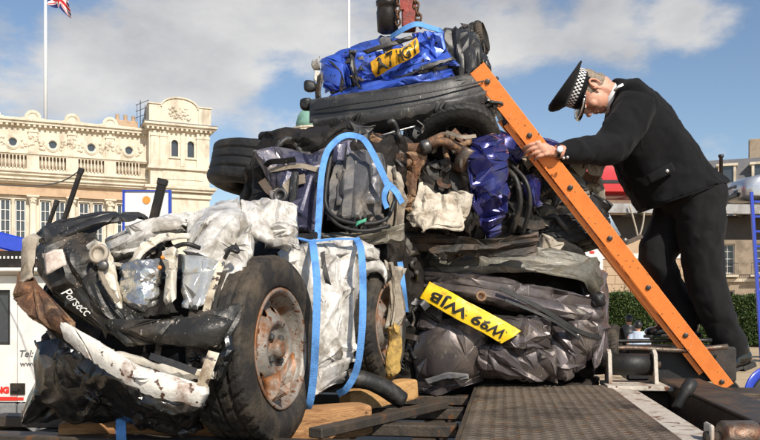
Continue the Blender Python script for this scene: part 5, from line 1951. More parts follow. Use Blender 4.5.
patch('quarter_panel', [[(384, 262, 3.12), (396, 264, 3.12), (404, 270, 3.2)], [(388, 295, 3.06), (398, 296, 3.05), (406, 300, 3.12)], [(388, 328, 3.08), (396, 328, 3.06), (404, 326, 3.14)]], M['trim_tan'], A, 37, CRW, .007, .05, .02, .01, (.012, .05, 0))
patch('wheel_arch', [[(358, 262, 3.02), (376, 258, 3.0), (390, 268, 3.06)], [(360, 276, 2.98), (376, 272, 2.95), (392, 284, 3.0)]], W, A, 38, CRW, .007, .04, .02, .01)
patch('seat_foam', [[(386, 322, 3.04), (396, 318, 3.03), (404, 322, 3.08)], [(384, 348, 3.01), (394, 346, 2.99), (403, 346, 3.04)], [(384, 374, 3.03), (392, 376, 3.02), (400, 370, 3.06)]], M['foam_yellow'], A, 39, CR_BIG, .007, .04, .02, .01)
wheel(A, P(257, 349, 2.46), (.955, -.295, .03), .285, .19, .172, .4, (.06, .0, 1), seed=4, crush=.004, label='rusty steel front wheel with a torn rim')
patch('bent_rim_flap', [[(270, 382, 2.335), (282, 372, 2.36), (292, 352, 2.40)], [(266, 396, 2.335), (280, 392, 2.36), (293, 372, 2.40)], [(262, 406, 2.35), (276, 404, 2.37), (290, 392, 2.41)]], M['rim_steel'], A, 40, CR_MED, .005, .02, .015, .004)
wheel(A, P(372, 326, 3.12), (.945, -.325, .02), .225, .16, .150, .1, seed=6, crush=.006, label='half-hidden rear wheel in its arch')
tube('sill_pipe', [P(318, 384, 2.9), P(350, 378, 2.88), P(380, 386, 2.92), P(402, 400, 2.95)], .034, M['hose'], A, 14, .02, jitter=.004)

# ================= B: grey car lying above the white one
B = bale('crushed_grey_car', P(330, 245, 3.4), 'crushed dark grey car above the white one, blue webbing round it')
lump('crushed_core', P(335, 190, 3.55), (.66, .62, .46), (0, 0, -6), M['core'], B, 51, CR_BIG, 56)
lump('crushed_core', P(285, 205, 3.45), (.30, .5, .36), (0, 8, 0), M['core'], B, 52, CR_BIG, 40)
patch('door_skin', [[(262, 160, 3.32), (292, 150, 3.26), (328, 148, 3.24)], [(267, 186, 3.2), (296, 182, 3.14), (327, 180, 3.15)], [(271, 214, 3.18), (300, 213, 3.11), (326, 211, 3.14)], [(286, 240, 3.2), (305, 238, 3.14), (323, 237, 3.15)]], M['grey_panel'], B, 53, CRW, .007, .05, .03, .015, (.010, .09, 10))
patch('door_skin', [[(268, 192, 3.16), (280, 188, 3.13), (292, 190, 3.15)], [(268, 214, 3.13), (280, 212, 3.10), (290, 214, 3.13)], [(278, 236, 3.14), (286, 236, 3.11), (294, 236, 3.14)]], M['indigo_panel'], B, 54, CRW, .007, .04, .02, .015)
patch('door_skin', [[(284, 158, 3.2), (304, 156, 3.16), (322, 160, 3.18)], [(284, 170, 3.15), (304, 170, 3.11), (322, 172, 3.14)], [(288, 184, 3.17), (304, 186, 3.12), (322, 186, 3.15)]], M['indigo_panel'], B, 55, CRW, .007, .04, .02, .015)
patch('door_skin', [[(258, 156, 3.24), (274, 148, 3.20), (300, 146, 3.18), (324, 146, 3.16)], [(262, 180, 3.18), (280, 178, 3.13), (302, 176, 3.11), (324, 176, 3.12)], [(266, 204, 3.16), (282, 204, 3.11), (302, 204, 3.09), (324, 204, 3.11)], [(274, 230, 3.16), (288, 232, 3.12), (304, 232, 3.10), (322, 232, 3.12)]], M['indigo_panel'], B, 64, None, .007, .03, .03, .015, (.012, .11, 15), amp=1.1)
patch('door_trim', [[(326, 156, 3.2), (355, 146, 3.18), (386, 156, 3.22)], [(326, 186, 3.12), (356, 180, 3.09), (391, 182, 3.15)], [(325, 218, 3.1), (356, 220, 3.07), (393, 214, 3.14)]], M['trim_grey'], B, 56, [(.2, .014), (.06, .005)], .006, .05, .03, .008, (.012, .075, 4))
for x0, x1, y0, y1 in ((336, 350, 168, 204), (355, 380, 160, 204)):
    patch('trim_recess', [[(x0, y0 + 2, 3.135), (x1, y0, 3.135)], [(x0, y1, 3.085), (x1, y1 - 1, 3.09)]], M['grey_panel'], B, x0, None, .008, .008, .02, .004, folds=.5, buckle=.3, amp=.5)
tube('door_seal', [P(332, 150, 3.12), P(327, 180, 3.08), P(326, 205, 3.06), P(338, 219, 3.03), P(362, 224, 3.02), P(386, 219, 3.06), P(395, 200, 3.1)], .008, M['rubber'], B, 10, .015)
tube('door_seal', [P(326, 212, 3.06), P(340, 226, 3.02), P(364, 231, 3.01), P(390, 226, 3.05)], .007, M['rubber'], B, 10, .015)
patch('sill_panel', [[(284, 226, 3.16), (320, 228, 3.08), (360, 230, 3.06), (404, 222, 3.12)], [(286, 236, 3.12), (320, 238, 3.04), (360, 240, 3.02), (404, 232, 3.08)], [(292, 248, 3.18), (322, 250, 3.12), (360, 250, 3.1), (402, 246, 3.14)]], M['graphite_dull'], B, 57, CR_MED, .007, .04, .02, .015, (.010, .045, 88))
patch('seat_cover', [[(384, 165, 3.2), (394, 168, 3.17), (404, 176, 3.22)], [(388, 195, 3.14), (397, 196, 3.11), (406, 198, 3.16)], [(386, 222, 3.12), (396, 226, 3.1), (405, 226, 3.14)], [(378, 240, 3.14), (390, 242, 3.12), (402, 240, 3.15)]], M['trim_tan'], B, 58, CR_MED, .006, .04, .02, .01, (.014, .035, 0))
patch('roof_fold', [[(306, 132, 3.4), (330, 128, 3.36), (356, 132, 3.38)], [(316, 144, 3.28), (336, 142, 3.22), (358, 144, 3.26)], [(322, 158, 3.22), (338, 164, 3.17), (352, 160, 3.2)]], M['indigo_panel'], B, 59, CRW, .007, .05, .03, .015)
patch('bent_pillar', [[(256, 166, 3.4), (270, 150, 3.34), (286, 138, 3.34), (302, 146, 3.36)], [(262, 174, 3.34), (276, 160, 3.28), (288, 147, 3.27), (300, 156, 3.3)]], M['black_plastic'], B, 61, CR_MED, .006, .04, .02, .01)
tube('bent_pillar', [P(262, 172, 3.3), P(274, 152, 3.26), P(288, 139, 3.27), P(300, 152, 3.26), P(296, 166, 3.2)], .014, M['black_satin'], B, 10, .015, jitter=.004)
patch('belt_strap', [[(291, 172, 3.10), (299, 172, 3.10)], [(288, 200, 3.08), (296, 200, 3.08)], [(286, 224, 3.10), (293, 224, 3.10)]], M['black_satin'], B, 62, CR_FINE, .006, .02, .01, .004)
ribbon('torn_strip', [P(270, 170, 3.16), P(300, 166, 3.12), P(324, 172, 3.13)], .02, M['trim_tan'], B, .004)
MB().lathe([(.028, 0), (.028, .012), (.018, .016), (.016, .006)], 20, P(281, 196, 3.09), (-.2, -1, .1)).build('speaker_ring', M['black_satin'], B, True, True)
patch('broken_lens', [[(357, 222, 3.0), (366, 218, 3.0)], [(356, 226, 3.0), (365, 222, 3.0)]], surf('green_plastic', (.08, .36, .22), .3, bump=0), B, 63, CR_FINE, .004, .003, .01, .0)
clutter(B, (268, 150, 325, 235), 3.15, 4, 21, ['grey_panel', 'dark_metal', 'black_satin', 'trim_tan'], ('strip', 'pipe'), .7)
clutter(B, (335, 212, 395, 235), 3.06, 4, 22, ['trim_tan', 'dark_metal', 'black_satin'], ('strip', 'pipe', 'sheet'), .5)
clutter(B, (352, 130, 400, 160), 3.30, 9, 23, ['rust', 'dark_metal', 'black_satin', 'rust'], ('strip', 'pipe', 'sheet'), .7)
wheel(B, P(268, 174, 3.64), (.20, .05, .97), .268, .195, .16, .2, (0, 1, 0), 'tyre_black', 'rim_steel', 8, (1.0, 1.0), .012, label='black tyre jutting out to the left', sipes=.10)

# ================= C: rusty underbody with dark blue wing
C = bale('crushed_navy_car', P(490, 250, 3.8), 'crushed navy car in the middle right, rusty underbody and pipes showing')
lump('crushed_core', P(468, 190, 4.28), (.66, .56, .52), (0, 0, 6), M['core'], C, 71, CR_BIG, 60)
lump('crushed_core', P(556, 210, 4.50), (.34, .4, .30), (0, -4, 8), M['core'], C, 72, CR_BIG, 56)
lump('crushed_core', P(500, 258, 4.05), (.80, .40, .13), (0, 0, 0), M['core'], C, 73, CR_MED, 40)
wheel(C, P(452, 144, 3.76), (.10, -.62, -.60), .232, .16, .13, 0, (0, 0, 1), 'tyre_black', 'rim_steel', 9, (1, 1), .010, rim=False, label='bald black tyre jammed under the top bale')
tube('exhaust_pipe', [P(384, 152, 3.5), P(402, 149, 3.46), P(420, 148, 3.44), P(438, 138, 3.46), P(452, 136, 3.5)], [.022, .026, .022, .02, .02], M['rust'], C, 14, .015, jitter=.003)
tube('exhaust_pipe', [P(388, 163, 3.46), P(404, 164, 3.43), P(412, 160, 3.44)], .018, M['rust'], C, 12, .015, jitter=.003)
tube('exhaust_pipe', [P(420, 150, 3.46), P(440, 142, 3.45), P(456, 148, 3.47), P(462, 160, 3.5), P(455, 176, 3.55)], [.012, .018, .024, .024, .018], M['rust'], C, 14, .015, jitter=.004)
MB().lathe([(.026, 0), (.030, .01), (.030, .03), (.026, .04)], 18, P(421, 148, 3.41), (1, .1, .3)).build('pipe_clamp', M['bolt_grey'], C, True, True)
MB().lathe([(.035, 0), (.042, .01), (.042, .10), (.036, .11)], 22, P(460, 172, 3.50), (.35, -.3, .9)).build('silencer', M['roller_steel'], C, True, True)
patch('rusty_plate', [[(402, 152, 3.46), (414, 150, 3.43), (428, 156, 3.46)], [(402, 182, 3.42), (412, 182, 3.39), (422, 184, 3.43)], [(404, 212, 3.42), (412, 214, 3.39), (422, 210, 3.43)]], M['rust'], C, 73, CRW, .007, .05, .02, .015)
patch('floor_pan', [[(424, 158, 3.52), (444, 156, 3.5), (462, 164, 3.52)], [(420, 182, 3.48), (444, 184, 3.56), (470, 186, 3.52)], [(424, 206, 3.46), (446, 206, 3.5), (472, 204, 3.48)]], M['dark_metal'], C, 74, CR_BIG, .008, .05, .03, .02)
patch('dirty_cloth', [[(422, 182, 3.42), (436, 186, 3.38), (452, 192, 3.38), (470, 184, 3.42)], [(416, 202, 3.37), (434, 206, 3.32), (452, 206, 3.33), (474, 200, 3.38)], [(410, 214, 3.36), (432, 224, 3.31), (452, 222, 3.32), (470, 212, 3.38)], [(420, 222, 3.38), (434, 232, 3.34), (450, 230, 3.35), (462, 222, 3.4)]], M['cloth_dirty'], C, 75, [(.08, .022), (.035, .012), (.016, .004)], .005, .04, .02, .008)
patch('navy_wing', [[(470, 134, 3.50), (492, 126, 3.45), (516, 130, 3.48)], [(470, 160, 3.42), (492, 158, 3.36), (514, 160, 3.42)], [(474, 190, 3.40), (494, 190, 3.34), (510, 190, 3.40)], [(476, 220, 3.40), (490, 220, 3.35), (504, 218, 3.40)], [(480, 246, 3.44), (490, 246, 3.40), (502, 244, 3.44)]], M['navy_paint'], C, 76, None, .006, .05, .03, .02, (.012, .09, 70), amp=1.5, buckle=.8)
patch('navy_wing', [[(520, 176, 3.80), (532, 172, 3.77), (545, 178, 3.8)], [(522, 190, 3.76), (534, 190, 3.73), (544, 196, 3.77)], [(526, 206, 3.78), (536, 208, 3.75), (542, 208, 3.79)]], M['navy_paint'], C, 77, CRW, .006, .04, .02, .015)
patch('floor_pan', [[(396, 226, 3.46), (440, 232, 3.40), (490, 236, 3.40), (540, 230, 3.46)], [(396, 240, 3.42), (440, 244, 3.36), (490, 246, 3.36), (540, 242, 3.42)], [(400, 256, 3.48), (440, 258, 3.44), (490, 258, 3.44), (536, 256, 3.48)]], M['dark_metal'], C, 78, CR_MED, .008, .05, .03, .02, (.010, .06, 85))  # underbody sheet kept dark to stand in for the shadow here
patch('floor_pan', [[(528, 200, 4.0), (556, 196, 3.97), (590, 196, 4.0)], [(524, 224, 3.94), (556, 222, 3.92), (600, 218, 3.96)], [(528, 246, 3.98), (560, 246, 3.95), (600, 242, 4.0)]], M['dark_metal'], C, 79, CR_BIG, .009, .06, .04, .02, (.015, .08, 85))
patch('door_pillar', [[(590, 152, 4.1), (600, 150, 4.06), (607, 158, 4.1)], [(586, 174, 4.05), (598, 174, 4.02), (608, 182, 4.06)], [(588, 198, 4.06), (598, 202, 4.04), (610, 212, 4.08)]], M['trim_tan'], C, 80, CRW, .008, .05, .02, .015)
patch('torn_panel', [[(560, 158, 4.0), (576, 156, 3.96), (592, 158, 3.98)], [(560, 176, 3.94), (576, 176, 3.9), (592, 178, 3.94)], [(562, 196, 3.95), (576, 198, 3.92), (592, 196, 3.95)]], M['graphite_dull'], C, 81, CR_BIG, .009, .05, .03, .02)
for k, (px, py, mt) in enumerate(((520, 160, 'black_satin'), (536, 182, 'dark_metal'), (514, 205, 'black_satin'), (545, 214, 'graphite_dull'), (528, 236, 'black_satin'), (556, 186, 'trim_grey'), (508, 232, 'grey_panel'))):
    patch('torn_panel', [[(px - 16, py - 18, 3.98), (px, py - 22, 3.92), (px + 14, py - 16, 3.97)], [(px - 18, py, 3.92), (px, py, 3.86), (px + 16, py + 2, 3.92)], [(px - 14, py + 18, 3.95), (px, py + 22, 3.90), (px + 14, py + 18, 3.95)]], M[mt], C, 160 + k, CRW, .008, .04, .03, .04, (.014, .07, 40 * k))
tube('coil_hose', [P(505, 168, 3.72), P(516, 180, 3.68), P(520, 204, 3.68), P(512, 232, 3.72)], .014, M['hose'], C, 10, .02)
tube('coil_hose', [P(512, 166, 3.74), P(526, 182, 3.70), P(530, 206, 3.70), P(522, 236, 3.74)], .011, M['hose'], C, 10, .02)
# steel-blue strut hanging to the right
ribbon('bent_strut', [P(594, 198, 4.10), P(606, 220, 4.06), P(616, 238, 4.06)], .055, surf('strut_blue', (.20, .27, .34), .4, .3, .2, dirt=(.12, .10, .08), dirt_amt=.4, dirt_scale=10, bump=.15), C, .012)
ribbon('bent_strut', [P(612, 236, 4.05), P(624, 243, 4.05), P(642, 236, 4.07)], .022, M['dark_metal'], C, .010)
MB().lathe([(.014, -.01), (.016, 0), (.016, .02), (.01, .025)], 12, P(624, 241, 4.03), (0, -1, 0)).build('strut_bolt', M['bolt_grey'], C, True, True)
tube('bent_wire', [P(583, 168, 3.9), P(590, 150, 3.92), P(598, 140, 3.95), P(606, 136, 3.98)], .006, M['hose'], C, 6, .02)
ribbon('brake_shroud', [P(446, 132, 3.44), P(462, 137, 3.42), P(476, 136, 3.44)], .016, M['trim_tan'], C, .003)
clutter(C, (500, 142, 556, 250), 3.88, 26, 31, ['dark_metal', 'black_satin', 'navy_paint', 'black_plastic', 'hose', 'trim_tan'], ('strip', 'pipe', 'sheet', 'sheet'), 1.0, .14)
clutter(C, (395, 128, 470, 200), 3.52, 12, 32, ['rust', 'dark_metal', 'rust', 'black_satin'], ('strip', 'pipe', 'sheet'), .6)
clutter(C, (545, 165, 600, 240), 4.02, 14, 33, ['dark_metal', 'graphite_dull', 'rust', 'black_satin', 'trim_tan'], ('strip', 'sheet', 'sheet'), 1.0, .14)
clutter(C, (400, 225, 500, 255), 3.44, 5, 34, ['dark_metal'], ('strip', 'sheet'), .8)
clutter(C, (478, 100, 506, 130), 3.80, 10, 35, ['dark_metal', 'black_satin', 'hose', 'trim_tan'], ('strip', 'pipe', 'sheet'), .7)
wheel(C, P(556, 236, 4.15), (.15, -.05, -.95), .27, .17, .15, 0, (0, 1, 0), 'tyre_black', 'rim_steel', 10, (1, 1), .012, rim=False, label='flattened tyre behind the ladder')

# ================= D: blue car on top
D_ = bale('crushed_blue_car', P(400, 140, 3.9), 'crushed bright blue car on top of the stack, orange number plate')
lump('crushed_core', P(402, 90, 4.14), (.68, .44, .36), (0, -8, 0), M['core'], D_, 91, CR_BIG, 56)
BL = M['blue_paint']
CRB = [(.14, .034), (.06, .010)]
patch('tailgate_fold', [[(318, 62, 3.82), (336, 54, 3.76), (356, 52, 3.78)], [(316, 76, 3.76), (334, 72, 3.69), (354, 68, 3.72)], [(320, 92, 3.76), (336, 90, 3.70), (354, 88, 3.73)]], BL, D_, 92, CRB, .007, .06, .03, .012, amp=1.5)
patch('tailgate_fold', [[(318, 56, 3.88), (350, 46, 3.84), (384, 38, 3.84), (400, 34, 3.86)], [(322, 60, 3.80), (352, 52, 3.75), (386, 44, 3.75), (402, 40, 3.78)]], BL, D_, 93, CRB, .007, .05, .02, .012)
patch('tailgate_fold', [[(356, 56, 3.78), (380, 48, 3.74), (402, 40, 3.74), (424, 32, 3.76)], [(354, 72, 3.72), (378, 62, 3.66), (404, 54, 3.66), (428, 48, 3.69)], [(354, 86, 3.73), (380, 80, 3.68), (406, 72, 3.67), (432, 64, 3.70)]], BL, D_, 94, CRB, .006, .05, .03, .012, (.014, .09, 65), amp=1.3)
patch('tailgate_fold', [[(412, 36, 3.74), (430, 28, 3.71), (446, 30, 3.73)], [(418, 52, 3.68), (434, 46, 3.65), (450, 50, 3.68)], [(424, 68, 3.70), (440, 66, 3.66), (456, 70, 3.70)]], BL, D_, 95, CRB, .006, .05, .02, .01, amp=1.6)
patch('bumper_skin', [[(330, 90, 3.74), (362, 84, 3.69), (400, 76, 3.66), (452, 66, 3.68)], [(328, 96, 3.70), (362, 90, 3.65), (402, 83, 3.62), (454, 74, 3.64)], [(328, 104, 3.74), (362, 98, 3.70), (402, 91, 3.67), (456, 82, 3.69)]], BL, D_, 96, CRB, .006, .04, .02, .01, (.006, .05, 80))
patch('tailgate_fold', [[(390, 74, 3.68), (420, 62, 3.66), (448, 54, 3.68)], [(392, 80, 3.65), (422, 69, 3.63), (450, 62, 3.65)]], BL, D_, 97, CRB, .006, .03, .015, .008)
# wide black lower bumper in two tiers
patch('lower_bumper', [[(313, 99, 3.70), (350, 93, 3.62), (400, 86, 3.59), (450, 77, 3.60), (486, 69, 3.68)], [(313, 122, 3.67), (350, 117, 3.59), (400, 110, 3.56), (450, 101, 3.57), (484, 94, 3.65)]], M['black_satin'], D_, 98, None, .008, .008, .012, .003, buckle=.12, folds=.25, amp=.3, sharp=18)
patch('lower_bumper', [[(315, 119, 3.655), (350, 114, 3.575), (400, 107, 3.545), (450, 98, 3.555), (484, 91, 3.635)], [(318, 130, 3.66), (354, 125, 3.58), (402, 118, 3.55), (450, 109, 3.56), (482, 103, 3.64)], [(322, 143, 3.72), (356, 139, 3.65), (402, 131, 3.62), (448, 121, 3.63), (480, 115, 3.70)]], M['black_satin'], D_, 99, None, .008, .008, .012, .004, buckle=.12, folds=.25, amp=.3, flat=.9, sharp=18)
ribbon('bumper_seam', [P(314, 110, 3.655), P(350, 104, 3.575), P(400, 97, 3.545), P(450, 88, 3.555), P(484, 81, 3.63)], .006, M['rubber'], D_, .006)
patch('bumper_corner', [[(314, 122, 3.72), (328, 124, 3.66), (342, 128, 3.66)], [(316, 134, 3.70), (330, 136, 3.63), (346, 138, 3.64)], [(320, 148, 3.74), (332, 148, 3.70), (344, 146, 3.70)]], M['black_satin'], D_, 100, [(.30, .006)], .006, .04, .03, .008)
patch('wing_liner', [[(438, 30, 3.76), (456, 24, 3.72), (476, 28, 3.76)], [(444, 48, 3.70), (462, 42, 3.64), (481, 46, 3.70)], [(452, 66, 3.68), (468, 62, 3.63), (484, 62, 3.69)], [(458, 78, 3.70), (470, 76, 3.66), (484, 74, 3.71)]], M['black_satin'], D_, 101, CR_MED, .006, .06, .03, .006, (.012, .06, 12))
patch('wing_liner', [[(462, 24, 3.84), (472, 26, 3.80), (482, 34, 3.84)], [(470, 44, 3.78), (478, 46, 3.74), (488, 54, 3.78)], [(476, 64, 3.76), (484, 66, 3.72), (492, 76, 3.78)]], M['black_plastic'], D_, 102, CR_MED, .006, .05, .02, .01)
patch('torn_panel', [[(466, 82, 3.66), (474, 80, 3.65), (482, 84, 3.68)], [(462, 94, 3.63), (472, 92, 3.62), (480, 96, 3.66)], [(462, 106, 3.66), (470, 106, 3.64), (478, 106, 3.68)]], M['trim_tan'], D_, 103, CRW, .006, .03, .02, .015)
patch('lamp_fragment', [[(312, 58, 3.80), (319, 55, 3.78)], [(311, 64, 3.77), (320, 62, 3.75)], [(314, 70, 3.78), (320, 70, 3.77)]], M['white_paint'], D_, 104, CR_FINE, .005, .02, .01, .004)
patch('lamp_fragment', [[(314, 70, 3.78), (319, 70, 3.76)], [(312, 80, 3.77), (317, 82, 3.75)]], M['cream_paint'], D_, 105, CR_FINE, .005, .02, .01, .004)
for px, py, r_ in ((310, 86, .030), (307, 105, .032)):
    v, f = rounded_block((r_ * 2, r_ * 1.6, r_ * 1.8), 12, 2.6)
    v = v + np.array(P(px, py, 3.74))
    v = v + crumple(v, [(.03, .006)], int(px))
    mesh_obj('rubber_buffer', v, f, M['rubber'], D_)
patch('side_strip', [[(316, 76, 3.76), (323, 72, 3.74)], [(314, 92, 3.75), (321, 90, 3.72)], [(316, 104, 3.75), (322, 104, 3.72)]], M['dark_metal'], D_, 106, CR_FINE, .006, .02, .015, .006)
patch('side_strip', [[(311, 118, 3.76), (317, 118, 3.74)], [(312, 130, 3.74), (318, 132, 3.71)], [(316, 144, 3.74), (321, 144, 3.72)]], M['trim_tan'], D_, 107, CR_FINE, .006, .02, .015, .006)
for k, (q0, q1, q2) in enumerate((((352, 54), (350, 70), (356, 88)), ((396, 78), (424, 66), (452, 58)), ((364, 52), (388, 44), (410, 36)), ((330, 60), (340, 74), (338, 92)))):
    patch('dark_gap_strip', [[(q0[0] - 2, q0[1] - 2, 3.66), (q1[0], q1[1] - 3, 3.63), (q2[0], q2[1] - 2, 3.65)], [(q0[0] + 3, q0[1] + 2, 3.655), (q1[0] + 4, q1[1] + 3, 3.625), (q2[0] + 4, q2[1] + 2, 3.645)]], M['black_satin'], D_, 180 + k, None, .006, .01, .01, .006, amp=.6)  # black strips laid on the blue, colouring in shaded gaps between folds
patch('grey_bracket', [[(378, 38, 3.68), (392, 36, 3.66)], [(382, 48, 3.64), (392, 47, 3.63)], [(386, 56, 3.64), (391, 56, 3.64)]], M['trim_grey'], D_, 108, CR_FINE, .005, .015, .01, .006)
clutter(D_, (344, 50, 364, 80), 3.69, 6, 41, ['black_satin', 'dark_metal', 'black_plastic'], ('strip', 'sheet', 'sheet'), .42, .06)
clutter(D_, (400, 62, 452, 76), 3.69, 4, 43, ['black_satin', 'dark_metal', 'blue_paint'], ('strip', 'sheet'), .45, .05)
clutter(D_, (480, 56, 500, 108), 3.74, 12, 44, ['black_satin', 'dark_metal', 'hose'], ('strip', 'pipe', 'sheet'), .6, .1)
clutter(D_, (324, 136, 402, 148), 3.68, 12, 45, ['dark_metal', 'black_satin', 'rust', 'navy_paint'], ('strip', 'pipe', 'sheet'), .6, .1)
patch('foam_scrap', [[(352, 130, 3.6), (362, 128, 3.6)], [(353, 137, 3.59), (362, 138, 3.59)]], M['foam_yellow'], D_, 109, CR_FINE, .005, .01, .01, .006)
tube('bright_rod', [P(366, 140, 3.58), P(390, 133, 3.57), P(416, 126, 3.58)], .005, M['rung_metal'], D_, 8, .03)
wheel(D_, P(474, 41, 4.02), (.80, -.30, .18), .088, .13, .05, 0, (0, 0, 1), 'tyre', 'rim_steel', 12, (1, 1), .006, rim=False, label='small worn tyre at the top right corner')
wheel(D_, P(470, 118, 4.02), (.86, -.4, -.1), .19, .14, .12, 0, (0, 0, 1), 'tyre_black', 'rim_steel', 14, (1, 1), .01, rim=False)
number_plate(D_, [[(370, 62, 3.665), (392, 49.5, 3.60), (403, 47, 3.59), (417, 37, 3.62)], [(371, 70, 3.64), (394, 58, 3.585), (405, 54, 3.575), (420, 46, 3.60)], [(375, 77.5, 3.66), (397, 66, 3.60), (408, 60.5, 3.59), (421, 53, 3.62)]], 'A7 HGV', M['plate_orange'], 110, False, .78, .007, .92, [(.08, .006), (.03, .002)], .024)

# ================= E: graphite car with the yellow plate
E = bale('crushed_graphite_car', P(510, 388, 3.8), 'crushed graphite car at lower centre with an upside-down yellow number plate')
lump('crushed_core', P(506, 316, 4.04), (.80, .60, .56), (0, 3, 0), M['core'], E, 131, CR_BIG, 60)
G = M['graphite']
CRG = [(.15, .032), (.06, .009)]
patch('roof_fold', [[(412, 258, 3.74), (450, 249, 3.72), (510, 246, 3.74), (570, 250, 3.78), (598, 262, 3.84)], [(410, 266, 3.62), (450, 260, 3.56), (510, 258, 3.56), (572, 264, 3.62), (604, 276, 3.72)], [(412, 276, 3.60), (452, 272, 3.53), (512, 272, 3.53), (574, 280, 3.58), (605, 292, 3.68)]], M['graphite_dull'], E, 132, [(.12, .024), (.05, .010), (.022, .004)], .0065, .06, .03, .008, (.014, .075, 98), folds=.6, buckle=.4)
patch('tailgate_band', [[(414, 270, 3.60), (460, 268, 3.54), (510, 276, 3.53), (560, 288, 3.57), (604, 300, 3.67)], [(420, 280, 3.55), (462, 282, 3.48), (512, 292, 3.48), (562, 304, 3.52), (602, 314, 3.62)], [(424, 292, 3.54), (464, 298, 3.47), (514, 310, 3.48), (560, 320, 3.53), (596, 328, 3.62)]], G, E, 133, None, .006, .05, .03, .008, (.016, .095, 88), folds=.6, buckle=.6)
patch('tailgate_lower', [[(412, 286, 3.58), (425, 284, 3.53), (440, 292, 3.50)], [(410, 310, 3.56), (424, 310, 3.50), (442, 314, 3.48)], [(410, 330, 3.58), (424, 330, 3.52), (442, 332, 3.50)]], G, E, 134, CRG, .006, .05, .03, .01)
patch('bumper_skin', [[(414, 330, 3.56), (436, 320, 3.50), (462, 318, 3.49), (486, 326, 3.54)], [(409, 352, 3.52), (434, 346, 3.44), (464, 344, 3.43), (490, 350, 3.50)], [(412, 376, 3.54), (436, 376, 3.46), (464, 372, 3.46), (490, 374, 3.52)], [(420, 390, 3.60), (440, 391, 3.55), (464, 388, 3.54), (486, 386, 3.58)]], G, E, 135, None, .006, .06, .04, .006, bulge=.03, folds=.6, buckle=.6, amp=.7)
patch('bumper_skin', [[(496, 318, 3.52), (525, 314, 3.47), (552, 318, 3.52)], [(494, 336, 3.48), (524, 332, 3.42), (554, 336, 3.48)], [(492, 352, 3.52), (522, 350, 3.46), (552, 352, 3.52)]], G, E, 136, None, .006, .05, .03, .01, (.012, .11, 112), folds=.7, buckle=.4)
patch('bumper_skin', [[(545, 318, 3.56), (572, 320, 3.54), (600, 322, 3.64)], [(545, 342, 3.50), (574, 344, 3.48), (602, 344, 3.60)], [(548, 364, 3.53), (574, 364, 3.52), (600, 360, 3.62)], [(552, 378, 3.60), (574, 378, 3.58), (596, 372, 3.66)]], G, E, 137, [(.15, .040), (.06, .010)], .006, .05, .03, .01)
patch('bumper_skin', [[(480, 346, 3.50), (504, 342, 3.46), (530, 346, 3.48), (556, 350, 3.54)], [(478, 364, 3.48), (504, 362, 3.43), (530, 364, 3.45), (556, 366, 3.50)], [(480, 386, 3.55), (504, 385, 3.51), (530, 384, 3.52), (556, 382, 3.56)]], G, E, 138, [(.15, .040), (.06, .010)], .006, .05, .03, .01)
patch('quarter_panel', [[(592, 262, 3.70), (600, 266, 3.80), (606, 274, 3.98)], [(596, 300, 3.62), (603, 304, 3.74), (608, 306, 3.94)], [(596, 336, 3.60), (603, 336, 3.72), (607, 336, 3.92)], [(592, 372, 3.64), (599, 370, 3.76), (603, 368, 3.94)]], G, E, 142, CRG, .007, .03, .03, .01, grow=1.0)
lump('crushed_core', P(508, 384, 4.0), (.80, .62, .11), (0, 0, 0), M['core'], E, 143, CR_MED, 40)  # low slab added to darken the gap beneath the car
ribbon('rubber_trim', [P(500, 288, 3.46), P(540, 308, 3.46), P(576, 330, 3.50), P(600, 338, 3.58)], .020, M['rubber'], E, .010)
ribbon('rubber_trim', [P(505, 300, 3.45), P(548, 318, 3.46), P(580, 338, 3.50)], .012, M['black_satin'], E, .008)
patch('light_smear', [[(424, 378, 3.47), (446, 372, 3.445), (468, 374, 3.46)], [(426, 386, 3.47), (448, 381, 3.45), (468, 380, 3.46)]], M['trim_grey'], E, 139, CR_FINE, .005, .015, .012, .008)
MB().lathe([(.022, 0), (.024, .014), (.016, .020), (.012, .006), (.002, .004)], 20, P(480.5, 297, 3.462), (.1, -1, .25)).build('lock_barrel', M['rust'], E, True, True)
patch('black_gap', [[(470, 318, 3.51), (496, 330, 3.49), (512, 340, 3.49)], [(466, 326, 3.50), (492, 338, 3.48), (508, 348, 3.48)]], M['black_satin'], E, 140, CR_FINE, .006, .03, .015, .008)
clutter(E, (495, 330, 555, 376), 3.49, 4, 51, ['graphite', 'black_satin', 'graphite'], ('sheet', 'strip'), .55, .05)
clutter(E, (412, 248, 470, 268), 3.62, 4, 52, ['graphite_dull', 'dark_metal', 'trim_tan'], ('sheet', 'strip', 'pipe'), .5, .06)
clutter(E, (565, 300, 600, 366), 3.60, 4, 53, ['graphite', 'black_satin', 'graphite_dull'], ('sheet', 'strip'), .55, .06)
for px, py, r_ in ((597, 300, .035), (425, 256, .028)):
    v, f = rounded_block((r_ * 2, r_ * 1.8, r_ * 2), 14, 2.6)
    v = v + np.array(P(px, py, 3.62))
    v = v + crumple(v, [(.03, .008)], int(px))
    mesh_obj('rubber_buffer', v, f, M['rubber'], E)
wheel(E, P(602, 350, 4.02), (.72, -.35, .05), .125, .20, .09, .3, (0, 0, 1), 'tyre', 'rim_steel', 15, (1, 1), .005, rim=False, label='worn tyre sticking out at the right')
number_plate(E, [[(430, 281, 3.475), (462, 298, 3.425), (494, 315.5, 3.415), (521, 331, 3.425)], [(425, 290, 3.465), (456, 307, 3.415), (487, 324.5, 3.405), (512, 337.5, 3.415)], [(420, 298, 3.47), (450, 315.5, 3.42), (480, 332, 3.41), (501, 343.5, 3.42)]], 'W99 WJB', M['plate_yellow'], 141, True, .62, .004, .84, [(.10, .004), (.03, .001)], .024)

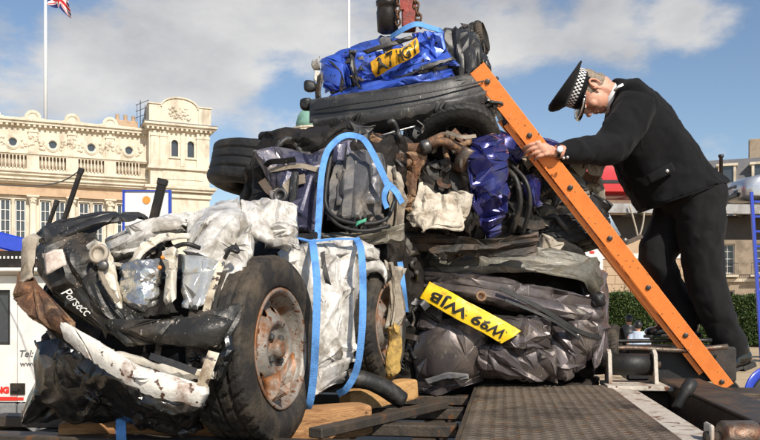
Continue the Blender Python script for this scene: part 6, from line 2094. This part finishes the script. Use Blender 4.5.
# dark filler added to blacken the gap between the white and graphite cars
S = bale('gap_filler', P(408, 390, 3.4), 'dark filler added in the gap between the white car and the graphite car', None)
S['category'] = 'filler'
lump('crushed_core', P(408, 320, 3.75), (.22, .4, .60), (0, 0, 0), M['core'], S, 151, CR_BIG, 40)
clutter(S, (398, 250, 418, 385), 3.45, 14, 61, ['dark_metal', 'black_satin', 'hose', 'black_plastic'], ('strip', 'pipe', 'sheet'), .6, .1)

# ================= lashing straps
SB = M['strap_blue']
st = ribbon('lashing_strap', [P(317, 244, 2.92), P(319, 215, 2.98), P(321, 180, 3.02), P(325, 158, 3.05), P(331, 146, 3.06), P(344, 136, 3.10), P(359, 137, 3.11), P(368, 145, 3.07), P(380, 168, 3.04), P(388, 186, 3.03)], .024, SB, None, twist=.12)
tag(st, 'blue strap looped over the dark grey car, knotted at its right end', 'strap', 'blue lashing straps')
st = ribbon('lashing_strap', [P(388, 184, 3.02), P(396, 192, 3.0), P(402, 203, 3.01)], .026, SB, None, twist=.5)
tag(st, 'short blue strap tail hanging right of the knot on the grey car', 'strap', 'blue lashing straps')
st = ribbon('lashing_strap', [P(389, 184, 3.0), P(385, 192, 2.99), P(384, 200, 3.0), P(387, 208, 3.01)], .022, SB, None, twist=.6)
tag(st, 'blue strap bow folded beside the door trim of the grey car', 'strap', 'blue lashing straps')
st = ribbon('lashing_strap', [P(312, 240, 2.76), P(314, 252, 2.60), P(317, 285, 2.545), P(316, 330, 2.53), P(314, 370, 2.545), P(310, 402, 2.57), P(304, 412, 2.62)], .024, SB, None, twist=.06)
tag(st, 'blue strap down the white flank next to the big front wheel', 'strap', 'blue lashing straps')
st = ribbon('lashing_strap', [P(356, 238, 2.98), P(361, 250, 2.80), P(363, 285, 2.76), P(362, 330, 2.735), P(357, 368, 2.76), P(347, 388, 2.78), P(338, 394, 2.82)], .024, SB, None)
tag(st, 'blue strap over the white flank just left of the rear wheel', 'strap', 'blue lashing straps')
st = ribbon('lashing_strap', [P(296, 238, 2.84), P(312, 241, 2.74), P(335, 239, 2.80), P(357, 239, 2.88)], .022, SB, None, wdir=(0, -.3, 1))
tag(st, 'blue strap lying across the top of the white flank', 'strap', 'blue lashing straps')
st = ribbon('lashing_strap', [P(400, 262, 3.2), P(403, 285, 3.16), P(406, 312, 3.2)], .022, SB, None)
tag(st, 'blue strap end showing in the gap beside the graphite car', 'strap', 'blue lashing straps')
st = ribbon('lashing_strap', [P(391, 37, 3.66), P(402, 30, 3.60), P(416, 24, 3.58), P(428, 27, 3.62), P(442, 31, 3.68)], .024, SB, None)
tag(st, 'blue lifting strap across the top of the blue car under the chain', 'strap', 'blue lashing straps')
st = ribbon('lashing_strap', [P(330, 146, 3.55), P(345, 141, 3.52), P(360, 146, 3.52)], .022, M['strap_blue'], None, wdir=(0, -.5, 1))
tag(st, 'blue strap scrap peeking out under the black bumper of the top car', 'strap', 'blue lashing straps')
st = ribbon('lashing_strap', [P(121, 418, 2.36), P(121, 432, 2.34), P(122, 448, 2.36)], .030, SB, None)
tag(st, 'blue strap hanging under the nose of the white wreck', 'strap', 'blue lashing straps')


# ================= crane head with chains
def build_crane():
    o = empty('crane_grab', P(397, 40, 3.9))
    tag(o, 'black hydraulic ram and red crane boom end hanging above the stack', 'crane')
    a, b = P(388, 34, 3.8), P(383, -70, 3.7)
    up = (b - a).normalized()
    MB().lathe([(.030, 0), (.050, .012), (.050, .10), (.046, .112), (.046, .125), (.050, .13), (.050, .15), (.044, .155)], 26, a, up).build('ram_cylinder', M['crane_black'], o, True, True)
    MB().lathe([(.030, .15), (.030, .62)], 22, a, up).build('ram_rod', M['ram_chrome'], o, True, True)
    MB().bar(P(409, 30, 3.95), P(407, -80, 3.95), .07, .09, up=(0, 1, 0), ch=.006).build('boom_end', M['crane_red'], o, False, True)
    MB().bar(P(402, 10, 3.9), P(402, -80, 3.9), .02, .02, up=(0, 1, 0)).build('boom_edge', M['crane_red'], o, False, True)

    def chain(p0, p1, lab, sz=.019):
        c = empty('lifting_chain', p1)
        tag(c, lab, 'chain', 'rusty lifting chains')
        d = p1 - p0
        n = int(d.length / (sz * 1.45))
        t = d.normalized()
        x = t.cross(Vector((0, 1, 0))).normalized()
        y = t.cross(x)
        me = None
        for k in range(n):
            cc = p0 + d * (k / n)
            w = x if k % 2 else y
            w = (w + .4 * (y if k % 2 else -x)).normalized()
            m = MB()
            pts = []
            for i in range(13):
                a_ = 2 * math.pi * i / 12
                pts.append(cc + t * (math.cos(a_) * sz) + w * (math.sin(a_) * sz * .62))
            for i in range(12):
                m.bar(pts[i], pts[i + 1], sz * .40, sz * .40)
            m.build('link', M['chain_rust'], c, True, True)
    chain(P(397, -50, 3.72), P(398, 28, 3.74), 'rusty chain hanging beside the black ram')
    chain(P(402, -60, 3.78), P(421, 30, 3.66), 'rusty chain slanting right to the blue lifting strap', .022)


build_crane()


# ================= ladder
def build_ladder():
    tp, bt = P(477, 68, 3.62), P(730, 392, 3.98)
    o = empty('orange_ladder', bt)
    tag(o, 'bright orange fibreglass ladder leaning on the stack under the policeman', 'ladder')
    ax = (tp - bt).normalized()
    L_ = (tp - bt).length
    rdir = Vector((.30, 1, 0)).normalized()               # rungs run away from the camera
    rdir = (rdir - ax * rdir.dot(ax)).normalized()
    side = rdir.cross(ax).normalized()
    if side.x < 0:
        side = -side                                      # up-right, the front of the ladder
    Mx = Matrix((side, ax, rdir)).transposed().to_4x4()
    Mx.translation = Vector((0, 0, 0))

    def channel(w, off, y0, y1, depth, mat, nm):
        m = MB()
        m.box(-w / 2, w / 2, y0, y1, depth, depth + .006, Mx @ Matrix.Translation((off, 0, 0)), .0015)
        m.box(-w / 2, -w / 2 + .007, y0, y1, depth + .0065, depth + .036, Mx @ Matrix.Translation((off, 0, 0)), .0015)
        m.box(w / 2 - .007, w / 2, y0, y1, depth + .0065, depth + .036, Mx @ Matrix.Translation((off, 0, 0)), .0015)
        return m.build(nm, mat, o)
    w = .078
    for dp in (0, .36):
        channel(w, 0, -.02, L_, dp, M['orange_paint'], 'stile')
        channel(.024, -.054, .16, L_ * .86, dp + .014, M['orange_paint'], 'extension_stile')
    n = 7
    for k in range(n):
        y = L_ * (.035 + k * .1545)
        MB().box(-.016, .016, y - .016, y + .016, .008, .352, Mx, .003).build('rung', M['rung_metal'], o)
        q = Mx @ Vector((0, y, 0))
        MB().lathe([(.0125, 0), (.0125, .005), (.008, .007), (.003, .0075)], 18, q, -rdir).build('rung_bolt', M['bolt_grey'], o, True)
    for dp in (0, .36):
        MB().box(-.05, .05, -.05, .03, dp - .004, dp + .040, Mx, .006).build('foot', M['rubber'], o)


build_ladder()
# ------------------------------------------------------------------ people
def merge_voxel(parts, voxel, smooth=6, fac=.5):
    """union of closed shapes as one continuous skin; returns verts, faces"""
    V, Fc = [], []
    for v, f in parts:
        b = len(V)
        V += [tuple(q) for q in v]
        Fc += [tuple(b + i for i in q) for q in f]
    me = bpy.data.meshes.new('temp')
    me.from_pydata(V, [], Fc)
    o = bpy.data.objects.new('temp', me)
    COL.objects.link(o)
    md = o.modifiers.new('r', 'REMESH')
    md.mode = 'VOXEL'
    md.voxel_size = voxel
    ms = o.modifiers.new('s', 'SMOOTH')
    ms.factor = fac
    ms.iterations = smooth
    dg = bpy.context.evaluated_depsgraph_get()
    e = bpy.data.meshes.new_from_object(o.evaluated_get(dg))
    v = np.empty(len(e.vertices) * 3)
    e.vertices.foreach_get('co', v)
    f = [tuple(p.vertices) for p in e.polygons]
    bpy.data.objects.remove(o)
    bpy.data.meshes.remove(me)
    bpy.data.meshes.remove(e)
    return v.reshape(-1, 3), f


def ell(c, r, rot=None, n=12, power=2.0):
    v, f = rounded_block((2, 2, 2), n, power)
    v = v * np.array(r)
    if rot is not None:
        v = v @ np.array(rot).T
    return v + np.array(tuple(c)), [tuple(q) for q in f]


def limb(pts, rad, seg=16, flat=1.0):
    path = smooth_path(pts, .02) if len(pts) > 2 else np.array([tuple(p) for p in pts])
    t, X, Y = frames(path)
    n = len(path)
    rr = np.interp(np.linspace(0, 1, n), np.linspace(0, 1, len(rad)), rad)
    a = np.linspace(0, 2 * math.pi, seg, endpoint=False)
    v = (path[:, None] + rr[:, None, None] * (np.cos(a)[None, :, None] * X[:, None] + flat * np.sin(a)[None, :, None] * Y[:, None])).reshape(-1, 3)
    f = []
    for i in range(n - 1):
        for k in range(seg):
            k2 = (k + 1) % seg
            f.append((i * seg + k, i * seg + k2, (i + 1) * seg + k2, (i + 1) * seg + k))
    f.append(tuple(range(seg))[::-1])
    f.append(tuple((n - 1) * seg + k for k in range(seg)))
    return v, f


M['skin'] = surf('skin', (.62, .32, .22), .5, bump=.12, bump_scale=120, vary=.08, dirt=(.56, .25, .17), dirt_amt=.4, dirt_scale=22, spec=.4)
M['skin'].node_tree.nodes['Principled BSDF'].inputs['Subsurface Weight'].default_value = .12
M['skin'].node_tree.nodes['Principled BSDF'].inputs['Subsurface Radius'].default_value = (.012, .005, .003)
M['hair_grey'] = surf('hair_grey', (.32, .26, .20), .7, dirt=(.16, .125, .095), dirt_amt=.5, dirt_scale=60, bump=.8, bump_scale=160, vary=.3)
M['shirt_white'] = surf('shirt_white', (.78, .78, .78), .7, bump=.05)
M['silver'] = surf('silver', (.75, .74, .70), .3, .9, bump=.1)
M['cap_black'] = surf('cap_black', (.008, .008, .009), .85, bump=.2, bump_scale=400, sheen=.05, spec=.2)
M['patent'] = surf('patent', (.006, .006, .006), .14, 0, .6, bump=.05, bump_scale=30)
M['check_white'] = surf('check_white', (.72, .72, .72), .7, bump=0)
M['trouser'] = surf('trouser', (.0090, .0090, .0100), .85, bump=.25, bump_scale=260, vary=.15, sheen=.04, spec=.2)


def build_policeman():
    DP = 4.2
    Q = lambda px, py, dd=0.0: P(px, py, DP + dd)
    base = Q(715, 378)
    o = empty('person', (base.x, base.y, base.z))
    tag(o, 'policeman in black uniform and chequered cap leaning down the orange ladder', 'person')
    # ---------------- body: head, neck, trunk, limbs and both hands in one skin
    Uax = np.array([-.955, 0, .295])
    Fax = np.array([-.295, -.10, -.95])
    Fax /= np.linalg.norm(Fax)
    Uax = Uax - Fax * Uax.dot(Fax)
    Uax /= np.linalg.norm(Uax)
    Rax = np.cross(Fax, Uax)                       # person's right: away from the camera
    HM = np.stack([Rax, Fax, Uax], 1)              # columns
    hc = np.array(Q(588.5, 92.5, -.02))
    head = lambda p: tuple(hc + HM @ np.array(p))
    parts = []
    for c, r, pw in (((0, -.012, .035), (.077, .097, .088), 2.1), ((0, .030, -.035), (.064, .064, .080), 2.2), ((0, .058, -.088), (.036, .030, .026), 2), ((0, .022, -.075), (.056, .055, .040), 2.2),
                     ((0, .100, -.012), (.012, .016, .030), 2), ((0, .111, -.034), (.016, .017, .014), 2), ((.026, .086, .016), (.028, .016, .010), 2), ((-.026, .086, .016), (.028, .016, .010), 2),
                     ((.038, .066, -.030), (.026, .024, .026), 2), ((-.038, .066, -.030), (.026, .024, .026), 2), ((0, .089, -.060), (.026, .012, .007), 2), ((0, .086, -.073), (.024, .012, .008), 2),
                     ((.024, .0905, .0), (.013, .008, .008), 2), ((-.024, .0905, .0), (.013, .008, .008), 2), ((0, -.045, -.055), (.060, .062, .060), 2)):
        parts.append(ell(head(c), r, HM, 10, pw))
    for s in (-1, 1):                               # ears: rim and lobe with a hollow
        rim = []
        for k in range(9):
            a = R(-70 + 245 * k / 8)
            rim.append(head((s * (.082 + .006 * math.sin(a)), -.022 - .020 * math.cos(a) * .9, -.004 + .032 * math.sin(a))))
        parts.append(limb(rim, [.0055, .0065, .0065, .006, .006], 8))
        parts.append(ell(head((s * .080, -.006, -.032)), (.006, .010, .013), HM, 8))
        parts.append(ell(head((s * .077, -.010, -.006)), (.006, .018, .024), HM, 8))
    nb = np.array(Q(622, 102, 0.0))
    parts.append(limb([head((0, -.028, -.02)), head((0, -.030, -.085)), tuple(nb), tuple(np.array(Q(636, 112)))], [.060, .060, .064, .07], 16))
    trunk = [Q(628, 108), Q(650, 135), Q(672, 165), Q(692, 200)]
    parts.append(limb(trunk, [.12, .15, .14, .15], 16))
    near_arm = [Q(634, 108, -.19), Q(612, 149, -.30), Q(584, 152, -.40), Q(556, 152, -.50)]
    far_arm = [Q(634, 108, .19), Q(612, 150, .16), Q(588, 152, .05), Q(566, 158, -.06)]
    parts.append(limb(near_arm, [.06, .05, .042, .032], 14))
    parts.append(limb(far_arm, [.06, .05, .042, .032], 14))
    near_leg = [Q(700, 205, -.09), Q(708, 278, -.09), Q(734, 352, -.05)]
    far_leg = [Q(688, 205, .09), Q(653, 259, .07), Q(692, 326, .08)]
    parts.append(limb(near_leg, [.09, .065, .045], 14))
    parts.append(limb(far_leg, [.09, .065, .045], 14))

    # hands: palm, four unequal bent fingers over the stile, thumb from the side of the palm
    def hand(wr, kn_c, side_dir, fdir, ndir, sc=1.0):
        """wr wrist, kn_c middle of knuckles, side_dir from little finger to index, fdir finger direction, ndir out of the back of the hand"""
        wr, kn = np.array(tuple(wr)), np.array(tuple(kn_c))
        sd, fd, nd = [np.array(q, dtype=float) / np.linalg.norm(q) for q in (side_dir, fdir, ndir)]
        out = []
        for t, wd in ((0, .024), (.35, .032), (.7, .037), (1, .038)):
            c = wr * (1 - t) + kn * t
            out.append(ell(c, (wd * sc, .020 * sc, .015 * sc), np.stack([sd, fd, nd], 1), 8, 2.6))
        for k, (off, ln) in enumerate(((.034, .92), (.0115, 1.04), (-.0115, .96), (-.033, .76))):
            b = kn + sd * off * sc + nd * .002
            p1 = b + fd * .038 * ln * sc + nd * .006 * sc
            p2 = p1 + (fd * .75 - nd * .75) * .028 * ln * sc
            p3 = p2 + (fd * .1 - nd * 1.0) * .024 * ln * sc
            out.append(limb([b - fd * .02, b, p1, p2, p3], [.0092 * sc, .0092 * sc, .0085 * sc, .0080 * sc, .0066 * sc], 10))
            out.append(ell(b + nd * .003, (.0105 * sc,) * 3, None, 6))
        th = wr + (kn - wr) * .35 + sd * .028 * sc
        out.append(limb([th - sd * .012, th + sd * .016 + fd * .006 - nd * .012, th + sd * .024 + fd * .026 - nd * .030, th + sd * .020 + fd * .044 - nd * .040], [.014 * sc, .0125 * sc, .0108 * sc, .0085 * sc], 10))
        return out
    lad = np.array((P(730, 392, 3.98) - P(477, 68, 3.62)).normalized())
    handp = hand(Q(558, 152.5, -.50), P(541, 149, 3.655), (-.62, -.1, .78), (-.92, .12, -.30), (.05, -.96, .25), 1.0)
    handp += hand(Q(566, 158, -.06), P(551, 150, 4.02), (.62, .1, -.78), (-.9, .1, -.3), (.0, -.9, .4), 1.0)
    v, f = merge_voxel(parts + handp, .0034, 3, .45)
    mesh_obj('body', v, f, M['skin'], o)
    # ---------------- hair: close grey crop over the back of the head and round the ears
    hp = [ell(head((0, -.020, .030)), (.0800, .0965, .082), HM, 16, 2.1), ell(head((0, -.050, -.030)), (.066, .066, .045), HM, 12, 2.1)]
    v, f = merge_voxel(hp, .006, 3)
    loc = (v - hc) @ HM
    keep = (loc[:, 1] < .030 + .55 * (loc[:, 2] - .0)) & (loc[:, 2] > -.072 + .2 * loc[:, 1] * 0)
    v = v + crumple(v, [(.012, .0022)], 5)
    f = [q for q in f if all(keep[i] for i in q)]
    mesh_obj('hair', v, f, M['hair_grey'], o, True, True, .003)
    for s in (-1, 1):
        tube('eyebrow', [head((s * .010, .103, .020)), head((s * .028, .102, .026)), head((s * .045, .090, .022))], [.003, .004, .002], M['hair_grey'], o, 6, .006)
        v, f = ell(head((s * .024, .0925, .0)), (.011, .0085, .0075), HM, 8)
        mesh_obj('eye', v, f, M['shirt_white'], o)
    # ---------------- cap
    cap = lambda x, y, z: head((x, y, z))
    n = 64

    def ring(rx, ry, y0, z, tilt=0.0):
        return [cap(rx * math.sin(2 * math.pi * k / n), y0 + ry * math.cos(2 * math.pi * k / n), z + tilt * math.cos(2 * math.pi * k / n)) for k in range(n)]
    rows = [ring(.0835, .104, -.004, .040 + .0132 * j, .004) for j in range(5)]
    v = [p for r in rows for p in r]
    f = [(j * n + k, j * n + (k + 1) % n, (j + 1) * n + (k + 1) % n, (j + 1) * n + k) for j in range(4) for k in range(n)]
    cp = empty('police_cap', Vector(head((0, 0, .06))) - o.location, 0, o)
    band = mesh_obj('chequered_band', v, f, [M['check_white'], M['cap_black']], cp, False, True, .003)
    for i, p in enumerate(band.data.polygons):
        j, k = divmod(i, n)
        p.material_index = 1 if (j == 0 or (j + k) % 2) else 0
    prof = [(.0845, .105, .0, .092, .004), (.110, .128, .002, .104, .016), (.124, .142, .004, .116, .030), (.126, .145, .004, .124, .036), (.120, .140, .004, .131, .040), (.10, .12, .004, .136, .040), (.06, .07, .004, .136, .024), (.003, .003, .004, .134, 0)]
    v = [p for rx, ry, y0, z, tl in prof for p in ring(rx, ry, y0, z, tl)]
    f = [(j * n + k, j * n + (k + 1) % n, (j + 1) * n + (k + 1) % n, (j + 1) * n + k) for j in range(len(prof) - 1) for k in range(n)]
    mesh_obj('crown', v, f, M['cap_black'], cp, True, True, .003)
    v = [p for p in ring(.0838, .1045, -.004, .040, .004)] + [p for p in ring(.0848, .1055, -.004, .026, .002)]
    f = [(k, (k + 1) % n, n + (k + 1) % n, n + k) for k in range(n)]
    mesh_obj('head_band', v, f, M['cap_black'], cp, True, True, .002)
    v, f = [], []
    m_ = 17
    for j, (ext, dz) in enumerate(((0, 0), (.35, -.006), (.7, -.018), (1.0, -.034))):
        for k in range(m_):
            a = R(-68 + 136 * k / (m_ - 1))
            e = ext * .058 * (math.cos(a * 1.25) ** .6 if abs(a * 1.25) < math.pi / 2 else 0)
            v.append(cap((.085 + e * .55) * math.sin(a), -.004 + .106 * math.cos(a) + e, .036 + dz * (e / .058 if e else 0)))
    for j in range(3):
        for k in range(m_ - 1):
            f.append((j * m_ + k, j * m_ + k + 1, (j + 1) * m_ + k + 1, (j + 1) * m_ + k))
    pk = mesh_obj('peak', v, f, M['patent'], cp, True, True, .004)
    tube('silver_braid', [np.array(v[2 * m_ + k]) * .35 + np.array(v[3 * m_ + k]) * .65 + Uax * .004 for k in range(1, m_ - 1, 2)], .0055, M['silver'], pk, 8, .01)
    # ---------------- white collar
    ck = []
    cdir = np.array(Q(622, 102, 0)) - np.array(head((0, -.03, -.07)))
    cdir /= np.linalg.norm(cdir)
    cx_ = np.cross(cdir, [0, 1, 0])
    cx_ /= np.linalg.norm(cx_)
    cen = np.array(Q(609.5, 97.0, 0))
    for t, rr in ((-.016, .074), (0, .077), (.016, .080), (.035, .080)):
        for k in range(28):
            a = 2 * math.pi * k / 28
            ck.append(cen + cdir * (t + .004 * math.cos(a)) + cx_ * (rr * math.cos(a)) + np.array([0, 1, 0]) * rr * math.sin(a))
    fk = [(j * 28 + k, j * 28 + (k + 1) % 28, (j + 1) * 28 + (k + 1) % 28, (j + 1) * 28 + k) for j in range(3) for k in range(28)]
    mesh_obj('shirt_collar', ck, fk, M['shirt_white'], o, True, True, .004)
    # ---------------- tunic
    secs = [((613, 78), (608, 112), .085), ((622, 78.5), (610, 122), .15), ((634, 82), (612, 138), .20), ((650, 94), (614, 152), .215), ((672, 119), (618, 168), .205), ((691, 146), (626, 184), .185), ((708, 168), (634, 200), .19), ((724, 183), (640, 212), .21)]
    ng = 28
    rows_c = np.array([[tuple(Q(*b)), tuple(Q(*fr)), (w, 0, 0)] for b, fr, w in secs])
    rs = cat_rows(rows_c, 44)
    sec = []
    for b, fr, w in rs:
        c = (b + fr) / 2
        h = (b - fr) / 2
        ringp = []
        for k in range(ng):
            a = 2 * math.pi * k / ng
            ca, sa = math.cos(a), math.sin(a)
            pw = 2 / 2.5
            ca, sa = np.sign(ca) * abs(ca) ** pw, np.sign(sa) * abs(sa) ** pw
            ringp.append(c + h * ca + np.array([0, 1, 0]) * w[0] * sa)
        sec.append(ringp)
    sv = [p for r in sec for p in r]
    sf = [(i * ng + k, i * ng + (k + 1) % ng, (i + 1) * ng + (k + 1) % ng, (i + 1) * ng + k) for i in range(len(sec) - 1) for k in range(ng)]
    sf += [tuple(range(ng))[::-1], tuple((len(sec) - 1) * ng + k for k in range(ng))]
    tp = [(sv, sf)]
    tp.append(limb([Q(636, 104, -.17), Q(622, 130, -.245), Q(608, 149, -.31), Q(586, 152, -.39), Q(559.5, 153, -.485)], [.100, .100, .086, .068, .048], 18))
    tp.append(limb([Q(636, 104, .17), Q(622, 130, .19), Q(610, 150, .16), Q(590, 153, .06), Q(569, 157, -.04)], [.10, .10, .088, .068, .052], 18))
    v, f = merge_voxel(tp, .010, 5, .5)
    v = v + crumple(v, [(.13, .014), (.05, .006)], 7)
    mesh_obj('tunic', v, f, M['navy_cloth'], o)
    # pocket flap and sleeve seam
    patch('pocket_flap', [[(646, 176, 3.985), (660, 168, 3.97), (672, 162, 3.985)], [(650, 184, 3.985), (664, 177, 3.97), (676, 170, 3.985)]], M['navy_cloth'], o, 3, None, .006, .004, .01, .0, thick=.004, amp=.1, folds=0, buckle=0, grow=1.0)
    tube('sleeve_seam', [Q(632, 118, -.275), Q(640, 134, -.262), Q(642, 150, -.245)], .003, M['navy_cloth'], o, 6, .02)
    # flared skirt hem, vent and seams
    hem = []
    for k in range(ng + 1):
        a = 2 * math.pi * k / ng
        b, fr, w = rs[-1]
        c, h = (b + fr) / 2, (b - fr) / 2
        ca, sa = math.cos(a), math.sin(a)
        hem.append(tuple(c + h * ca * 1.005 + np.array([0, 1, 0]) * w[0] * sa * 1.01))
    tube('hem_seam', hem, .004, M['navy_cloth'], o, 6, .02)
    # ---------------- trousers
    lp = [limb([Q(700, 190, -.08), Q(701, 225, -.09), Q(706, 282, -.09), Q(720, 325, -.07), Q(732, 352, -.05)], [.125, .118, .096, .084, .088], 20),
          limb([Q(686, 190, .08), Q(672, 228, .08), Q(657, 258, .07), Q(672, 292, .075), Q(690, 326, .08)], [.125, .115, .098, .084, .084], 20), ell(Q(692, 196), (.17, .20, .13), None, 12, 2.3)]
    v, f = merge_voxel(lp, .009, 4, .5)
    v = v + crumple(v, [(.16, .016), (.06, .007)], 9)
    mesh_obj('trousers', v, f, M['trouser'], o)

    # ---------------- shoes
    def shoe(heel, toe, nm):
        heel, toe = np.array(tuple(heel)), np.array(tuple(toe))
        fd = toe - heel
        L_ = np.linalg.norm(fd)
        fd /= L_
        sd = np.array([0, 1.0, 0])
        sd -= fd * fd.dot(sd)
        sd /= np.linalg.norm(sd)
        up = np.cross(sd, fd)
        if up[2] < 0:
            up = -up
        Mt = np.stack([sd, fd, up], 1)
        pr = [ell(heel + fd * L_ * .22 + up * .045, (.036, .065, .048), Mt, 12, 2.4), ell(heel + fd * L_ * .55 + up * .034, (.044, .085, .034), Mt, 12, 2.4), ell(heel + fd * L_ * .80 + up * .026, (.043, .060, .026), Mt, 12, 2.4), ell(heel + fd * L_ * .15 + up * .09, (.04, .045, .05), Mt, 10, 2.2)]
        v, f = merge_voxel(pr, .006, 4)
        s = mesh_obj('shoe', v, f, M['patent'], o)
        so = MB()
        T = Matrix([list(r) for r in Mt]).to_4x4()
        T.translation = Vector(heel)
        so.box(-.034, .034, .005, L_ * .30, -.022, .004, T, .004).box(-.04, .04, L_ * .30, L_ * .98, -.006, .010, T, .004)
        so.build('sole', M['rubber'], s, False, True)
    shoe(Q(753, 362, -.05), Q(707, 381, -.09), 'near')
    shoe(Q(700, 333, .08), Q(645, 337, .06), 'far')
    # ---------------- badges, buttons, watch, ring
    def dot(px, py, d, r, nm, mat='silver'):
        MB().lathe([(r * .6, -.004), (r, 0), (r * .8, r * .5), (r * .2, r * .75)], 14, P(px, py, d), (0, -1, .15)).build(nm, M[mat], o, True, True)
    dot(667, 171, 3.975, .011, 'button')
    dot(563.5, 158, 3.66, .008, 'button')
    dot(567.5, 157.2, 3.66, .008, 'button')
    ribbon('shoulder_bar', [P(614, 91, 4.065), P(617, 87.5, 4.05), P(623, 84.5, 4.05)], .010, M['silver'], o, .003)
    wc, wd = np.array(Q(558, 152.5, -.495)), np.array([-1, .05, 0.0])
    x, y, n3 = axes_from(wd)
    loop = [tuple(wc + np.array(x) * .036 * math.cos(a) + np.array(y) * .032 * math.sin(a)) for a in np.linspace(0, 2 * math.pi, 25)]
    ribbon('wrist_watch', loop, .014, M['patent'], o, .004, wdir=None)
    MB().lathe([(.017, 0), (.017, .007), (.013, .009)], 18, tuple(wc + np.array([0, -.036, .006])), (0, -1, .2)).build('watch_face', M['silver'], o, True, True)


build_policeman()


def seated(px, py, d, shirt, label, turn=1):
    """small seated figure far off by the hedge, seen from behind"""
    h = P(px, py, d)
    gz = 0.0
    o = empty('person', (h.x, d, gz))
    tag(o, label, 'person', 'people sitting by the hedge')
    z = h.z
    parts = [ell((h.x, d, z), (.085, .10, .12), None, 10), limb([(h.x, d, z - .08), (h.x, d - .01, z - .2)], [.055, .06], 10),
             limb([(h.x, d, z - .16), (h.x, d - .02, z - .45), (h.x, d + .02, z - .75)], [.15, .19, .17], 14, .7),
             limb([(h.x - .2, d, z - .25), (h.x - .26, d - .05, z - .5), (h.x - .16, d + .2, z - .62)], [.06, .05, .04], 10), limb([(h.x + .2, d, z - .25), (h.x + .26, d - .05, z - .5), (h.x + .16, d + .2, z - .62)], [.06, .05, .04], 10),
             limb([(h.x - .1, d, z - .78), (h.x - .14, d + .42, z - .72), (h.x - .14, d + .45, .08)], [.09, .075, .05], 12), limb([(h.x + .1, d, z - .78), (h.x + .14, d + .42, z - .72), (h.x + .14, d + .45, .08)], [.09, .075, .05], 12),
             ell((h.x - .14, d + .5, .05), (.05, .13, .05), None, 8), ell((h.x + .14, d + .5, .05), (.05, .13, .05), None, 8)]
    v, f = merge_voxel(parts, .02, 3)
    mesh_obj('body', v, f, M['skin'], o)
    v, f = merge_voxel([ell((h.x, d - .012, z + .02), (.098, .112, .122), None, 12)], .015, 2)
    f = [q for q in f if all(v[i][2] > z - .06 for i in q)]
    mesh_obj('hair', v, f, M['car_black'], o)
    tp = [limb([(h.x, d, z - .13), (h.x, d - .02, z - .45), (h.x, d + .02, z - .76)], [.17, .215, .20], 16, .75)]
    for s in (-1, 1):
        tp.append(limb([(h.x + s * .16, d, z - .23), (h.x + s * .26, d - .05, z - .47)], [.08, .07], 10))
    v, f = merge_voxel(tp, .02, 3)
    v = v + crumple(v, [(.15, .015)], 3)
    mesh_obj('shirt', v, f, shirt, o)


seated(638, 326, 20.0, surf('shirt_blue', (.42, .50, .62), .8, bump=.1), 'dark-haired person in a pale blue shirt sitting by the hedge')
seated(629, 320, 21.0, M['car_black'], 'person in dark clothes sitting beside the one in pale blue')
bn = empty('park_bench', (P(634, 330, 20.6).x, 20.5, 0))
tag(bn, 'low dark bench under the two seated people', 'bench')
MB().box(-.9, .9, -.2, .25, .36, .42, ch=.01).build('seat', M['transporter_dark'], bn)
for sx in (-.75, .75):
    MB().box(sx - .05, sx + .05, -.15, .2, 0, .36).build('leg', M['transporter_dark'], bn)


def build_motorbike():
    d = 10.5
    c = P(771, 385, d)
    o = empty('motorcycle', (c.x, d, 0), R(20))
    tag(o, 'blue motorcycle parked beyond the truck bed at the right edge', 'motorcycle')
    for x in (-.05, 1.35):
        w = empty('wheel', (x, 0, .31), 0, o)
        MB().lathe([(.22, -.05), (.29, -.055), (.315, -.02), (.315, .02), (.29, .055), (.22, .05)], 32, (0, 0, 0), (0, 1, 0), False).build('tyre', M['tyre_black'], w, True)
        m = MB().lathe([(.225, -.03), (.21, 0), (.225, .03)], 32, (0, 0, 0), (0, 1, 0), False).lathe([(.04, -.06), (.04, .06)], 14, (0, 0, 0), (0, 1, 0))
        m.build('rim', M['silver'], w, True)
        for k in range(12):
            a = 2 * math.pi * k / 12
            MB().bar((0.035 * math.cos(a), .02, .035 * math.sin(a)), (.215 * math.cos(a + .2), 0, .215 * math.sin(a + .2)), .006).build('spoke', M['silver'], w)
    pts = [(-.05 + .36 * math.cos(R(a)), 0, .31 + .36 * math.sin(R(a))) for a in (170, 140, 110, 80, 50, 25)]
    ribbon_o = tube('mudguard', pts, .07, M['truck_blue'], o, 12, .03, False, True, .35)
    tube('fork', [(-.05, -.08, .31), (.18, -.08, .85), (.25, -.08, 1.0)], .022, M['silver'], o, 10, .05, False)
    tube('fork', [(-.05, .08, .31), (.18, .08, .85), (.25, .08, 1.0)], .022, M['silver'], o, 10, .05, False)
    v, f = ell((.55, 0, .82), (.30, .13, .13), None, 14, 2.5)
    mesh_obj('fuel_tank', v, f, M['truck_blue'], o, True, False)
    v, f = ell((1.05, 0, .80), (.34, .12, .06), None, 14, 2.8)
    mesh_obj('saddle', v, f, M['rubber'], o, True, False)
    v, f = ell((.6, 0, .45), (.24, .16, .20), None, 10, 3.5)
    mesh_obj('engine', v, f, M['roller_steel'], o, True, False)
    v, f = ell((.08, 0, .88), (.10, .10, .11), None, 12, 2.2)
    mesh_obj('headlamp', v, f, M['lamp_clear'], o, True, False)
    tube('handlebar', [(.30, -.36, 1.0), (.22, -.2, 1.05), (.22, .2, 1.05), (.30, .36, 1.0)], .014, M['silver'], o, 8, .04, False)
    tube('exhaust', [(.45, -.16, .4), (.7, -.19, .22), (1.2, -.2, .28), (1.6, -.2, .34)], .035, M['silver'], o, 10, .04, False)


build_motorbike()
